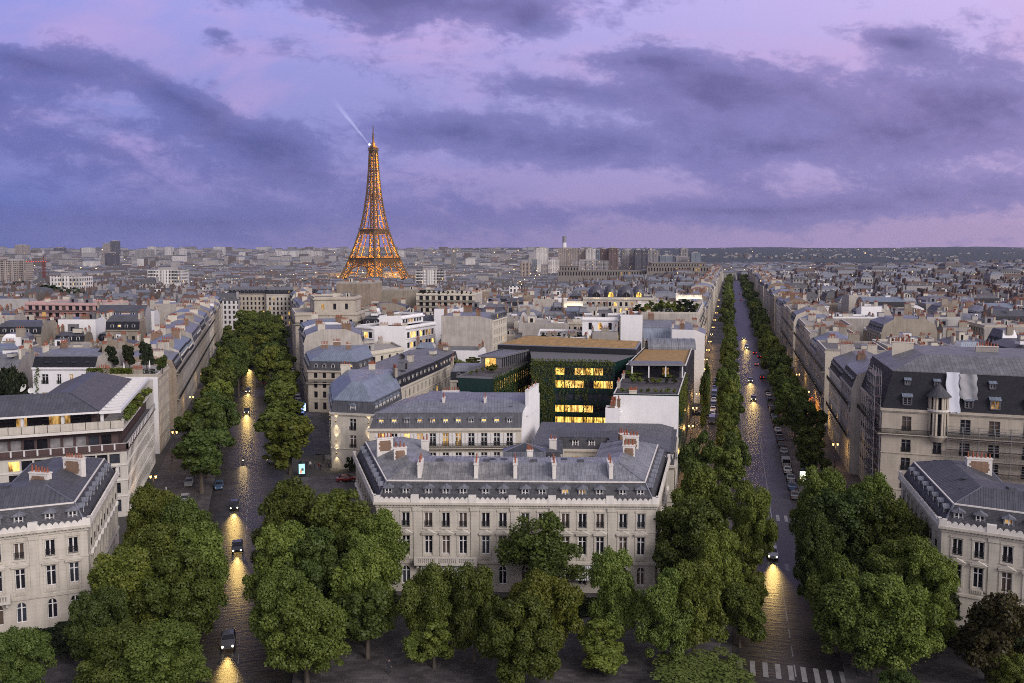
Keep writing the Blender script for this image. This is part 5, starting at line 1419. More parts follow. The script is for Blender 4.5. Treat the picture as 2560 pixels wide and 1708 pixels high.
# clipped ball before the townhouse door
tree('S0', -36.6, 183.4, 1.5, 3.4, 'dark clipped round shrub beside the townhouse door', None, 0.0, 'shrub')
# ivy hanging over the green glass front
def ivy(name, label, p, q, ztop, strands, seed):
    rr = random.Random(seed); lobes = []
    p, q = Vector((*p, 0)), Vector((*q, 0)); d = (q - p); L = d.length; d.normalize(); no = Vector((d.y, -d.x, 0))
    V = []; F = []
    for (u, w_, z0) in strands:
        n = int((ztop - z0) * w_ * 26)
        for _ in range(n):
            f = rr.random() ** .8; z = ztop + .5 - (ztop - z0) * f
            x = u + rr.gauss(0, w_ * .36) + .25 * math.sin(z * 1.3 + u)
            c = p + d * x + no * rr.uniform(.08, .5) + UPV * z
            nn = (no + Vector((rr.gauss(0, .5), rr.gauss(0, .5), rr.gauss(.3, .4)))).normalized(); t1 = nn.orthogonal().normalized(); t2 = nn.cross(t1); s = rr.uniform(.2, .4); i = len(V)
            V += [c - t1 * s * .5, c - t2 * s * .5, c + t1 * s * .5, c + t2 * s * .5]; F.append((i, i + 1, i + 2, i + 3))
    me = bpy.data.meshes.new(name); me.from_pydata([tuple(v_) for v_ in V], [], F); me.materials.append(LEAF2); me.update()
    o = put(name, me); tag(o, label, 'climbing plant'); return o
rr = random.Random(5)
ivy('hanging_ivy', 'ivy curtain hanging over the lit windows of the green glass front', (5.2, 215.5), (26.6, 212.9), 21.0,
    [(k * .5 + rr.uniform(-.2, .2), rr.uniform(.3, .75), 0 + rr.uniform(2, 8)) for k in range(12)] + [(6.2 + k * .75, rr.uniform(.15, .42), rr.uniform(5, 18)) for k in range(20)] + [(k * 1.1, .9, 19.3) for k in range(20)], 1)
ivy('hanging_ivy', 'ivy curtain hanging over the right end of the terrace wing', (-4.6, 203.5), (4.9, 232), 18.4, [(k * 1.0 + rr.uniform(-.3, .3), rr.uniform(.4, .8), rr.uniform(6, 15) - k * .3) for k in range(30)], 2)
ivy('hanging_ivy', 'sparse ivy trailing down the green side wall on the right avenue', (35.3, 174), (43.8, 206), 19.3, [(k * 1.6, rr.uniform(.3, .7), rr.uniform(9, 16)) for k in range(20)], 3)
ivy('climbing_creeper', 'brown creeper stems at the corner of the white house', (-119.3, 204.9), (-103.8, 204.9), 20.3, [(.8, .5, 11), (1.3, .4, 16)], 4)

# ---------------------------------------------------------------- avenue frontages and the roofscape
def inside(p, poly):
    r = False; n = len(poly)
    for i in range(n):
        a, b = poly[i], poly[(i + 1) % n]
        if (a[1] > p[1]) != (b[1] > p[1]) and p[0] < (b[0] - a[0]) * (p[1] - a[1]) / (b[1] - a[1]) + a[0]: r = not r
    return r
def free(poly):
    c = (sum(p[0] for p in poly) / len(poly), sum(p[1] for p in poly) / len(poly))
    for e in EXPL:
        if abs(e[0][0] - c[0]) > 90 or abs(e[0][1] - c[1]) > 90: continue
        pts = list(poly) + [c] + [((poly[i][0] + poly[i - 1][0]) / 2, (poly[i][1] + poly[i - 1][1]) / 2) for i in range(len(poly))]
        ec = (sum(p[0] for p in e) / len(e), sum(p[1] for p in e) / len(e))
        if any(inside(p, e) for p in pts) or any(inside(p, poly) for p in list(e) + [ec] + [((e[i][0] + e[i - 1][0]) / 2, (e[i][1] + e[i - 1][1]) / 2) for i in range(len(e))]): return False
    return True
WALLN = {STONE: 'cream stone', STONE2: 'pale stone', STONE3: 'grey stone', STONE4: 'sooty stone', CREAM: 'cream rendered', WHITE: 'white rendered', GREYR: 'grey rendered', BLIND: 'tan rendered', PINK: 'pink rendered'}
ROOFN = {ZINC: 'zinc', ZINC2: 'dull zinc', ZINC3: 'blue zinc', ZINC4: 'dark zinc', SLATE: 'slate', GRAVEL: 'flat gravel', BITUMEN: 'flat black'}
NB = [0]
def avrow(av, side, l, s0, s1, where, group, seed, hmin=17.5, hmax=20.5, lit=.05):
    rr = random.Random(seed); s = s0; k = 0
    while s < s1:
        wd = rr.uniform(15, 26) * (1.0 if s < 500 else 1.4); dp = rr.uniform(13, 17)
        a, b = av(s, l), av(s + wd, l); c, d = av(s + wd, l + side * dp), av(s, l + side * dp)
        poly = [d, c, b, a] if side < 0 else [a, b, c, d]
        # make counter-clockwise with known edges
        ar = sum(poly[i][0] * poly[(i + 1) % 4][1] - poly[(i + 1) % 4][0] * poly[i][1] for i in range(4))
        if ar < 0: poly = poly[::-1]
        # edge facing the avenue
        mids = [((poly[i][0] + poly[(i + 1) % 4][0]) / 2, (poly[i][1] + poly[(i + 1) % 4][1]) / 2) for i in range(4)]
        am = ((a[0] + b[0]) / 2, (a[1] + b[1]) / 2); fi = min(range(4), key=lambda i: dist(mids[i], am)); sides = ((fi + 1) % 4, (fi + 3) % 4)
        if not free(poly): s += 4; continue
        z = gz(*am); wl = rr.choice((STONE, STONE3, STONE3, STONE4, STONE, CREAM, STONE4)); up = rr.choice((ZINC, ZINC2, ZINC3, ZINC)); ze = rr.uniform(hmin, hmax)
        kind = rr.random()
        lab = f'{WALLN[wl]} house with {ROOFN[up]} roof, {ORD[k] if k else "first"} from the place, {where}'
        kw = dict(z0=z, wall=wl, blank=sides, seed=seed * 100 + k, group=group, lit=lit, upper=up, party=rr.choice((BLIND, RUBBLE, STONE3, CREAM, RUBBLE, BLIND)), balc=((8.3, 15.4) if s < 420 else ()), sp=2.4 if s < 600 else 3.2)
        EXPL.append(poly)
        if kind < .82: haus('avenue_house', lab, 'apartment house', poly, ze + z, mh=rr.uniform(2.4, 3.2), inset=rr.uniform(.8, 1.4), rh=rr.uniform(1.2, 2.2), in2=4.5, lower=rr.choice((SLATE, SLATE2, ZINC4)), dorm=s < 560, dbody=rr.choice((ZINC2, TRIM, ZINC4)), **kw)
        else: haus('avenue_house', lab, 'apartment house', poly, ze + 2 + z, roof='flat', deck=rr.choice((GRAVEL, BITUMEN)), boxes=2, **{**kw, 'upper': ZINC})
        k += 1; NB[0] += 1
        s += wd + (11 if rr.random() < .14 else 0.05)
avrow(avR, 1, 18.0, 192, 1330, 'right side of right avenue', 'houses lining the right avenue', 3)
avrow(avR, -1, -19.8, 268, 1330, 'left side of right avenue', 'houses lining the right avenue', 4, 18, 21, .25)
avrow(avL, -1, -19.8, 208, 520, 'left side of left avenue', 'houses lining the left avenue', 5, 16, 19)
avrow(avL, 1, 19.6, 372, 520, 'right side of left avenue', 'houses lining the left avenue', 6)
# the houses closing the left avenue
for k, (x0, x1, y0) in enumerate([(-185, -160, 540), (-159, -137, 536), (-136, -112, 545), (-111, -90, 552)]):
    poly = [(x0, y0), (x1, y0), (x1, y0 + 16), (x0, y0 + 16)]; EXPL.append(poly)
    haus('closing_house', f'house closing the end of the left avenue, {ORD[k] if k else "first"} from the left', 'apartment house', poly, 21, wall=(STONE, STONE2)[k % 2], blank=(1, 3), upper=ZINC2, seed=700 + k, balc=(), z0=gz(x0, y0), group='houses closing the left avenue')

# the roofscape between: individual houses as far as one can tell them apart, then one mass
def sector(x, y):
    if x < -4.1 - .2995 * y: return 'left of left avenue'
    if x > 8.6 + .263 * y: return 'right of right avenue'
    return 'between the avenues'
rr = random.Random(77)
cells = []
y = 168.0
while y < 1000:
    dpt = rr.uniform(12, 18) * (1 + y / 3000)
    x = -.66 * y - 30
    while x < .66 * y + 30:
        wd = rr.uniform(9, 20) * (1 + y / 2600)
        cells.append((x, y, wd, dpt)); x += wd + .05
    y += dpt + (8 if rr.random() < .2 else .05)
done = {}
rest = []
count = 0
for (x, y, wd, dpt) in cells:
    sk = rr.uniform(-1.5, 1.5); rot = {'left of left avenue': -.24, 'right of right avenue': .18}.get(sector(x + wd / 2, y + dpt / 2), rr.uniform(-.04, .04))
    px_ = x + wd / 2
    # shear with the local street direction
    poly = [(x + .0, y + rr.uniform(-.5, .5)), (x + wd, y + rr.uniform(-.5, .5)), (x + wd + rot * dpt, y + dpt), (x + rot * dpt, y + dpt)]
    c = (x + wd / 2 + rot * dpt / 2, y + dpt / 2)
    sR = (c[1] * .967 + (c[0] - 8.6) * .2544); lR = ((c[0] - 8.6) * .967 - c[1] * .2544)
    sL = (c[1] * .958 - (c[0] + 4.1) * .2869); lL = ((c[0] + 4.1) * .958 + c[1] * .2869)
    if abs(lR) < 21 + wd * .35 and sR < 1330: continue
    if abs(lL) < 21 + wd * .35 and sL < 535: continue
    if y < 205 and c[0] < 60: continue
    if rr.random() < .06: continue
    if not free(poly): 
        # try a smaller plot
        poly = [(c[0] + (p[0] - c[0]) * .6, c[1] + (p[1] - c[1]) * .6) for p in poly]
        if not free(poly): continue
    EXPL.append(poly)
    dd = math.hypot(*c)
    cells_d = dd
    rest.append((dd, poly, c))
rest.sort(key=lambda t: t[0])
INDIV = 290
names = {}
for k, (dd, poly, c) in enumerate(rest[:INDIV]):
    wl = rr.choices((STONE, STONE2, STONE3, CREAM, WHITE, GREYR, BLIND, STONE4), (4, 4, 4, 3, 5, 3, 2, 4))[0]
    up = rr.choice((ZINC, ZINC2, ZINC3, ZINC4, ZINC4)); kind = rr.random(); z = gz(*c); ze = rr.uniform(13.0, 20.5) + (3 if rr.random() < .12 else 0)
    pt = rr.choice((BLIND, RUBBLE, RUBBLE, STONE4, STONE3, WHITE, BLIND, GREYR, WHITE)); bl = rr.choice(((0, 1, 3), (1, 3), (1, 3), (0, 1, 3), (2,), (0,)))
    if kind < .62: rd = f'{ROOFN[up]} mansard'
    elif kind < .78: rd = f'low {ROOFN[up]} roof'
    else: rd = 'flat cabin dotted roof'
    key = (WALLN[wl], rd, sector(*c)); names[key] = names.get(key, 0) + 1
    num = names[key]
    front = 'bare front' if 0 in bl else 'windowed front'
    lab = f'{WALLN[wl]} house, {rd}, {sector(*c)}' + (f', {ORD[num - 1]} such from place' if num > 1 else ', nearest such to place')
    kw = dict(z0=z, wall=wl, blank=bl, party=pt, seed=2000 + k, group='houses of the roofscape', lit=.04, upper=up, sp=2.6, boxes=rr.choice((0, 0, 1, 2)))
    if kind < .62: haus('town_house', lab, 'apartment house', poly, ze + z, mh=rr.uniform(2.2, 3.2), inset=rr.uniform(.8, 1.6), rh=rr.uniform(.9, 2.4), in2=rr.uniform(3.5, 6), lower=rr.choice((SLATE, SLATE, SLATE2, ZINC4)), dorm=dd < 460, dbody=rr.choice((ZINC2, TRIM, WPAINT)), **kw)
    elif kind < .78: haus('town_house', lab, 'apartment house', poly, ze + z - 1, roof='hip', rh=rr.uniform(1.4, 2.8), in2=rr.uniform(4, 6.5), **kw)
    else: haus('town_house', lab, 'apartment house', poly, ze + z + 2.2, roof='flat', deck=rr.choice((GRAVEL, BITUMEN, GRAVEL)), **{**kw, 'boxes': 3}, balc=() if dd > 420 else (14.2,))
# far town as one mass: walls with window rows in the material
def far_wall(name, c, warm):
    m, t, b, gg, o = newmat(name)
    uvv, uu_, vv_ = uvs(t)
    fu = gg.m('FRACT', gg.m('DIVIDE', uu_, 2.7)); fv = gg.m('FRACT', gg.m('DIVIDE', vv_, 3.1))
    a = gg.m('LESS_THAN', gg.m('ABSOLUTE', gg.m('SUBTRACT', fu, .5)), .24); bb = gg.m('LESS_THAN', gg.m('ABSOLUTE', gg.m('SUBTRACT', fv, .5)), .32)
    wn = t.nodes.new('ShaderNodeTexWhiteNoise'); wn.noise_dimensions = '3D'
    t.links.new(gg.comb(gg.m('FLOOR', gg.m('DIVIDE', uu_, 2.7)), gg.m('FLOOR', gg.m('DIVIDE', vv_, 3.1)), 1.0), wn.inputs[0])
    win = gg.m('MULTIPLY', a, bb); lit = gg.m('MULTIPLY', win, gg.m('GREATER_THAN', wn.outputs[0], warm))
    geo = t.nodes.new('ShaderNodeNewGeometry'); rnd_ = gg.m('MULTIPLY_ADD', geo.outputs['Random Per Island'], .7, .6)
    base_ = gg.mix(1.0, c, gg.comb(rnd_, gg.m('MULTIPLY', rnd_, .985), gg.m('MULTIPLY', rnd_, .96)), 'MULTIPLY')
    t.links.new(gg.mix(win, base_, (.03, .03, .035)), b.inputs['Base Color'])
    b.inputs['Roughness'].default_value = .8
    b.inputs['Emission Color'].default_value = (1, .62, .25, 1); t.links.new(gg.m('MULTIPLY', lit, .9), b.inputs['Emission Strength'])
    return m
FARW = far_wall('far_town_wall', (.31, .30, .305), .975); FARP = plain('far_town_plaster', (.33, .315, .315), .9, 0, .35); FARZ = plain('far_town_zinc', (.15, .16, .20), .6, 0, .4); FARS = plain('far_town_slate', (.08, .08, .09), .7, 0, .3); FARB = plain('far_town_brick', (.12, .10, .09), .9, 0, .4); FARR = plain('far_town_tile', (.12, .075, .062), .9, 0, .3)
FARWH = far_wall('far_town_white', (.58, .57, .58), .98)
def far_house(mb, poly, z0, h, rr, mans=True, detail=1):
    n = len(poly); wl = rr.choice((FARW, FARW, FARW, FARWH))
    for i in range(n):
        if detail == 0 and i == 2: continue
        a, b = poly[i], poly[(i + 1) % n]; L = dist(a, b); m_ = FARP if (rr.random() < .30) else FARB if rr.random() < .25 else wl
        mb.face(((*a, z0), (*b, z0), (*b, z0 + h), (*a, z0 + h)), m_, [(0, 0), (L, 0), (L, h), (0, h)])
    X = lambda f1, f2: (poly[0][0] + (poly[1][0] - poly[0][0]) * f1 + (poly[3][0] - poly[0][0]) * f2, poly[0][1] + (poly[1][1] - poly[0][1]) * f1 + (poly[3][1] - poly[0][1]) * f2)
    if mans and detail:
        q = offset(poly, rr.choice((1.0, 1.6))); q2 = offset(poly, rr.choice((3.2, 4.2))); up = rr.choice((FARZ, FARZ, FARS, FARR)); lo = rr.choice((FARS, FARS, FARZ))
        t1 = z0 + h + rr.uniform(1.8, 3); t2 = t1 + rr.uniform(.6, 2)
        for i in range(n):
            j = (i + 1) % n
            mb.face(((*poly[i], z0 + h), (*poly[j], z0 + h), (*q[j], t1), (*q[i], t1)), lo); mb.face(((*q[i], t1), (*q[j], t1), (*q2[j], t2), (*q2[i], t2)), up)
        mb.face([(*p, t2) for p in q2], up)
        for _ in range(rr.choice((2, 3, 4)) if detail > 1 else 1):
            x, yy = X(rr.choice((.02, .93)), rr.uniform(.05, .7)); mb.box(x, x + .9, yy, yy + rr.uniform(1.5, 4.5), t1 - 2, t2 + rr.uniform(.8, 2.2), rr.choice((FARP, FARB, FARR)), 'd')
            if detail > 1: mb.box(x + .25, x + .6, yy + .2, yy + 1.4, t2 + .8, t2 + rr.uniform(2, 2.8), FARR, 'd')
        if detail > 1:
            for k in range(3):
                x, yy = X(.2 + .28 * k, .04); mb.box(x, x + 1.1, yy, yy + 1.2, z0 + h + .3, z0 + h + 1.9, rr.choice((FARP, FARS)), 'd')
    elif mans:
        up = rr.choice((FARZ, FARS, FARS, FARR, FARZ)); lo = [X(.5 - .5 + .15, .2), X(.85, .2), X(.85, .9), X(.15, .9)]; t2 = z0 + h + rr.uniform(2.5, 4.5)
        for i in range(4):
            j = (i + 1) % 4; mb.face(((*poly[i], z0 + h), (*poly[j], z0 + h), (*lo[j], t2), (*lo[i], t2)), up)
        mb.face([(*p, t2) for p in lo], up)
    else:
        mb.face([(*p, z0 + h) for p in poly], rr.choice((FARP, FARS, FARZ)))
        for _ in range(3 if detail > 1 else 1):
            x, yy = X(rr.uniform(.05, .7), rr.uniform(.05, .7)); mb.box(x, x + rr.uniform(1.5, 5), yy, yy + rr.uniform(1.5, 4), z0 + h, z0 + h + rr.uniform(1.2, 3), rr.choice((FARP, FARWH, FARWH, FARZ, FARR)), 'd')
mb = MB()
for dd, poly, c in rest[INDIV:]:
    h = rr.uniform(13, 19) + (5 if rr.random() < .05 else 0)
    far_house(mb, poly, gz(*c), h, rr, rr.random() < .7, 2)
def river(x, y): return abs(y + .25 * x - 1560) < 70 and x < 420
y = 1000.0
TX, TY = -283.0, 1712.0
while y < 8600:
    dpt = 15 + y * .008; x = -.75 * y
    while x < .75 * y:
        wd = rr.uniform(.6, 1.6) * (13 + y * .006)
        c = (x + wd / 2, y + dpt / 2); lR = ((c[0] - 8.6) * .967 - c[1] * .2544)
        ok = not (abs(lR) < 24 + wd * .3 and y < 1320) and not river(*c) and not (abs(c[0] - TX) < 95 and abs(c[1] - TY) < 130) and rr.random() > (.08 if y < 3500 else .25)
        if y > 1330 and c[0] > .263 * y - 60 and y < 2100 and rr.random() < .2: ok = False
        right = c[0] > .13 * c[1]
        if c[0] > .13 * y and y > 3250: ok = False
        if ok:
            j = rr.uniform(-.3, .3) * dpt * .3; h = (rr.uniform(8, 13) if y < 2400 and -40 < c[0] - .0 * y and c[0] < .30 * y else rr.uniform(13, 24)) + (rr.uniform(8, 30) if rr.random() < .05 and not right and y > 2500 else 0)
            poly = [(x, y + j), (x + wd * .97, y + j), (x + wd * .97, y + j + dpt * .85), (x, y + j + dpt * .85)]
            far_house(mb, poly, gz(*c) - 1, h, rr, rr.random() < .6, 1 if y < 2400 else 0)
        x += wd
    y += dpt
fc = mb.build('distant_town'); tag(fc, 'mass of pale distant houses spreading to the horizon hills', 'town', kind='stuff')

# ---------------------------------------------------------------- lit iron lattice tower
FARI = plain('tower_iron', (0.135, 0.078, 0.028), 0.7, 0, 0.1)
def iron_tower():
    root = thing('lattice_tower', 'tall wrought iron lattice tower lit golden from inside, standing over the roofs', 'tower', (TX, TY, -25), R(45) - math.atan2(TX, TY))
    prof = [(0, 59), (14, 51.5), (30, 44), (57, 35.2), (80, 28.2), (115, 20.0), (150, 14.3), (190, 9.9), (230, 7.2), (276, 5.2)]
    def w_(z):
        for (a, wa), (b, wb) in zip(prof, prof[1:]):
            if z <= b: return wa + (wb - wa) * (z - a) / (b - a)
        return prof[-1][1]
    def s_(z): return 25 - z * .165 if z < 57 else (15.6 - (z - 57) * .085 if z < 115 else max(w_(z) * .52 + (z - 115) * .045, 4))
    def leg(mb, sx, sy, zs, r):
        prev = None
        for z in zs:
            w, s = w_(z), min(s_(z), w_(z)); c = [(sx * w, sy * w), (sx * (w - s), sy * w), (sx * (w - s), sy * (w - s)), (sx * w, sy * (w - s))]
            c = [Vector((x, y, z)) for x, y in c]
            for i in range(4): mb.bar(c[i], c[(i + 1) % 4], r * .8, FARI)
            if prev:
                for i in range(4):
                    j = (i + 1) % 4; mb.bar(prev[i], c[i], r * (2.3, 1.6, 1.0, 1.6)[i], FARI)
                    if i in (0, 3): mb.bar(prev[i], c[j], r * .75, FARI); mb.bar(prev[j], c[i], r * .75, FARI)
            prev = c
    lo = [0, 13, 26, 39, 52, 66, 82, 99, 111]
    for sx in (-1, 1):
        for sy in (-1, 1):
            mb = MB(); leg(mb, sx, sy, lo, .78); mb.build('leg', root)
    mb = MB(); zs = [118, 131, 144, 157, 170, 182, 194, 206, 217, 228, 239, 249, 258, 266, 274]
    for sx in (-1, 1):
        for sy in (-1, 1): leg(mb, sx, sy, zs, .62)
    for z in zs[::3]:
        w = w_(z)
        for a, b in (((-w, -w), (w, -w)), ((w, -w), (w, w)), ((w, w), (-w, w)), ((-w, w), (-w, -w))): mb.bar((*a, z), (*b, z), .28, FARI)
    for a, b in zip(zs, zs[1:]):
        for sx in (-1, 1):
            for q in (0, 1):
                wa, wb = w_(a), w_(b)
                p1, p2 = ((-wa, sx * wa, a), (wb, sx * wb, b)); p3, p4 = ((wa, sx * wa, a), (-wb, sx * wb, b))
                if q: p1, p2, p3, p4 = [(y, x, z) for x, y, z in (p1, p2, p3, p4)]
                if a > 300: mb.bar(p1, p2, .2, FARI); mb.bar(p3, p4, .2, FARI)
    mb.bar((0, 0, 116), (0, 0, 276), .9, FARI)
    mb.build('shaft', root)
    def deck(name, z0, z1, w, n, over):
        mb = MB()
        mb.box(-w, w, -w, w, z0, z0 + .8, FARI); mb.box(-w - over, w + over, -w - over, w + over, z1 - 1.2, z1, FARI)
        for k in range(n + 1):
            x = -w + 2 * w * k / n
            for a, b in (((x, -w), (x, -w)), ((x, w), (x, w)), ((-w, x), (-w, x)), ((w, x), (w, x))): mb.bar((*a, z0), (*b, z1), .35, FARI)
            if k < n:
                x2 = -w + 2 * w * (k + 1) / n
                for sg in (-w, w):
                    mb.bar((x, sg, z0), (x2, sg, z1), .25, FARI); mb.bar((sg, x, z0), (sg, x2, z1), .25, FARI)
        h = z1 + 3.4; o = w + over
        for a, b in (((-w, -w), (w, -w)), ((w, -w), (w, w)), ((w, w), (-w, w)), ((-w, w), (-w, -w))): mb.face(((*a, z0 + 2.2), (*b, z0 + 2.2), (*b, z1 - 1.2), (*a, z1 - 1.2)), FARI)
        for sg in (-o, o):
            mb.bar((-o, sg, z1 + 1.3), (o, sg, z1 + 1.3), .25, FARI); mb.bar((sg, -o, z1 + 1.3), (sg, o, z1 + 1.3), .25, FARI)
            for k in range(n):
                x = -o + 2 * o * k / n; mb.bar((x, sg, z1), (x, sg, h), .22, FARI); mb.bar((sg, x, z1), (sg, x, h), .22, FARI)
        return mb.build(name, root)
    deck('first_platform', 45.5, 57.5, 36.2, 26, 2.0); deck('second_platform', 105, 115.5, 21.2, 14, 1.4)
    mb = MB(); mb.box(-6, 6, -6, 6, 272, 275, FARI); mb.box(-8, 8, -8, 8, 275, 276.2, FARI); mb.box(-7.2, 7.2, -7.2, 7.2, 276.2, 280.5, FARI); mb.box(-8, 8, -8, 8, 280.5, 281.2, FARI); mb.box(-5, 5, -5, 5, 281.2, 285, FARI)
    mb.lathe([(4.2, 285), (4.0, 289), (2.6, 293), (1.2, 296)], FARI, 10); mb.build('top_cabin', root)
    mb = MB(); mb.bar((0, 0, 296), (0, 0, 311), 1.5, FARI, 1.0); mb.bar((0, 0, 311), (0, 0, 326), .7, FARI, .5); mb.box(-1.6, 1.6, -.3, .3, 320, 321, FARI); mb.build('antenna', root)
    for q in range(4):
        mb = MB(); a = q * math.pi / 2; M = Matrix.Rotation(a, 4, 'Z'); mb.M = M; n = 18; pr = None
        for k in range(n + 1):
            t = math.pi * k / n; z = 6 + 35 * math.sin(t); x = -38 * math.cos(t); z2 = z + 5; x2 = x * 1.08; y = -w_(max(z, 4)) + .5
            cur = (Vector((x, y, z)), Vector((x2, y, min(z2, 49))))
            mb.bar(cur[0], cur[1], .3, FARI)
            if pr: mb.bar(pr[0], cur[0], .75, FARI); mb.bar(pr[1], cur[1], .6, FARI); mb.bar(pr[0], cur[1], .3, FARI)
            pr = cur
        mb.build('arch', root)
    # searchlight and its beam
    SL = emit('searchlight', (1, .97, .9), 6)
    mb = MB(); mb.lathe([(1.0, 0), (1.7, .8), (1.7, 2.2), (.8, 3)], SL, 8, (-5.5, 5.5, 286)); mb.build('searchlight', root)
    # golden floodlights inside the ironwork
    def lamp(x, y, z, e, rad=1.0):
        l = bpy.data.lights.new('floodlight', 'POINT'); l.energy = e; l.color = (1.0, .46, .04); l.shadow_soft_size = rad
        o = bpy.data.objects.new('floodlight', l); col.objects.link(o); o.parent = root; o.location = (x, y, z)
    for sx in (-1, 1):
        for sy in (-1, 1):
            for z, e in ((8, 1.1e5), (24, 7e4), (40, 2.5e4), (66, 7e4), (80, 5e4), (95, 3e4)):
                c = w_(z) - s_(z) / 2; lamp(sx * c, sy * c, z, e * 1.35)
    for z in range(120, 272, 12): lamp(2.4, -2.4, z, 7e4)
    for a in range(2): lamp(14 * math.cos(a * 1.57), 14 * math.sin(a * 1.57), 118, 1.2e4)
    lamp(0, -9, 288, 1.4e4); lamp(9, 0, 283, 7e3); lamp(0, -12, 120, 1e4)
    # beam: a faint lit cone of air
    m = bpy.data.materials.new('light_beam'); m.use_nodes = True; t = m.node_tree; t.nodes.clear(); gg = G(t)
    o_ = t.nodes.new('ShaderNodeOutputMaterial'); em = t.nodes.new('ShaderNodeEmission'); tcx = t.nodes.new('ShaderNodeTexCoord'); sp = t.nodes.new('ShaderNodeSeparateXYZ'); t.links.new(tcx.outputs['Object'], sp.inputs[0])
    f = gg.m('POWER', gg.m('SUBTRACT', 1.0, gg.m('DIVIDE', sp.outputs[2], 118.0), clamp=True), 1.5)
    em.inputs[0].default_value = (.85, .85, 1, 1); t.links.new(gg.m('MULTIPLY', f, .075), em.inputs[1]); t.links.new(em.outputs[0], o_.inputs['Volume'])
    mb = MB(); mb.lathe([(.9, 0), (6.0, 118)], FARI, 14)
    mb.mats = [m]; bo = mb.build('light_beam', root, True)
    # the beam leans back and to the left of the picture
    inv = Matrix.Rotation(-root.rotation_euler.z, 3, 'Z')
    bo.rotation_euler = (inv @ Vector((-.62, -.35, .80))).to_track_quat('Z', 'Y').to_euler(); bo.location = (-5.5, 5.5, 287.5)
    return root
iron_tower()

# ---------------------------------------------------------------- skyline: slabs, towers, palace, hills
def tone(name, c, warm=.97, bu=3.0, bv=3.0):
    return far_wall(name, c, warm)
TW = [tone('slab_beige', (.34, .30, .29)), tone('slab_white', (.62, .61, .62)), tone('slab_brown', (.16, .115, .11)), tone('slab_blue', (.20, .24, .30)), tone('slab_dark', (.10, .10, .13)), tone('slab_grey', (.32, .31, .33))]
def slab(px0, px1, pyt, y, mat, label, dep=22, ribs=6, group=None, z0=None, cap=True, pyb=None, name='tower_block', cat='tower block'):
    x0 = ray(px0, 640)[0] / ray(px0, 640)[1] * y; x1 = ray(px1, 640)[0] / ray(px1, 640)[1] * y; zt = atd(px0, pyt, y)[1]
    zb = gz((x0 + x1) / 2, y) - 2 if z0 is None else z0
    root = thing(name, label, cat, ((x0 + x1) / 2, y, zb), 0, group); w = (x1 - x0) / 2; h = zt - zb
    mb = MB()
    for a, b in (((-w, 0), (w, 0)), ((w, 0), (w, dep)), ((w, dep), (-w, dep)), ((-w, dep), (-w, 0))):
        L = dist(a, b); mb.face(((*a, 0), (*b, 0), (*b, h), (*a, h)), mat, [(0, 0), (L, 0), (L, h), (0, h)])
    mb.face(((-w, 0, h), (w, 0, h), (w, dep, h), (-w, dep, h)), FARP)
    mb.build('wall', root)
    if ribs:
        rb = MB()
        for k in range(ribs + 1):
            x = -w + 2 * w * k / ribs; rb.box(x - w * .04, x + w * .04, -.8, 0, 0, h + .5, mat)
        rb.build('pier', root)
    if cap:
        cb = MB(); cb.box(-w * .55, w * .45, dep * .25, dep * .75, h, h + max(2.5, h * .04), FARP); cb.build('plant_room', root)
    return root
c4x = lambda x: 1300 + x / 4.7
c4y = lambda y: 560 + y / 4.7
for (x0, x1, yt, yb, y, mi, rb, lab) in [
    (196, 330, 283, 545, 2350, 1, 4, 'slim pale tower with one light stripe, leftmost of the riverside cluster'), (455, 675, 288, 500, 2400, 0, 9, 'broad beige riverside tower with scattered lit windows'),
    (690, 775, 296, 545, 2420, 0, 4, 'beige tower joined to the white one in the riverside cluster'), (775, 888, 294, 545, 2400, 1, 7, 'white gridded tower in the middle of the riverside cluster'),
    (895, 950, 305, 545, 2500, 3, 3, 'narrow blue tower between the white and brown towers'), (950, 1040, 296, 545, 2400, 2, 4, 'dark brown tower with a plain front in the riverside cluster'), (1045, 1155, 284, 545, 2380, 2, 6, 'tall brown tower with balconies, highest of the riverside cluster'),
    (1198, 1348, 305, 545, 2400, 5, 12, 'blue grey ribbed tower right of the brown towers'), (1350, 1430, 308, 545, 2360, 4, 3, 'near black tower at the right of the riverside cluster'), (1430, 1488, 312, 545, 2420, 4, 4, 'dark narrow tower right of the near black one'),
    (1510, 1640, 312, 450, 2500, 5, 8, 'grey gridded tower right of the dark towers'), (1645, 1790, 375, 450, 2300, 3, 2, 'low glassy office block before the wooded ridge'), (1840, 2010, 385, 450, 2500, 5, 4, 'stepped pale block under the ridge'), (1885, 1978, 290, 390, 2520, 5, 3, 'upper stage of a stepped pale tower at the wooded ridge'),
    (2015, 2125, 338, 450, 2450, 3, 2, 'dark blue office block with a lit rooftop panel'), (330, 460, 420, 545, 2200, 1, 5, 'low white office block left of the broad beige tower'), (140, 196, 418, 545, 2250, 3, 3, 'small bluish block beside the slim pale tower'), (2, 130, 455, 560, 1900, 0, 6, 'low beige slab left of the riverside towers'), (252, 330, 475, 545, 2100, 5, 4, 'small grey block in front of the slim pale tower')]:
    slab(c4x(x0), c4x(x1), c4y(yt), y, TW[mi], lab, 24, rb, 'riverside tower cluster')
x_, z_ = atd(1411, 591, 2600)
ch = thing('factory_chimney', 'tall white chimney with a dark grey top rising above the riverside towers', 'chimney', (x_, 2600, -20))
mb = MB(); mb.lathe([(7.5, 0), (6.2, (z_ + 20) * .82)], plain('chimney_white', (.75, .75, .78), .7), 12); mb.build('stack', ch); mb = MB(); mb.lathe([(6.25, (z_ + 20) * .82), (6.0, z_ + 20)], METAL, 12); mb.build('top', ch)
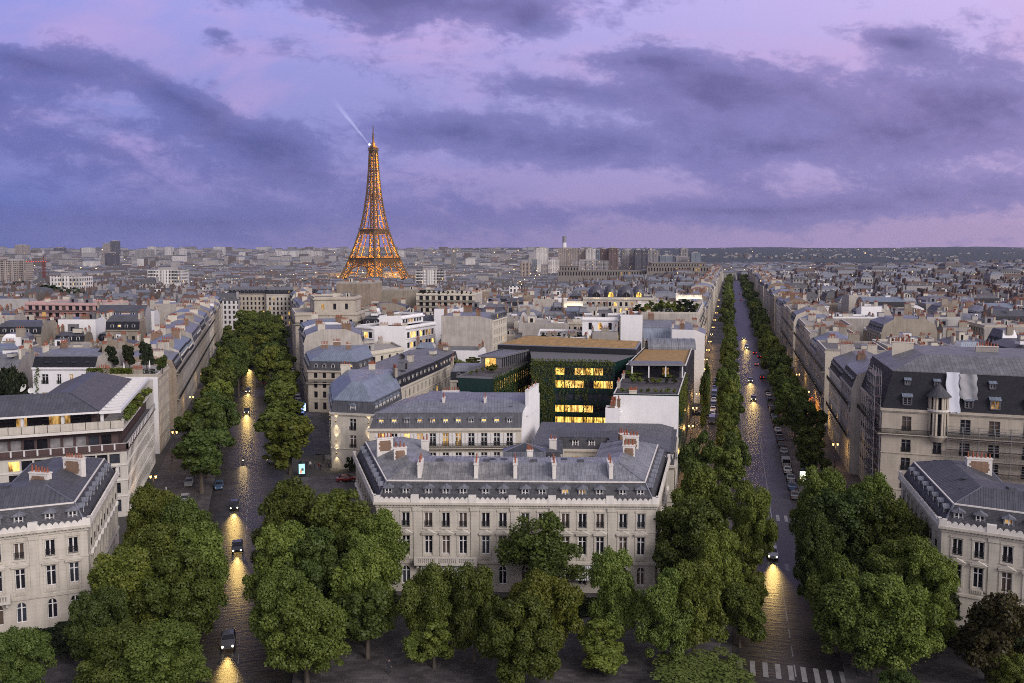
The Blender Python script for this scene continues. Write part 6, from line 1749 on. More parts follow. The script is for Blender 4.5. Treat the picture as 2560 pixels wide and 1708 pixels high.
for (x0, x1, yt, y, mi, rb, lab) in [(258, 276, 609, 4300, 0, 3, 'tall beige tower beside the dark one on the left skyline'), (277, 295, 603, 4300, 4, 3, 'tallest dark tower on the left skyline'), (38, 68, 613, 4200, 0, 6, 'stepped beige block on the far left skyline'), (370, 385, 617, 4600, 1, 3, 'small pale tower right of the tall pair on the skyline'), (412, 430, 618, 4700, 1, 4, 'white block alone on the left skyline'), (340, 380, 624, 4000, 5, 8, 'long grey slab on the left skyline'),
    (535, 560, 618, 5000, 1, 5, 'white stepped block in the middle of the left skyline'), (692, 808, 628, 4300, 1, 16, 'very long pale slab just left of the iron tower'), (448, 462, 622, 4500, 1, 3, 'short pale tower near the middle of the left skyline'), (135, 160, 620, 4800, 4, 5, 'dark low slab on the left skyline'), (985, 1012, 628, 4200, 1, 4, 'pale block just right of the iron tower'), (262, 288, 632, 2600, 4, 5, 'dark gridded block below the tall pair on the left'), (205, 232, 620, 4400, 1, 4, 'pale slab on the left skyline before the tall pair')]:
    slab(x0, x1, yt, y, TW[mi], lab, 30, rb, 'skyline blocks')
for (x0, x1, yt, y, mi, lab) in [(125, 196, 692, 620, 1, 'white block with three long balcony bands in the left distance'), (0, 62, 652, 1250, 0, 'cream lit barracks like block at the far left edge'), (370, 450, 676, 800, 1, 'white block with dark windows left of the avenue end'), (1430, 1520, 652, 1900, 5, 'low gridded block beneath the riverside towers'), (1040, 1110, 676, 900, 1, 'pale office block with strip windows right of the iron tower')]:
    slab(x0, x1, yt, y, TW[mi], lab, 20, 10, 'distant landmark blocks')
# long stone palace on its hill
PALST = wall_mat('palace_stone', (.20, .18, .165), .2)
def palace():
    y = 1290; X = lambda px: (px - 1280) / FPX * y; Zp = lambda py: atd(1400, py, y)[1]
    root = thing('stone_palace', 'long low stone palace with a pavilion at each end before the riverside towers', 'palace', (X(1520), y, 0))
    ox = X(1520)
    def wing_(name, px0, px1, pyt, d0, dp):
        mb = MB(); a, b = X(px0) - ox, X(px1) - ox; h = Zp(pyt)
        n = max(2, int((b - a) / 4.2)); facade(mb, (a, d0), (b, d0), 0, h, bays(b - a, n, 4, 1.9), [(h - 8, h - 2.6)], PALST, .6, lambda *_: LITD if rnd.random() < .07 else GLASS)
        for p, q in (((b, d0), (b, d0 + dp)), ((b, d0 + dp), (a, d0 + dp)), ((a, d0 + dp), (a, d0))): mb.face(((*p, 0), (*q, 0), (*q, h), (*p, h)), PALST)
        mb.face(((a, d0, h), (b, d0, h), (b, d0 + dp, h), (a, d0 + dp, h)), PALST); ring(mb, [(a, d0), (b, d0), (b, d0 + dp), (a, d0 + dp)], h - .8, h, .7, PALST)
        mb.build(name, root)
    wing_('gallery', 1450, 1620, 676.5, 6, 18); wing_('pavilion', 1402, 1448, 665, 0, 30); wing_('plinth', 1394, 1452, 676, -6, 5.5); wing_('pavilion', 1630, 1765, 657, 6, 30); wing_('plinth', 1616, 1778, 665.5, -4, 9.5)
palace()
# hills on the horizon
FOREST = plain('wooded_hill', (0.024, 0.034, 0.042), 0.95, 0, 0.5)  # blue of the distance haze is put into the woods' base colour
def hills():
    mb = MB(); n = 320; cols_ = []
    for k in range(n + 1):
        px = 950 + 2000 * k / n
        t = (px - 950) / 1610
        top = 623 - (2.5 * smooth(1000, 1200, px) + 1.0 * math.sin(px * .011) + 2.0 * smooth(1500, 2500, px) + noise.noise((px * .006, 0, 0)) * 1.8 + noise.noise((px * .035, 4, 0)) * .9 + noise.noise((px * .15, 8, 0)) * .5) if px > 1000 else 626
        rows_ = []
        k_ = smooth(1480, 1640, px)
        for j, (ya, yb, fa, fb) in enumerate(((5200, 3150, 0, -.38), (6200, 3900, .35, -.1), (7000, 5000, .6, .28), (7600, 6500, .8, .62), (8600, 8600, 1.0, 1.0), (10200, 10200, .3, .3))):
            yy = ya + (yb - ya) * k_; f = fa + (fb - fa) * k_
            x = (px - 1280) / FPX * yy; zt = 50 + (623 - top) / FPX * 8600
            rows_.append((x, yy, 16 + (zt - 16) * f + noise.noise((x * .002, yy * .002, 3)) * 7 * (1 if j in (1, 2, 3) else 0)))
        cols_.append(rows_)
    for a, b in zip(cols_, cols_[1:]):
        for j in range(len(a) - 1): mb.face((a[j], b[j], b[j + 1], a[j + 1]), FOREST)
    o = mb.build('hills', None, True); struct(o)
    # far houses scattered on the slopes
    hb = MB(); r3 = random.Random(33)
    for _ in range(1500):
        px = r3.uniform(1080, 2600); k_ = smooth(1480, 1640, px); yy = r3.uniform(5200 - 2000 * k_, 7600); f = (yy - 5200) / 3400
        if r3.random() < f * .75: continue
        x = (px - 1280) / FPX * yy; top = 623 - 4; z = 16 + 50 * (f * 1.02 if k_ < .5 else -.38 + 1.38 * min(1, max(0, yy - 3150) / 5450) ** .9); w = r3.uniform(8, 20); h = r3.uniform(5, 11)
        if noise.noise((x * .0011, yy * .0011, 9)) < -.02: continue
        m_ = r3.choice((FARW, FARP, FARB, FARP))
        for a, b in (((0, 0), (w, 0)), ((w, 0), (w, 14)), ((0, 14), (0, 0))): hb.face(((x + a[0], yy + a[1], z - 5), (x + b[0], yy + b[1], z - 5), (x + b[0], yy + b[1], z + h), (x + a[0], yy + a[1], z + h)), m_)
        hb.face(((x, yy, z + h), (x + w, yy, z + h), (x + w, yy + 14, z + h), (x, yy + 14, z + h)), FARR)
    tag(hb.build('hillside_houses'), 'scatter of pale houses on the wooded hills along the horizon', 'houses', kind='stuff')
hills()
fw = MB(); r3 = random.Random(8)
LAMPW = emit('far_lamp', (1, .66, .30), 3)
for _ in range(210):
    yy = r3.choice((r3.uniform(700, 2500), r3.uniform(1500, 6000))); x = r3.uniform(-.6, .62) * yy
    if x > .13 * yy and yy > 2300 and r3.random() < .7: continue
    z = gz(x, yy) + r3.uniform(14, 26) + (yy > 4500) * 12; s = yy * .00045 * r3.uniform(.5, 1.1)
    fw.box(x - s, x + s, yy - s, yy + s, z, z + 2 * s, LAMPW)
tag(fw.build('distant_lights'), 'warm points of light scattered over the distant roofs', 'lights', kind='stuff')
# park trees far off, dark green masses among the roofs
def woods(name, label, pts, seed):
    r4 = random.Random(seed); lobes = []
    V = []; F = []
    for (x, y, rx, ry, h) in pts:
        for _ in range(int(rx * ry / 12)):
            a = r4.uniform(0, 6.28); q = math.sqrt(r4.random()); lobes.append((Vector((x + rx * q * math.cos(a), y + ry * q * math.sin(a), gz(x, y) + h * r4.uniform(.6, 1))), r4.uniform(3, 5)))
    for c, r in lobes:
        for _ in range(70):
            z = r4.uniform(-.6, 1); a = r4.uniform(0, 6.28); q = math.sqrt(1 - z * z); nn = Vector((q * math.cos(a), q * math.sin(a), z)); p = c + nn * r * r4.uniform(.8, 1.1)
            d = (nn + Vector((r4.gauss(0, .5), r4.gauss(0, .5), .3))).normalized(); t1 = d.orthogonal().normalized(); t2 = d.cross(t1); s = r4.uniform(.8, 1.6); i = len(V)
            V += [p - t1 * s, p - t2 * s, p + t1 * s, p + t2 * s]; F.append((i, i + 1, i + 2, i + 3))
    me = bpy.data.meshes.new(name); me.from_pydata([tuple(v_) for v_ in V], [], F); me.materials.append(LEAFD); me.update()
    tag(put(name, me), label, 'trees', kind='stuff')
woods('distant_treetops', 'dark band of far treetops among the roofs beside the iron tower', [(-330, 1560, 70, 25, 17), (-225, 1560, 60, 25, 17), (-150, 1500, 50, 20, 16), (-400, 1500, 60, 22, 16), (-430, 760, 60, 14, 20), (-330, 600, 22, 8, 21), (40, 1180, 45, 16, 20)], 3)

# ---------------------------------------------------------------- cars, lamps, street furniture, people
def paint(name, c, r=.3):
    m, t, b, gg, o = newmat(name); b.inputs['Base Color'].default_value = (*c, 1); b.inputs['Roughness'].default_value = r; b.inputs['Coat Weight'].default_value = .6; b.inputs['Coat Roughness'].default_value = .1; return m
CP = {'black': paint('car_black', (.012, .012, .014)), 'grey': paint('car_grey', (.10, .10, .11)), 'white': paint('car_white', (.6, .6, .6)), 'blue': paint('car_blue', (.05, .09, .16)), 'red': paint('car_red', (.16, .015, .012)), 'silver': paint('car_silver', (.32, .33, .35))}
TYRE = plain('tyre', (.015, .015, .015), .9); HEADL = emit('headlight_on', (1, .90, .66), 4); TAILL = emit('taillight_on', (1, .03, .015), 2.5); HEADO = glass_mat('headlight_off', (.4, .4, .42), .1); TAILO = glass_mat('taillight_off', (.14, .01, .01), .2)
CARM = {}
def car_parts(kind, c):
    k = (kind, c)
    if k in CARM: return CARM[k]
    van = kind == 'van'; L, W_ = (4.9, .98) if van else (4.2, .88); Ht = 2.05 if van else 1.45
    # front is at -y; profile (y, z, half width)
    if van: prof = [(-2.45, .35, .8), (-2.45, .85, .9), (-1.7, 1.1, .98), (-.95, 1.95, .86), (2.3, 2.05, .88), (2.45, 1.0, .98), (2.45, .35, .9)]
    else: prof = [(-2.1, .30, .72), (-2.1, .70, .80), (-1.0, .92, .88), (-.25, 1.40, .66), (.95, 1.45, .66), (1.65, 1.0, .84), (2.1, .92, .80), (2.1, .32, .74)]
    mb = MB()
    n = len(prof)
    for (y0, z0, w0), (y1, z1, w1) in zip(prof, prof[1:]): mb.face(((-w0, y0, z0), (w0, y0, z0), (w1, y1, z1), (-w1, y1, z1)), CP[c])
    belt = .92 if not van else 1.1
    for sg in (-1, 1):
        pts = [(sg * w, y, z) for y, z, w in prof]
        low = [p for p in pts if p[2] <= belt + .1]
        mid = [(sg * W_, y, .5) for y in (-1.9, 1.9)]
        face = [(sg * w, y, z) for y, z, w in prof]
        c_ = (sg * W_, 0, .62)
        for a, b in zip(face, face[1:] + face[:1]):
            q = (a, b, c_) if sg > 0 else (b, a, c_)
            mb.face(q, CP[c])
    mb.face([(w, y, z) for y, z, w in ((prof[0]), (prof[-1]))] + [(-w, y, z) for y, z, w in ((prof[-1]), (prof[0]))], TYRE)
    body = mb.mesh('car_body')
    gb = MB()
    i0, i1 = (2, 3) if not van else (2, 3)
    a, b = prof[i0], prof[i1]; e = .02
    def lerp(p, q, f): return tuple(p[i] + (q[i] - p[i]) * f for i in range(3))
    for (p, q) in ((prof[2], prof[3]), (prof[4], prof[5])):
        P, Q = lerp(p, q, .12), lerp(p, q, .9)
        gb.face(((-P[2] * .9, P[0] - (.02 if P[0] < 0 else -.02), P[1] + .02), (P[2] * .9, P[0] - (.02 if P[0] < 0 else -.02), P[1] + .02), (Q[2] * .9, Q[0] - (.02 if P[0] < 0 else -.02), Q[1] + .02), (-Q[2] * .9, Q[0] - (.02 if P[0] < 0 else -.02), Q[1] + .02)), GLASS)
    zt = Ht - .12
    for sg in (-1, 1):
        y0, y1 = (-.75, 1.25) if not van else (-1.3, .1); z0 = belt + .06
        q = [(sg * (W_ - .06), y0, z0), (sg * (W_ - .06), y1, z0), (sg * (W_ - .19), y1 - .3, zt), (sg * (W_ - .19), y0 + .55, zt)]
        gb.face(q if sg > 0 else q[::-1], GLASS)
    glass = gb.mesh('car_window')
    wb = MB(Matrix.Rotation(R(90), 4, 'Y')); wb.lathe([(.18, -.1), (.31, -.11), (.33, -.06), (.33, .06), (.31, .11), (.18, .1)], TYRE, 12); wb.lathe([(.19, -.09), (.17, -.105)], METAL, 10); wb.lathe([(.17, .105), (.19, .09)], METAL, 10)
    hl = {}
    for nm, m_, on in (('h', HEADL, 1), ('h', HEADO, 0), ('t', TAILL, 1), ('t', TAILO, 0)):
        lb = MB(); lb.lathe([(.02, -.06), (.13, -.04), (.14, .02), (.10, .06)], m_, 8) if nm == 'h' else lb.box(-.14, .14, -.04, .04, -.09, .09, m_)
        if nm == 'h': lb.v = [(x, z, y) for x, y, z in lb.v]
        hl[nm, on] = lb.mesh('headlight' if nm == 'h' else 'taillight')
    CARM[k] = (body, glass, wb.mesh('wheel'), hl, van); return CARM[k]
def car(c, kind, x, y, head, label, on=(0, 0), group=None, beam=0, z=None, name=None, cat='car'):
    body, glass, wheel, hl, van = car_parts(kind, c); z = gz(x, y) + .02 if z is None else z
    root = thing(name or ('parked_car' if not any(on) else 'moving_car' if kind != 'van' else 'moving_van'), label, cat, (x, y, z), head, group)
    put('body', body, root); put('window', glass, root); L2 = 2.47 if van else 2.12; wx = .8 if van else .74
    for sx in (-1, 1):
        for yy in (-1.35, 1.32): put('wheel', wheel, root, (sx * wx, yy, .33))
        put('headlight', hl['h', on[0]], root, (sx * .6, -L2, .62 if not van else .7)); put('taillight', hl['t', on[1]], root, (sx * .62, L2, .72 if not van else .9))
    if beam:
        for sx in (0,):
            l = bpy.data.lights.new('headlight_beam', 'SPOT'); l.energy = beam * .27; l.color = (1, .66, .20); l.spot_size = R(36); l.spot_blend = 1.0; l.shadow_soft_size = .3
            o = bpy.data.objects.new('headlight_beam', l); col.objects.link(o); o.parent = root; o.location = (sx * .6, -L2 - .15, .66); o.rotation_euler = (R(90 - 1.3), 0, R(180))
    return root
HL, HR = AL - R(90), AR - R(90)      # heading so that the front (-y) looks back at the place
def ap(px, py): return at(px * 1.0894, py * 1.0894)
for (c, k, px, py, head, lab, beam) in [('grey', 'car', 524, 1478, HL, 'nearest oncoming car with lit headlights on the left avenue', 26000), ('black', 'car', 538, 1166, HL, 'dark oncoming car with bright headlights midway on the left avenue', 26000), ('black', 'car', 566, 948, HL, 'third oncoming car with a long golden reflection on the left avenue', 34000), ('black', 'car', 572, 846, HL, 'farthest oncoming car under the trees of the left avenue', 30000),
    ('black', 'car', 545, 1262, HL, 'added oncoming car between the two brightest headlight pools of the left avenue', 22000), ('grey', 'car', 569, 900, HL, 'added oncoming car close behind the third on the left avenue', 30000),  # two cars added so their headlights lengthen the golden glow on the road
    ('silver', 'car', 1772, 1276, HR, 'pale oncoming car by the zebra crossing on the right avenue', 26000), ('black', 'car', 1729, 918, HR, 'first of two close oncoming cars on the right avenue', 34000), ('grey', 'car', 1722, 876, HR, 'second of two close oncoming cars on the right avenue', 34000), ('white', 'van', 1713, 800, HR, 'van with lit headlights far along the right avenue', 40000), ('grey', 'car', 1707, 778, HR, 'small lit car beyond the white van on the right avenue', 40000)]:
    x, y = ap(px, py); car(c, k, x, y, head, lab, (1, 0), 'oncoming cars', beam)
for k_, (px, py, c) in enumerate([(1736, 838, 'silver'), (1742, 820, 'black'), (1700, 690, 'red'), (1697, 676, 'black'), (1732, 812, 'red'), (1748, 868, 'black')]):
    x, y = ap(px, py); car(c, 'car', x, y, HR + math.pi, f'{c} car driving away with red tail lights, {ORD[k_]} of the outbound cars' if k_ else 'silver car driving away on the right avenue', (0, 1), 'outbound cars')
x, y = avL(326, 3); car('black', 'car', x, y, HL + math.pi, 'car with red tail lights driving away on the left avenue', (0, 1), 'outbound cars')
pk = random.Random(12); cs_ = ('black', 'grey', 'black', 'silver', 'blue', 'grey', 'black', 'white')
def park(av, l, ss, head, where, grp):
    for k, s in enumerate(ss):
        x, y = av(s + pk.uniform(-.5, .5), l + pk.uniform(-.15, .15)); c = pk.choice(cs_); car(c, 'van' if pk.random() < .08 else 'car', x, y, head, f'{c} parked car, {ORD[k] if k else "first"} from the place {where}', group=grp)
park(avR, 5.0, [171, 178, 184, 190.5, 197, 203, 209, 215, 221, 227, 233, 240, 246, 252, 258, 264, 270, 277, 283, 290, 297], HR + math.pi, 'along the right kerb of the right avenue', 'cars parked on the right avenue')
park(avR, -12.8, [168, 174, 187, 240, 246, 252, 259, 268, 274, 286, 300, 312, 318], HR, 'in the left side lane of the right avenue', 'cars parked in the right avenue side lane')
park(avL, 14.0, [256, 262, 268, 274, 281, 288, 300, 310, 322, 331, 345, 352, 365], HL, 'in the right side lane of the left avenue', 'cars parked in the left avenue side lane')
park(avL, -12.0, [158, 164, 172, 184, 196], HL, 'on the left pavement lane of the left avenue', 'cars parked left of the left avenue')
for (px, py, rz, c, lab) in [(503, 1120, .3, 'blue', 'dark blue parked car at the left kerb beyond the ragged tree'), (632, 1065, 1.2, 'silver', 'silver parked car under the junction tree'), (795, 1105, 1.9, 'red', 'dark red car at the junction beside the central mansion'), (1625, 957, 1.7, 'black', 'black car crossing the side lane of the right avenue'), (1595, 952, 1.7, 'black', 'black car turning in from the left beside the right avenue')]:
    x, y = ap(px, py); car(c, 'car', x, y, rz, lab)
# motorcycle with rider
def person_mesh(seed, seated=False, tones=None):
    bm = bmesh.new(); r5 = random.Random(seed); st = r5.uniform(.10, .24)
    J = {'hip': (0, 0, .93), 'spine': (0, .01, 1.15), 'chest': (0, 0, 1.36), 'neck': (0, 0, 1.50), 'head': (0, -.02, 1.62), 'top': (0, 0, 1.73)}
    for sg, n in ((-1, 'a'), (1, 'b')):
        f = st * sg
        if seated: J.update({'hj' + n: (.10 * sg, 0, .92), 'kn' + n: (.20 * sg, -.36, .78), 'an' + n: (.20 * sg, -.22, .36), 'to' + n: (.20 * sg, -.36, .32), 'sh' + n: (.19 * sg, 0, 1.40), 'el' + n: (.27 * sg, -.22, 1.22), 'wr' + n: (.24 * sg, -.46, 1.16), 'ha' + n: (.22 * sg, -.54, 1.16)})
        else: J.update({'hj' + n: (.10 * sg, 0, .90), 'kn' + n: (.10 * sg, -f * .5 - .02, .50), 'an' + n: (.10 * sg, f * .9, .09), 'to' + n: (.11 * sg, f * .9 - .15, .04), 'sh' + n: (.19 * sg, 0, 1.41), 'el' + n: (.25 * sg, f * .4 + .03, 1.13), 'wr' + n: (.26 * sg, f * .7 - .10, .90), 'ha' + n: (.26 * sg, f * .7 - .14, .80)})
    E_ = [('hip', 'spine'), ('spine', 'chest'), ('chest', 'neck'), ('neck', 'head'), ('head', 'top')]
    for n in 'ab': E_ += [('hip', 'hj' + n), ('hj' + n, 'kn' + n), ('kn' + n, 'an' + n), ('an' + n, 'to' + n), ('chest', 'sh' + n), ('sh' + n, 'el' + n), ('el' + n, 'wr' + n), ('wr' + n, 'ha' + n)]
    rad = {'hip': .15, 'spine': .135, 'chest': .165, 'neck': .06, 'head': .105, 'top': .07, 'hj': .10, 'kn': .066, 'an': .045, 'to': .04, 'sh': .07, 'el': .048, 'wr': .034, 'ha': .035}
    me = bpy.data.meshes.new('person'); names_ = list(J); me.from_pydata([J[k] for k in names_], [(names_.index(a), names_.index(b)) for a, b in E_], [])
    o = bpy.data.objects.new('tmp', me); col.objects.link(o)
    sk = o.modifiers.new('skin', 'SKIN'); o.modifiers.new('sub', 'SUBSURF').levels = 2
    for i, k in enumerate(names_):
        r = rad.get(k, rad.get(k[:2], .05)); me.skin_vertices[0].data[i].radius = (r * (1.15 if k in ('chest', 'hip') else 1), r * .85 if k in ('chest', 'hip') else r); me.skin_vertices[0].data[i].use_root = (k == 'hip')
    dg = bpy.context.evaluated_depsgraph_get(); ev = o.evaluated_get(dg); m2 = bpy.data.meshes.new_from_object(ev); bpy.data.objects.remove(o)
    m2.name = 'person_body'
    coat, legs, skin, hair = tones; m2.materials.clear()
    for m_ in (coat, legs, skin, hair): m2.materials.append(m_)
    for p in m2.polygons:
        z = p.center.z; x = abs(p.center.x)
        p.material_index = 3 if z > 1.66 or (z > 1.56 and p.center.y > .03) else 2 if z > 1.50 or (z < .88 and x > .22 and not seated) else 0 if z > .90 else 1
        p.use_smooth = True
    return m2
SKIN = plain('skin', (.42, .25, .18), .6); HAIR = plain('dark_hair', (.03, .02, .015), .7); CLO = [plain('cloth_dark', (.02, .022, .03), .9), plain('cloth_blue', (.05, .07, .13), .9), plain('cloth_red', (.22, .03, .03), .9), plain('cloth_white', (.5, .5, .5), .9)]
pm = [person_mesh(1, False, (CLO[0], CLO[0], SKIN, HAIR)), person_mesh(2, False, (CLO[2], CLO[1], SKIN, HAIR)), person_mesh(3, False, (CLO[3], CLO[0], SKIN, HAIR)), person_mesh(4, False, (CLO[1], CLO[0], SKIN, HAIR))]
for (px, py, k, rz, lab) in [(704, 1074, 0, .4, 'person in dark clothes walking just right of the advertising panel'), (712, 1076, 2, .3, 'person in a white top beside the advertising panel'), (722, 1078, 3, 2.0, 'person in blue crossing the pavement by the townhouse'), (732, 1080, 1, 2.2, 'person in red crossing the pavement by the townhouse'), (736, 1082, 0, 2.1, 'person in dark clothes nearest the townhouse door'), (893, 1548, 0, .2, 'person standing between the front trees near the bottom'), (452, 1000, 0, 1.0, 'person on the left pavement near the green bins'), (1640, 905, 1, .5, 'person walking in the side lane of the right avenue'), (1600, 860, 0, .5, 'person on the pavement under the green facade'), (1965, 1545, 2, 1.2, 'person waiting at the bottom right crossing'), (1978, 1548, 1, 1.4, 'person in red at the bottom right crossing')]:
    x, y = ap(px, py); o = thing('person', lab, 'person', (x, y, .14), rz); put('body', pm[k], o)
for k, (av_, s_, l_, i_) in enumerate([(avL, 188, 17.2, 0), (avL, 196, 16.5, 3), (avL, 178, -16, 2), (avL, 206, -17.6, 0), (avL, 225, -17, 1), (avR, 186, 13.5, 0), (avR, 201, 16, 3), (avR, 218, 14.2, 2), (avR, 240, 16.2, 0), (avR, 205, -18, 1), (avR, 226, -17.6, 0), (avR, 250, -18.2, 3), (avR, 176, -10, 0)]):
    x, y = av_(s_, l_); o = thing('person', f'person walking on the pavement of the {"left" if av_ is avL else "right"} avenue, {ORD[k] if k else "first"} of the strollers', 'person', (x, y, .14), rnd.uniform(0, 6.2), 'strollers on the avenue pavements'); put('body', pm[i_], o)
x, y = ap(558, 1064)
mo = thing('motorcycle', 'motorcycle with one lit headlight coming down the left avenue', 'motorcycle', (x, y, .02), HL)
wb = MB(Matrix.Rotation(R(90), 4, 'Y')); wb.lathe([(.2, -.06), (.31, -.06), (.31, .06), (.2, .06)], TYRE, 12); wm = wb.mesh('wheel'); put('wheel', wm, mo, (0, -.72, .31)); put('wheel', wm, mo, (0, .68, .31))
mb = MB(); mb.hexa((-.14, -.45, .42), (.28, 0, 0), (0, .95, .1), (0, 0, .38), CP['black']); mb.bar((0, -.72, .31), (0, -.42, 1.0), .04, METAL); mb.bar((-.34, -.45, 1.05), (.34, -.45, 1.05), .025, IRON); mb.bar((0, .4, .5), (0, .68, .31), .04, METAL); mb.build('body', mo)
mb = MB(); mb.hexa((-.13, 0, .83), (.26, 0, 0), (0, .62, .04), (0, 0, .08), TYRE); mb.build('seat', mo)
mb = MB(); mb.lathe([(.03, -.06), (.11, -.03), (.11, .05)], HEADL, 8); mb.v = [(a, c, b) for a, b, c in mb.v]; mb.build('headlight', mo, loc=(0, -.62, .92))
l = bpy.data.lights.new('headlight_beam', 'SPOT'); l.energy = 900; l.color = (1, .7, .3); l.spot_size = R(50); l.spot_blend = .9; o = bpy.data.objects.new('headlight_beam', l); col.objects.link(o); o.parent = mo; o.location = (0, -.8, .92); o.rotation_euler = (R(78), 0, R(180))
o = thing('person', 'rider in dark clothes sitting on the motorcycle', 'person', (x, y, .0), HL); put('body', person_mesh(9, True, (CLO[0], CLO[0], SKIN, CP['black'])), o)
# street lamps
LAMPY = emit('lamp_glass', (1, .62, .20), 4); LAMPG = emit('greenish_lamp', (.9, .95, .25), 12)
def lamp_meshes():
    mb = MB(); mb.lathe([(.16, 0), (.18, .3), (.09, .9), (.06, 3.2), (.05, 5.4)], IRON, 8); mb.bar((-.5, 0, 5.3), (.5, 0, 5.3), .03, IRON); p = mb.mesh('lamp_post')
    mb = MB(); mb.lathe([(.12, 0), (.22, .45), (.05, .62)], LAMPY, 8); l_ = mb.mesh('lantern'); mb = MB(); mb.lathe([(.26, 0), (.05, .22)], IRON, 8); return p, l_, mb.mesh('lamp_cap')
lpm, llm, lcm = lamp_meshes()
def lamp(x, y, label, energy=0, group='street lamps'):
    o = thing('street_lamp', label, 'street lamp', (x, y, .14 + gz(x, y)), 0, group); put('post', lpm, o)
    for sx in (-.5, .5): a = put('lantern', llm, o, (sx, 0, 5.35)); put('cap', lcm, a, (0, 0, .5))
    if energy:
        li = bpy.data.lights.new('lamp_light', 'POINT'); li.energy = energy; li.color = (1, .58, .18); li.shadow_soft_size = .3; q = bpy.data.objects.new('lamp_light', li); col.objects.link(q); q.parent = o; q.location = (0, 0, 5.0)
for k, s in enumerate([182, 208, 232, 256, 282, 310, 338, 370, 405, 440, 480, 530, 590, 660, 740]):
    x, y = avR(s, -17.2); lamp(x, y, f'lit double street lamp, {ORD[k] if k else "first"} from the place in the right avenue side lane', 1500 if k < 10 else 0)
for k, s in enumerate([196, 232, 268, 305, 350]):
    x, y = avR(s, 15.5); lamp(x, y, f'lit double street lamp, {ORD[k] if k else "first"} from the place on the right pavement of the right avenue', 400)
for k, s in enumerate([171, 212, 262, 310]):
    x, y = avL(s, -17.5); lamp(x, y, f'lit double street lamp, {ORD[k] if k else "first"} from the place on the left avenue pavement', 300)
# advertising panels
def panel(px, py, rz, label, cols_, g=None):
    x, y = ap(px, py); o = thing('advertising_panel', label, 'advertising panel', (x, y, .14), rz, g)
    mb = MB(); mb.box(-.75, .75, -.16, .16, 0, .5, BLACKM); mb.box(-.75, .75, -.16, .16, 2.75, 3.05, BLACKM); mb.box(-.75, -.64, -.16, .16, .5, 2.75, BLACKM); mb.box(.64, .75, -.16, .16, .5, 2.75, BLACKM); mb.box(-.64, .64, .02, .12, .5, 2.75, BLACKM); mb.lathe([(.6, 3.05), (.3, 3.35), (.05, 3.5)], GREENP, 10); mb.build('housing', o)
    mb = MB(); mb.box(-.64, .64, -.1, .0, .5, 2.75, cols_[0]); mb.box(-.45, .05, -.125, -.1, .6, 1.5, cols_[1]); mb.box(-.1, .4, -.13, -.1, 1.2, 1.75, cols_[2]); mb.build('poster', o)
PO = [emit('poster_blue', (.35, .75, .85), 1.1), emit('poster_flesh', (.75, .42, .25), .7), emit('poster_dark', (.12, .08, .08), .3), emit('poster_white', (.9, .95, .75), 1.6)]
panel(693, 1094, .18, 'lit advertising panel with a pale blue poster at the junction', PO[:3]); panel(1842, 1112, -.2, 'lit white advertising panel at the right kerb of the right avenue', (PO[3], PO[1], PO[2])); panel(697, 948, .25, 'small bluish lit sign in the side lane of the left avenue', (emit('poster_azure', (.25, .45, 1), 4), PO[3], PO[0]))
# green bins, awning of the corner cafe, green and red signals
for k, (px, py) in enumerate([(442, 1012), (433, 1030), (425, 1048)]):
    x, y = ap(px, py); o = thing('waste_bin', f'green wheeled bin, {("farthest", "middle one", "nearest")[k]} of three on the left pavement', 'bin', (x, y, .14), .3, 'green bins on the left pavement')
    mb = MB(); GB = MATS.get('green_bin') or plain('green_bin', (.02, .12, .06), .5); mb.hexa((-.55, -.4, .15), (1.1, 0, 0), (0, .8, 0), (0, 0, 1.0), GB); mb.build('tub', o); mb = MB(); mb.hexa((-.6, -.45, 1.16), (1.2, 0, 0), (0, .9, .12), (0, 0, .08), GB); mb.build('lid', o)
x, y = avR(263, 17.0); o = thing('cafe_awning', 'red corner awning with orange light beneath it, right of the right avenue', 'awning', (x, y, 0), AR - R(90))
RED = plain('red_canvas', (.28, .03, .02), .8); mb = MB(); mb.face(((0, -5, 4.2), (-3, -5, 3.0), (-3, 5, 3.0), (0, 5, 4.2)), RED); mb.face(((-3, -5, 3.0), (-3, -5, 2.7), (-3, 5, 2.7), (-3, 5, 3.0)), RED); mb.face(((0, -5, 4.2), (0, -5, 3.0), (-3, -5, 3.0)), RED); mb.build('canvas', o)
mb = MB(); mb.box(-.3, -.1, -4.5, 4.5, .4, 2.7, emit('cafe_glow', (1, .42, .08), 3.0)); mb.build('lit_window', o)
li = bpy.data.lights.new('cafe_light', 'POINT'); li.energy = 1800; li.color = (1, .45, .1); q = bpy.data.objects.new('cafe_light', li); col.objects.link(q); q.parent = o; q.location = (-2.2, 0, 2.4)
def signal(px, py, zz, c, label):
    x, y = ap(px, py); o = thing('traffic_light', label, 'traffic light', (x, y, .14), 0)
    mb = MB(); mb.bar((0, 0, 0), (0, 0, zz - .4), .06, IRON); mb.box(-.16, .16, -.12, .14, zz - .5, zz + .55, BLACKM); mb.build('post', o)
    mb = MB(); mb.lathe([(.02, -.05), (.13, 0), (.13, .04)], emit('signal_' + label.split()[0], c, 5), 8); mb.v = [(a, cc, b) for a, b, cc in mb.v]; mb.build('lens', o, loc=(0, -.14, zz))
signal(2000, 1560, 3.2, (.05, 1, .45), 'green lit traffic light at the bottom right crossing'); signal(738, 880, 3.0, (1, .04, .02), 'red lit traffic light by the side street of the left avenue'); signal(1648, 940, 3.0, (1, .5, .1), 'amber lit traffic light in the right avenue side lane')
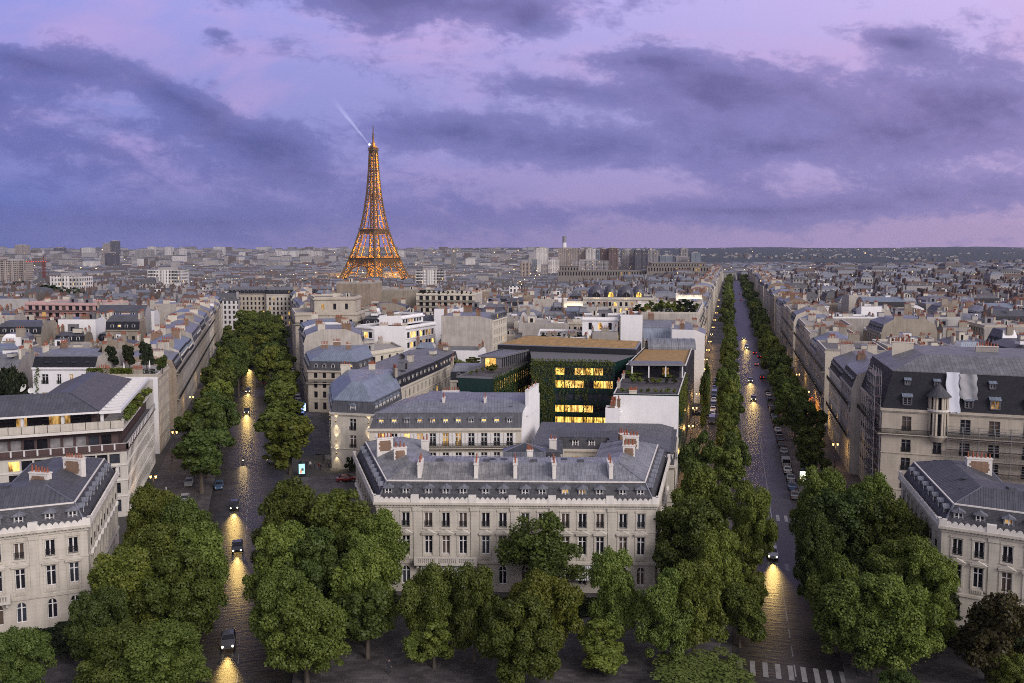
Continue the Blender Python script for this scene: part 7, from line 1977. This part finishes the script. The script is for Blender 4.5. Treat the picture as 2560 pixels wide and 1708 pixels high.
# wall lamps of the townhouse
def sconce(p, n, zz):
    base = Vector(town.location); loc = Vector((p[0] + n[0] * .22, p[1] + n[1] * .22, zz)) - base
    mb = MB(); mb.box(-.09, .09, -.09, .09, -.14, .14, IRON, 'ud'); mb.box(-.085, .085, -.085, .085, .12, .135, LAMPY); mb.box(-.085, .085, -.085, .085, -.135, -.12, LAMPY); mb.build('wall_lamp', town, loc=loc)
    for sg in (0, math.pi):
        l = bpy.data.lights.new('wall_lamp_light', 'SPOT'); l.energy = 420; l.color = (1, .80, .48); l.spot_size = R(64); l.spot_blend = .8; l.shadow_soft_size = .06
        o = bpy.data.objects.new('wall_lamp_light', l); col.objects.link(o); o.parent = town; o.location = loc + Vector((n[0] * .14, n[1] * .14, .2 if sg else -.2)); o.rotation_euler = (sg, 0, 0)
fa, fb = Vector(PG[0]), Vector(PG[1]); ft = (fb - fa).normalized(); fn = Vector((ft.y, -ft.x))
for u_, zz in ((1.3, 11.0), (1.3, 6.5), (1.3, 3.6), (9.2, 11.0), (9.2, 6.5)): p = fa + ft * u_; sconce(p, fn, zz)
ga, gb_ = Vector(PG[4]), Vector(PG[0]); gt_ = (gb_ - ga).normalized(); gn = Vector((gt_.y, -gt_.x)); gl = (gb_ - ga).length
for k in range(4):
    for zz in (11.0,): p = ga + gt_ * (gl - 1.0 - k * 4.2); sconce(p, gn, zz)
# house door of the townhouse
p = fa + ft * 7.9 + fn * .05; mb = MB(); mb.hexa((p.x - town.location.x, p.y - town.location.y, 0.1), (ft.x * 1.5, ft.y * 1.5, 0), (-fn.x * .04, -fn.y * .04, 0), (0, 0, 3.2), GREENP); mb.build('door', town)
# hotel light troughs washing its cornices
def trough(label, p, q, z, h, e):
    p, q = Vector(p), Vector(q); t = (q - p).normalized(); n = Vector((t.y, -t.x)); L = (q - p).length
    o = thing('lit_parapet', label, 'parapet', (p.x, p.y, z)); mb = MB(); mb.hexa((0, 0, 0), (t.x * L, t.y * L, 0), (-n.x * .5, -n.y * .5, 0), (0, 0, h), TRIM); mb.hexa((-t.x * .5, -t.y * .5, -1.0), (t.x * 1.2, t.y * 1.2, 0), (-n.x, -n.y, 0), (0, 0, h + 1.8), TRIM); mb.build('wall', o)
    l = bpy.data.lights.new('trough_light', 'AREA'); l.shape = 'RECTANGLE'; l.size = L; l.size_y = .25; l.energy = e; l.color = (1, .78, .42); a = bpy.data.objects.new('trough_light', l); col.objects.link(a); a.parent = o
    a.location = (t.x * L / 2 + n.x * .8, t.y * L / 2 + n.y * .8, -.3); a.rotation_euler = Vector((-n.x, -n.y, .9)).to_track_quat('-Z', 'Y').to_euler(); a.rotation_euler.z += 0
for lab, px0, px1, py0, py1, yy, e in (('long lamp washed parapet across the hotel roof terrace', 1598, 1731, 757, 768, 352, 380), ('short lamp washed parapet on the left of the hotel terrace', 1412, 1456, 753, 764, 345, 130), ('upper lamp washed parapet behind the hotel terrace', 1692, 1752, 737, 747, 385, 220)):
    xa, za = atd(px0, py1, yy); xb, zb = atd(px1, py1, yy); _, zt = atd(px0, py0, yy); trough(lab, (xa, yy), (xb, yy - 2), za, zt - za, e)
# glazed domes
GDM = roof_mat('dome_slate', (.085, .085, .11), .9, .45)
for k, (cx_, cy_, rr_, hh_) in enumerate([(40.5, 400, 3.9, 6.2), (48.5, 410, 3.0, 6.0), (54.5, 398, 3.9, 6.0), (62, 408, 3.0, 5.8)]):
    mb = MB(); mb.lathe([(rr_, 0), (rr_ * 1.02, hh_ * .35), (rr_ * .86, hh_ * .66), (rr_ * .52, hh_ * .9), (rr_ * .12, hh_)], GDM, 12); d = mb.build('dome', DB, loc=(cx_ - DB.location.x, cy_ - DB.location.y, 26.45))
    mb = MB(); n = 10; r_ = rr_ * .45; pts = [(r_ * math.cos(math.pi * q / n), -rr_ - .03, r_ * 1.2 * math.sin(math.pi * q / n) + .9) for q in range(n + 1)]; mb.face([(r_, -rr_ - .03, .1)] + pts + [(-r_, -rr_ - .03, .1)], LITY if k in (1, 3) else GLASS); mb.build('arched_window', d)
    l = bpy.data.lights.new('dome_light', 'POINT'); l.energy = 90; l.color = (1, .75, .35); o = bpy.data.objects.new('dome_light', l); col.objects.link(o); o.parent = DB; o.location = (cx_ - DB.location.x, cy_ - DB.location.y - rr_ - 1.2, 26.9)
# barrel vault and rooftop things on the grass roof
o = thing('barrel_vault', 'grey ribbed barrel vault standing on the dry grass roof', 'roof vault', (47.5, 247, 20.35), -.06)
mb = MB(); n = 12
for k in range(n):
    a0, a1 = math.pi * k / n, math.pi * (k + 1) / n; mb.face(((-7, -3.4 * math.cos(a0), 3.0 * math.sin(a0)), (7, -3.4 * math.cos(a0), 3.0 * math.sin(a0)), (7, -3.4 * math.cos(a1), 3.0 * math.sin(a1)), (-7, -3.4 * math.cos(a1), 3.0 * math.sin(a1))), ZINC)
for sg in (-7, 7): pts = [(sg, -3.4 * math.cos(math.pi * k / n), 3.0 * math.sin(math.pi * k / n)) for k in range(n + 1)]; mb.face(pts if sg < 0 else pts[::-1], METAL)
for x in range(-6, 7, 2):
    for k in range(n): a0, a1 = math.pi * k / n, math.pi * (k + 1) / n; mb.bar((x, -3.43 * math.cos(a0), 3.03 * math.sin(a0)), (x, -3.43 * math.cos(a1), 3.03 * math.sin(a1)), .06, METAL)
mb.build('shell', o)
o = thing('terrace_pavilion', 'low grey roofed glass pavilion on the planted terrace', 'pavilion', (35, 199.5, 19.1), -.06)
mb = MB(); mb.box(-6.5, 6.5, -2.2, 3.5, 3.0, 3.4, METAL); mb.box(-6.3, 6.3, -2, 3.3, 3.4, 3.46, ZINC2); mb.build('roof', o); mb = MB(); mb.box(-5.6, 5.6, .2, .5, 0, 3.0, GLASS); mb.box(1.5, 3.0, .12, .2, .6, 2.2, LITD); mb.build('glazing', o); mb = MB()
for x in (-6, -2, 2, 6): mb.box(x - .15, x + .15, -1.9, -1.6, 0, 3, WPAINT)
mb.build('column', o)
def dish(label, px, py, y, r, az=0.0, white=True):
    x, z = atd(px * 1.0, py * 1.0, y); o = thing('satellite_dish', label, 'satellite dish', (x, y, z - r * 2.6), az)
    mb = MB(); mb.bar((0, .2, 0), (0, .2, r * 2.2), .06 * r + .03, METAL); mb.build('mast', o); mb = MB(Matrix.Translation((0, 0, r * 2.6)) @ Matrix.Rotation(R(72), 4, 'X'))
    mb.lathe([(.02, -.02), (r * .5, .07 * r), (r, .28 * r)], WPAINT if white else IRON, 16, caps=False); mb.lathe([(r, .29 * r), (r * .5, .08 * r), (.02, -.01)], WPAINT if white else IRON, 16, caps=False); mb.bar((0, 0, 0), (0, -.15 * r, .8 * r), .03, METAL); mb.build('reflector', o)
dish('large white satellite dish beside the grey folded roof', 51, 967, 186, 1.25, .3); dish('smaller white satellite dish right of the large one', 78, 977, 184, .65, .2); dish('white satellite dish on the corner townhouse roof', 901, 944, 203, .85, .2); dish('white satellite dish on the small annex, left of two', 1539, 1022, 172.5, .55, .5); dish('white satellite dish on the small annex, right of two', 1551, 1026, 172.5, .5, .4); dish('black satellite dish on the slate range', 1005, 893, 244, .9, 0, False)
def parasol(label, x, y):
    o = thing('closed_parasol', label, 'parasol', (x, y, 19.05)); mb = MB(); mb.bar((0, 0, 0), (0, 0, 2.9), .03, METAL); mb.box(-.3, .3, -.3, .3, 0, .08, IRON); mb.build('pole', o); mb = MB(); mb.lathe([(.16, .9), (.24, 1.4), (.15, 2.3), (.03, 2.95)], WPAINT, 8); mb.build('canopy', o)
parasol('closed white parasol in the middle of the roof garden', -96.2, 204); parasol('closed white parasol at the right of the roof garden', -91.6, 208)
# glass lantern on the townhouse roof and on the central mansion
o = thing('roof_lantern', 'small glazed pyramid skylight behind the ridge of the central mansion', 'skylight', (2.0, 131.6, 17.4))
mb = MB(); mb.box(-3.4, 3.4, -1.2, 1.2, -1, .3, ZINC)
for a, b in (((-3.4, -1.2), (3.4, -1.2)), ((3.4, -1.2), (3.4, 1.2)), ((3.4, 1.2), (-3.4, 1.2)), ((-3.4, 1.2), (-3.4, -1.2))):
    mb.face(((*a, .3), (*b, .3), (0, 0, 1.5)), GLASSB); mb.bar((*a, .3), (0, 0, 1.52), .05, METAL)
mb.build('glazing', o)
# repairs on the big limestone block: hanging sheet, net, dormers, turret, scaffold
def jf(u, d, z):                # point on the front of the block: along, outward, up
    a, b = Vector(PJ[0]), Vector(PJ[1]); t = (b - a).normalized(); n = Vector((t.y, -t.x)); p = a + t * u + n * d; return (p.x - J.location.x, p.y - J.location.y, z)
SHEET = plain('white_sheet', (.58, .60, .68), .7, 0, .05); NET = plain('grey_net', (.30, .30, .32), .9, 0, .2)
def drape(name, u0, u1, z0, z1, mat, seed, d0=.35, d1=-1.75, wig=.05):
    mb = MB(); n, m_ = 10, 16; r6 = random.Random(seed); P = {}
    for i in range(n + 1):
        for j in range(m_ + 1):
            f = j / m_; P[i, j] = jf(u0 + (u1 - u0) * i / n + .1 * math.sin(j * .9 + seed), d0 + (d1 - d0) * max(0, f) + wig * math.sin(i * .75 + f * 2) + .12, z0 + (z1 - z0) * f + (r6.uniform(-.25, .1) if j == 0 else 0))
    for i in range(n):
        for j in range(m_): mb.face((P[i, j], P[i + 1, j], P[i + 1, j + 1], P[i, j + 1]), mat)
    return mb.build(name, J, True)
drape('sheeting', 10.9, 13.1, 20.0, 27.1, SHEET, 1)
drape('netting', 13.15, 16.0, 22.4, 26.9, NET, 2, -.3, -1.7, .2)
for (u, z, s) in [(4.3, 20.8, 1.35), (18.9, 20.8, 1.45), (14.6, 20.8, 1.2), (24.6, 20.8, 1.4), (4.4, 24.4, .8), (9.4, 24.4, .8), (18.6, 24.4, .85), (25, 24.4, .85)]:
    ang = math.atan2(PJ[1][1] - PJ[0][1], PJ[1][0] - PJ[0][0]); d_ = -(z - 20) * 2.1 / 6.9 - .05
    dm = put('dormer', dormer_mesh(1.0 * s, 1.15 * s, 1.3, 'shed', ZINC4, ZINC3), J, jf(u, d_ + .25, z), ang); wd = put('window', window_mesh(1.0 * s, 1.05 * s, 'bars grey'), dm, (0, .16, 0)); put('pane', pane_mesh(1.0 * s, 1.05 * s, LITD if u == 18.9 and z < 22 else GLASS), wd)
tb = MB()
def ring_pts(r, z, n=10): return [jf(9.6 + r * math.cos(math.pi * (k / n)), -.2 + r * .9 * math.sin(math.pi * k / n), z) for k in range(n + 1)][::-1]
lv = [(1.75, 14.9), (1.75, 15.4), (1.55, 15.4), (1.55, 15.9)]
def shell(r0, z0, r1, z1, mat, step=1):
    A, B = ring_pts(r0, z0), ring_pts(r1, z1)
    for k in range(0, 10): tb.face((A[k], A[k + 1], B[k + 1], B[k]), mat)
shell(1.2, 14.2, 1.8, 15.2, STONE); shell(1.8, 15.2, 1.8, 15.55, STONE); shell(1.7, 19.6, 1.9, 20.0, STONE); shell(1.9, 20.0, 1.9, 20.35, TRIM); shell(1.9, 20.35, 1.45, 20.36, STONE)
for k in (0, 1, 3, 4, 6, 7, 9, 10):
    for zz, hz, rr0 in ((15.55, 19.6, 1.6), (20.35, 22.7, 1.5)): p = ring_pts(rr0, zz)[k]; tb.box(p[0] - .17, p[0] + .17, p[1] - .17, p[1] + .17, zz, hz, STONE)
shell(1.05, 20.4, 1.05, 22.7, GLASS); shell(1.3, 15.55, 1.3, 19.6, GLASS); shell(1.65, 22.7, 2.2, 22.72, SLATE2); shell(2.2, 22.72, .15, 25.0, SLATE2)
tb.build('oriel_turret', J)
sb = MB(); r7 = random.Random(2); EXT = 1.3
def tube(p, q): sb.bar(p, q, .035, METAL)
us_ = [11 + k * 2.6 for k in range(10)]
for u_ in us_:
    for d_ in (.5, EXT): tube(jf(u_, d_, 0), jf(u_, d_, 17.4))
for z in (3, 5, 7, 9, 11, 13, 15, 16.4):
    for d_ in (.5, EXT): tube(jf(11, d_, z), jf(us_[-1], d_, z))
    tube(jf(11, EXT, z + .5), jf(us_[-1], EXT, z + .5)); tube(jf(11, EXT, z + 1.0), jf(us_[-1], EXT, z + 1.0))
    if z < 16: a = jf(11, .5, z + .05); b = jf(us_[-1], .5, z + .05); c = jf(us_[-1], EXT, z + .05); d = jf(11, EXT, z + .05); sb.face((a, d, c, b), DARKWOOD)
sc_ = sb.build('scaffold'); sc_.location = J.location; tag(sc_, 'thin metal scaffold on the front of the limestone block under repair', 'scaffold')
sb = MB(); a, b = Vector(PJ[3]), Vector(PJ[0]); t = (b - a).normalized(); n_ = Vector((t.y, -t.x)); L = (b - a).length
def js(u, d, z): p = a + t * u + n_ * d; return (p.x, p.y, z)
for k in range(6):
    u_ = L - 9 + k * 1.8
    for d_ in (.3, 1.4): tube(js(u_, d_, 0), js(u_, d_, 27))
for z in range(2, 27, 2):
    for d_ in (.3, 1.4): tube(js(L - 9, d_, z), js(L, d_, z))
    tube(js(L - 9, 1.4, z + 1), js(L, 1.4, z + 1)); sb.face((js(L - 9, .3, z), js(L, .3, z), js(L, 1.4, z), js(L - 9, 1.4, z)), DARKWOOD)
    tube(js(L - 9 + (z % 4) * 1.5, 1.4, z), js(L - 6 + (z % 4) * 1.0, 1.4, z + 2))
tag(sb.build('scaffold'), 'tall scaffold with ladders at the avenue corner of the limestone block', 'scaffold')
# rooflights let into the zinc
RLM = MB(); RLM.box(-.5, .5, -.35, .35, -.05, .12, ZINC4); RLM.box(-.42, .42, -.28, .28, .12, .14, GLASSB); rlme = RLM.mesh('rooflight')
def rooflights(root, pts):
    for (x, y, z, rz) in pts: o = put('rooflight', rlme, root, (x - root.location.x, y - root.location.y, z - root.location.z), rz); o.rotation_euler = (R(14), 0, rz)
def child_of(label_start): return next(o for o in col.objects if o.get('label', '').startswith(label_start))
rooflights(child_of('cream apartment house with white shutters'), [(x, 166.2, 18.02, 0) for x in (-19.5, -12.2, -9.0, -2.8, -.4)])
rooflights(child_of('central cream stone mansion'), [(x, 123.0, 16.95, 0) for x in (-9.5, -7.8, 4.5, 10.6)] + [(x, 125.2, 17.75, 0) for x in (-3.0, -1.2, 8.0)])
rooflights(child_of('right corner stone mansion'), [(62.5, 112.5, 17.0, R(-28)), (64.0, 115.6, 17.6, R(-28)), (70, 109, 17.3, R(-28)), (75, 106.5, 17.3, R(-28))])
rooflights(child_of('left corner stone mansion'), [(-66, 109.5, 17.0, R(22)), (-70, 108, 17.0, R(22))])
rooflights(child_of('white house with dark slate'), [(-116 + k * 3.4, 205.35, 21.9, 0) for k in range(4)])
# hedge walls and the dark forecourts under the trees
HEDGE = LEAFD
def hedge(label, p, q, h, w_, seed):
    r8 = random.Random(seed); p, q = Vector((*p, 0)), Vector((*q, 0)); d = (q - p).normalized(); n = Vector((-d.y, d.x, 0)); L = (q - p).length; V = []; F = []
    for _ in range(int(L * 170)):
        u_ = r8.uniform(0, L); s_ = r8.random(); c = p + d * u_ + (n * r8.uniform(-w_ / 2, w_ / 2) + UPV * h if s_ < .4 else n * r8.choice((-w_ / 2, w_ / 2)) + UPV * r8.uniform(.1, h)) + Vector((r8.gauss(0, .06), r8.gauss(0, .06), r8.gauss(0, .06)))
        dd_ = Vector((r8.gauss(0, .6), r8.gauss(0, .6), r8.gauss(.4, .5))).normalized(); t1 = dd_.orthogonal().normalized(); t2 = dd_.cross(t1); s = r8.uniform(.14, .26); i = len(V); V += [c - t1 * s, c - t2 * s, c + t1 * s, c + t2 * s]; F.append((i, i + 1, i + 2, i + 3))
    me = bpy.data.meshes.new('hedge'); me.from_pydata([tuple(v_) for v_ in V], [], F); me.materials.append(LEAF2 if seed == 9 else LEAFD); me.update(); tag(put('hedge', me), label, 'hedge')
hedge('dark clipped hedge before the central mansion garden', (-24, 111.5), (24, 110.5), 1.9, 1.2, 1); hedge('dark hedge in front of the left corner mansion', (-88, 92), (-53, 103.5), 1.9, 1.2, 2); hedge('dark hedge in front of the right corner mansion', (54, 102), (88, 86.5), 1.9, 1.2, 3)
def hedge_z(label, p, q, z, h, seed): 
    hedge(label, p, q, h, .9, seed); col.objects[-1].location.z = z
hedge_z('bright clipped hedge along the edge of the roof garden', (-103.5, 200.6), (-92, 200.6), 19.6, 1.3, 9)
# tower crane with red lights, far left
x_, z_ = atd(109, 655, 900); o = thing('tower_crane', 'red tower crane with a string of red lamps in the left distance', 'crane', (x_, 900, gz(x_, 900)))
mb = MB(); REDM = plain('crane_red', (.16, .03, .028), .6); hh = z_ - gz(x_, 900)
for sx in (-1, 1):
    for sy in (-1, 1): mb.bar((sx, sy, 0), (sx, sy, hh), .13, REDM)
for k in range(14):
    z0, z1 = hh * k / 14, hh * (k + 1) / 14
    for sx in (-1, 1): mb.bar((sx, -1, z0), (sx, 1, z1), .12, REDM); mb.bar((-1, sx, z0), (1, sx, z1), .12, REDM)
mb.build('mast', o); mb = MB(); mb.bar((-19, 0, hh), (5, 0, hh), .3, REDM); mb.bar((-19, 0, hh), (0, 0, hh + 5), .14, REDM); mb.bar((5, 0, hh), (0, 0, hh + 5), .14, REDM); mb.bar((0, 0, hh), (0, 0, hh + 6), .25, REDM); mb.build('jib', o)
mb = MB(); RL = emit('red_lamp', (1, .05, .02), 3)
for k in range(9): mb.box(-18.5 + k * 2.6, -18.1 + k * 2.6, -.5, -.3, hh + .2, hh + .6, RL)
mb.build('lamp_string', o)

# ---------------------------------------------------------------- evening air
mb = MB(); mb.box(-24000, 24000, -120, 10600, -32, 330, GROUND)
hz = mb.build('haze'); hz['kind'] = 'stuff'; hz['label'] = 'thin blue evening haze over the town'
m = bpy.data.materials.new('haze'); m.use_nodes = True; t = m.node_tree; t.nodes.clear(); o_ = t.nodes.new('ShaderNodeOutputMaterial'); pv_ = t.nodes.new('ShaderNodeVolumePrincipled')
pv_.inputs['Color'].default_value = (.46, .50, .74, 1); pv_.inputs['Density'].default_value = .000035; pv_.inputs['Anisotropy'].default_value = 0.0
t.links.new(pv_.outputs[0], o_.inputs['Volume']); hz.data.materials.clear(); hz.data.materials.append(m)

# lit windows and lamp glasses are seen but need no light sampling of their own: the lamps beside them carry it
for m in bpy.data.materials:
    m.cycles.emission_sampling = 'NONE'
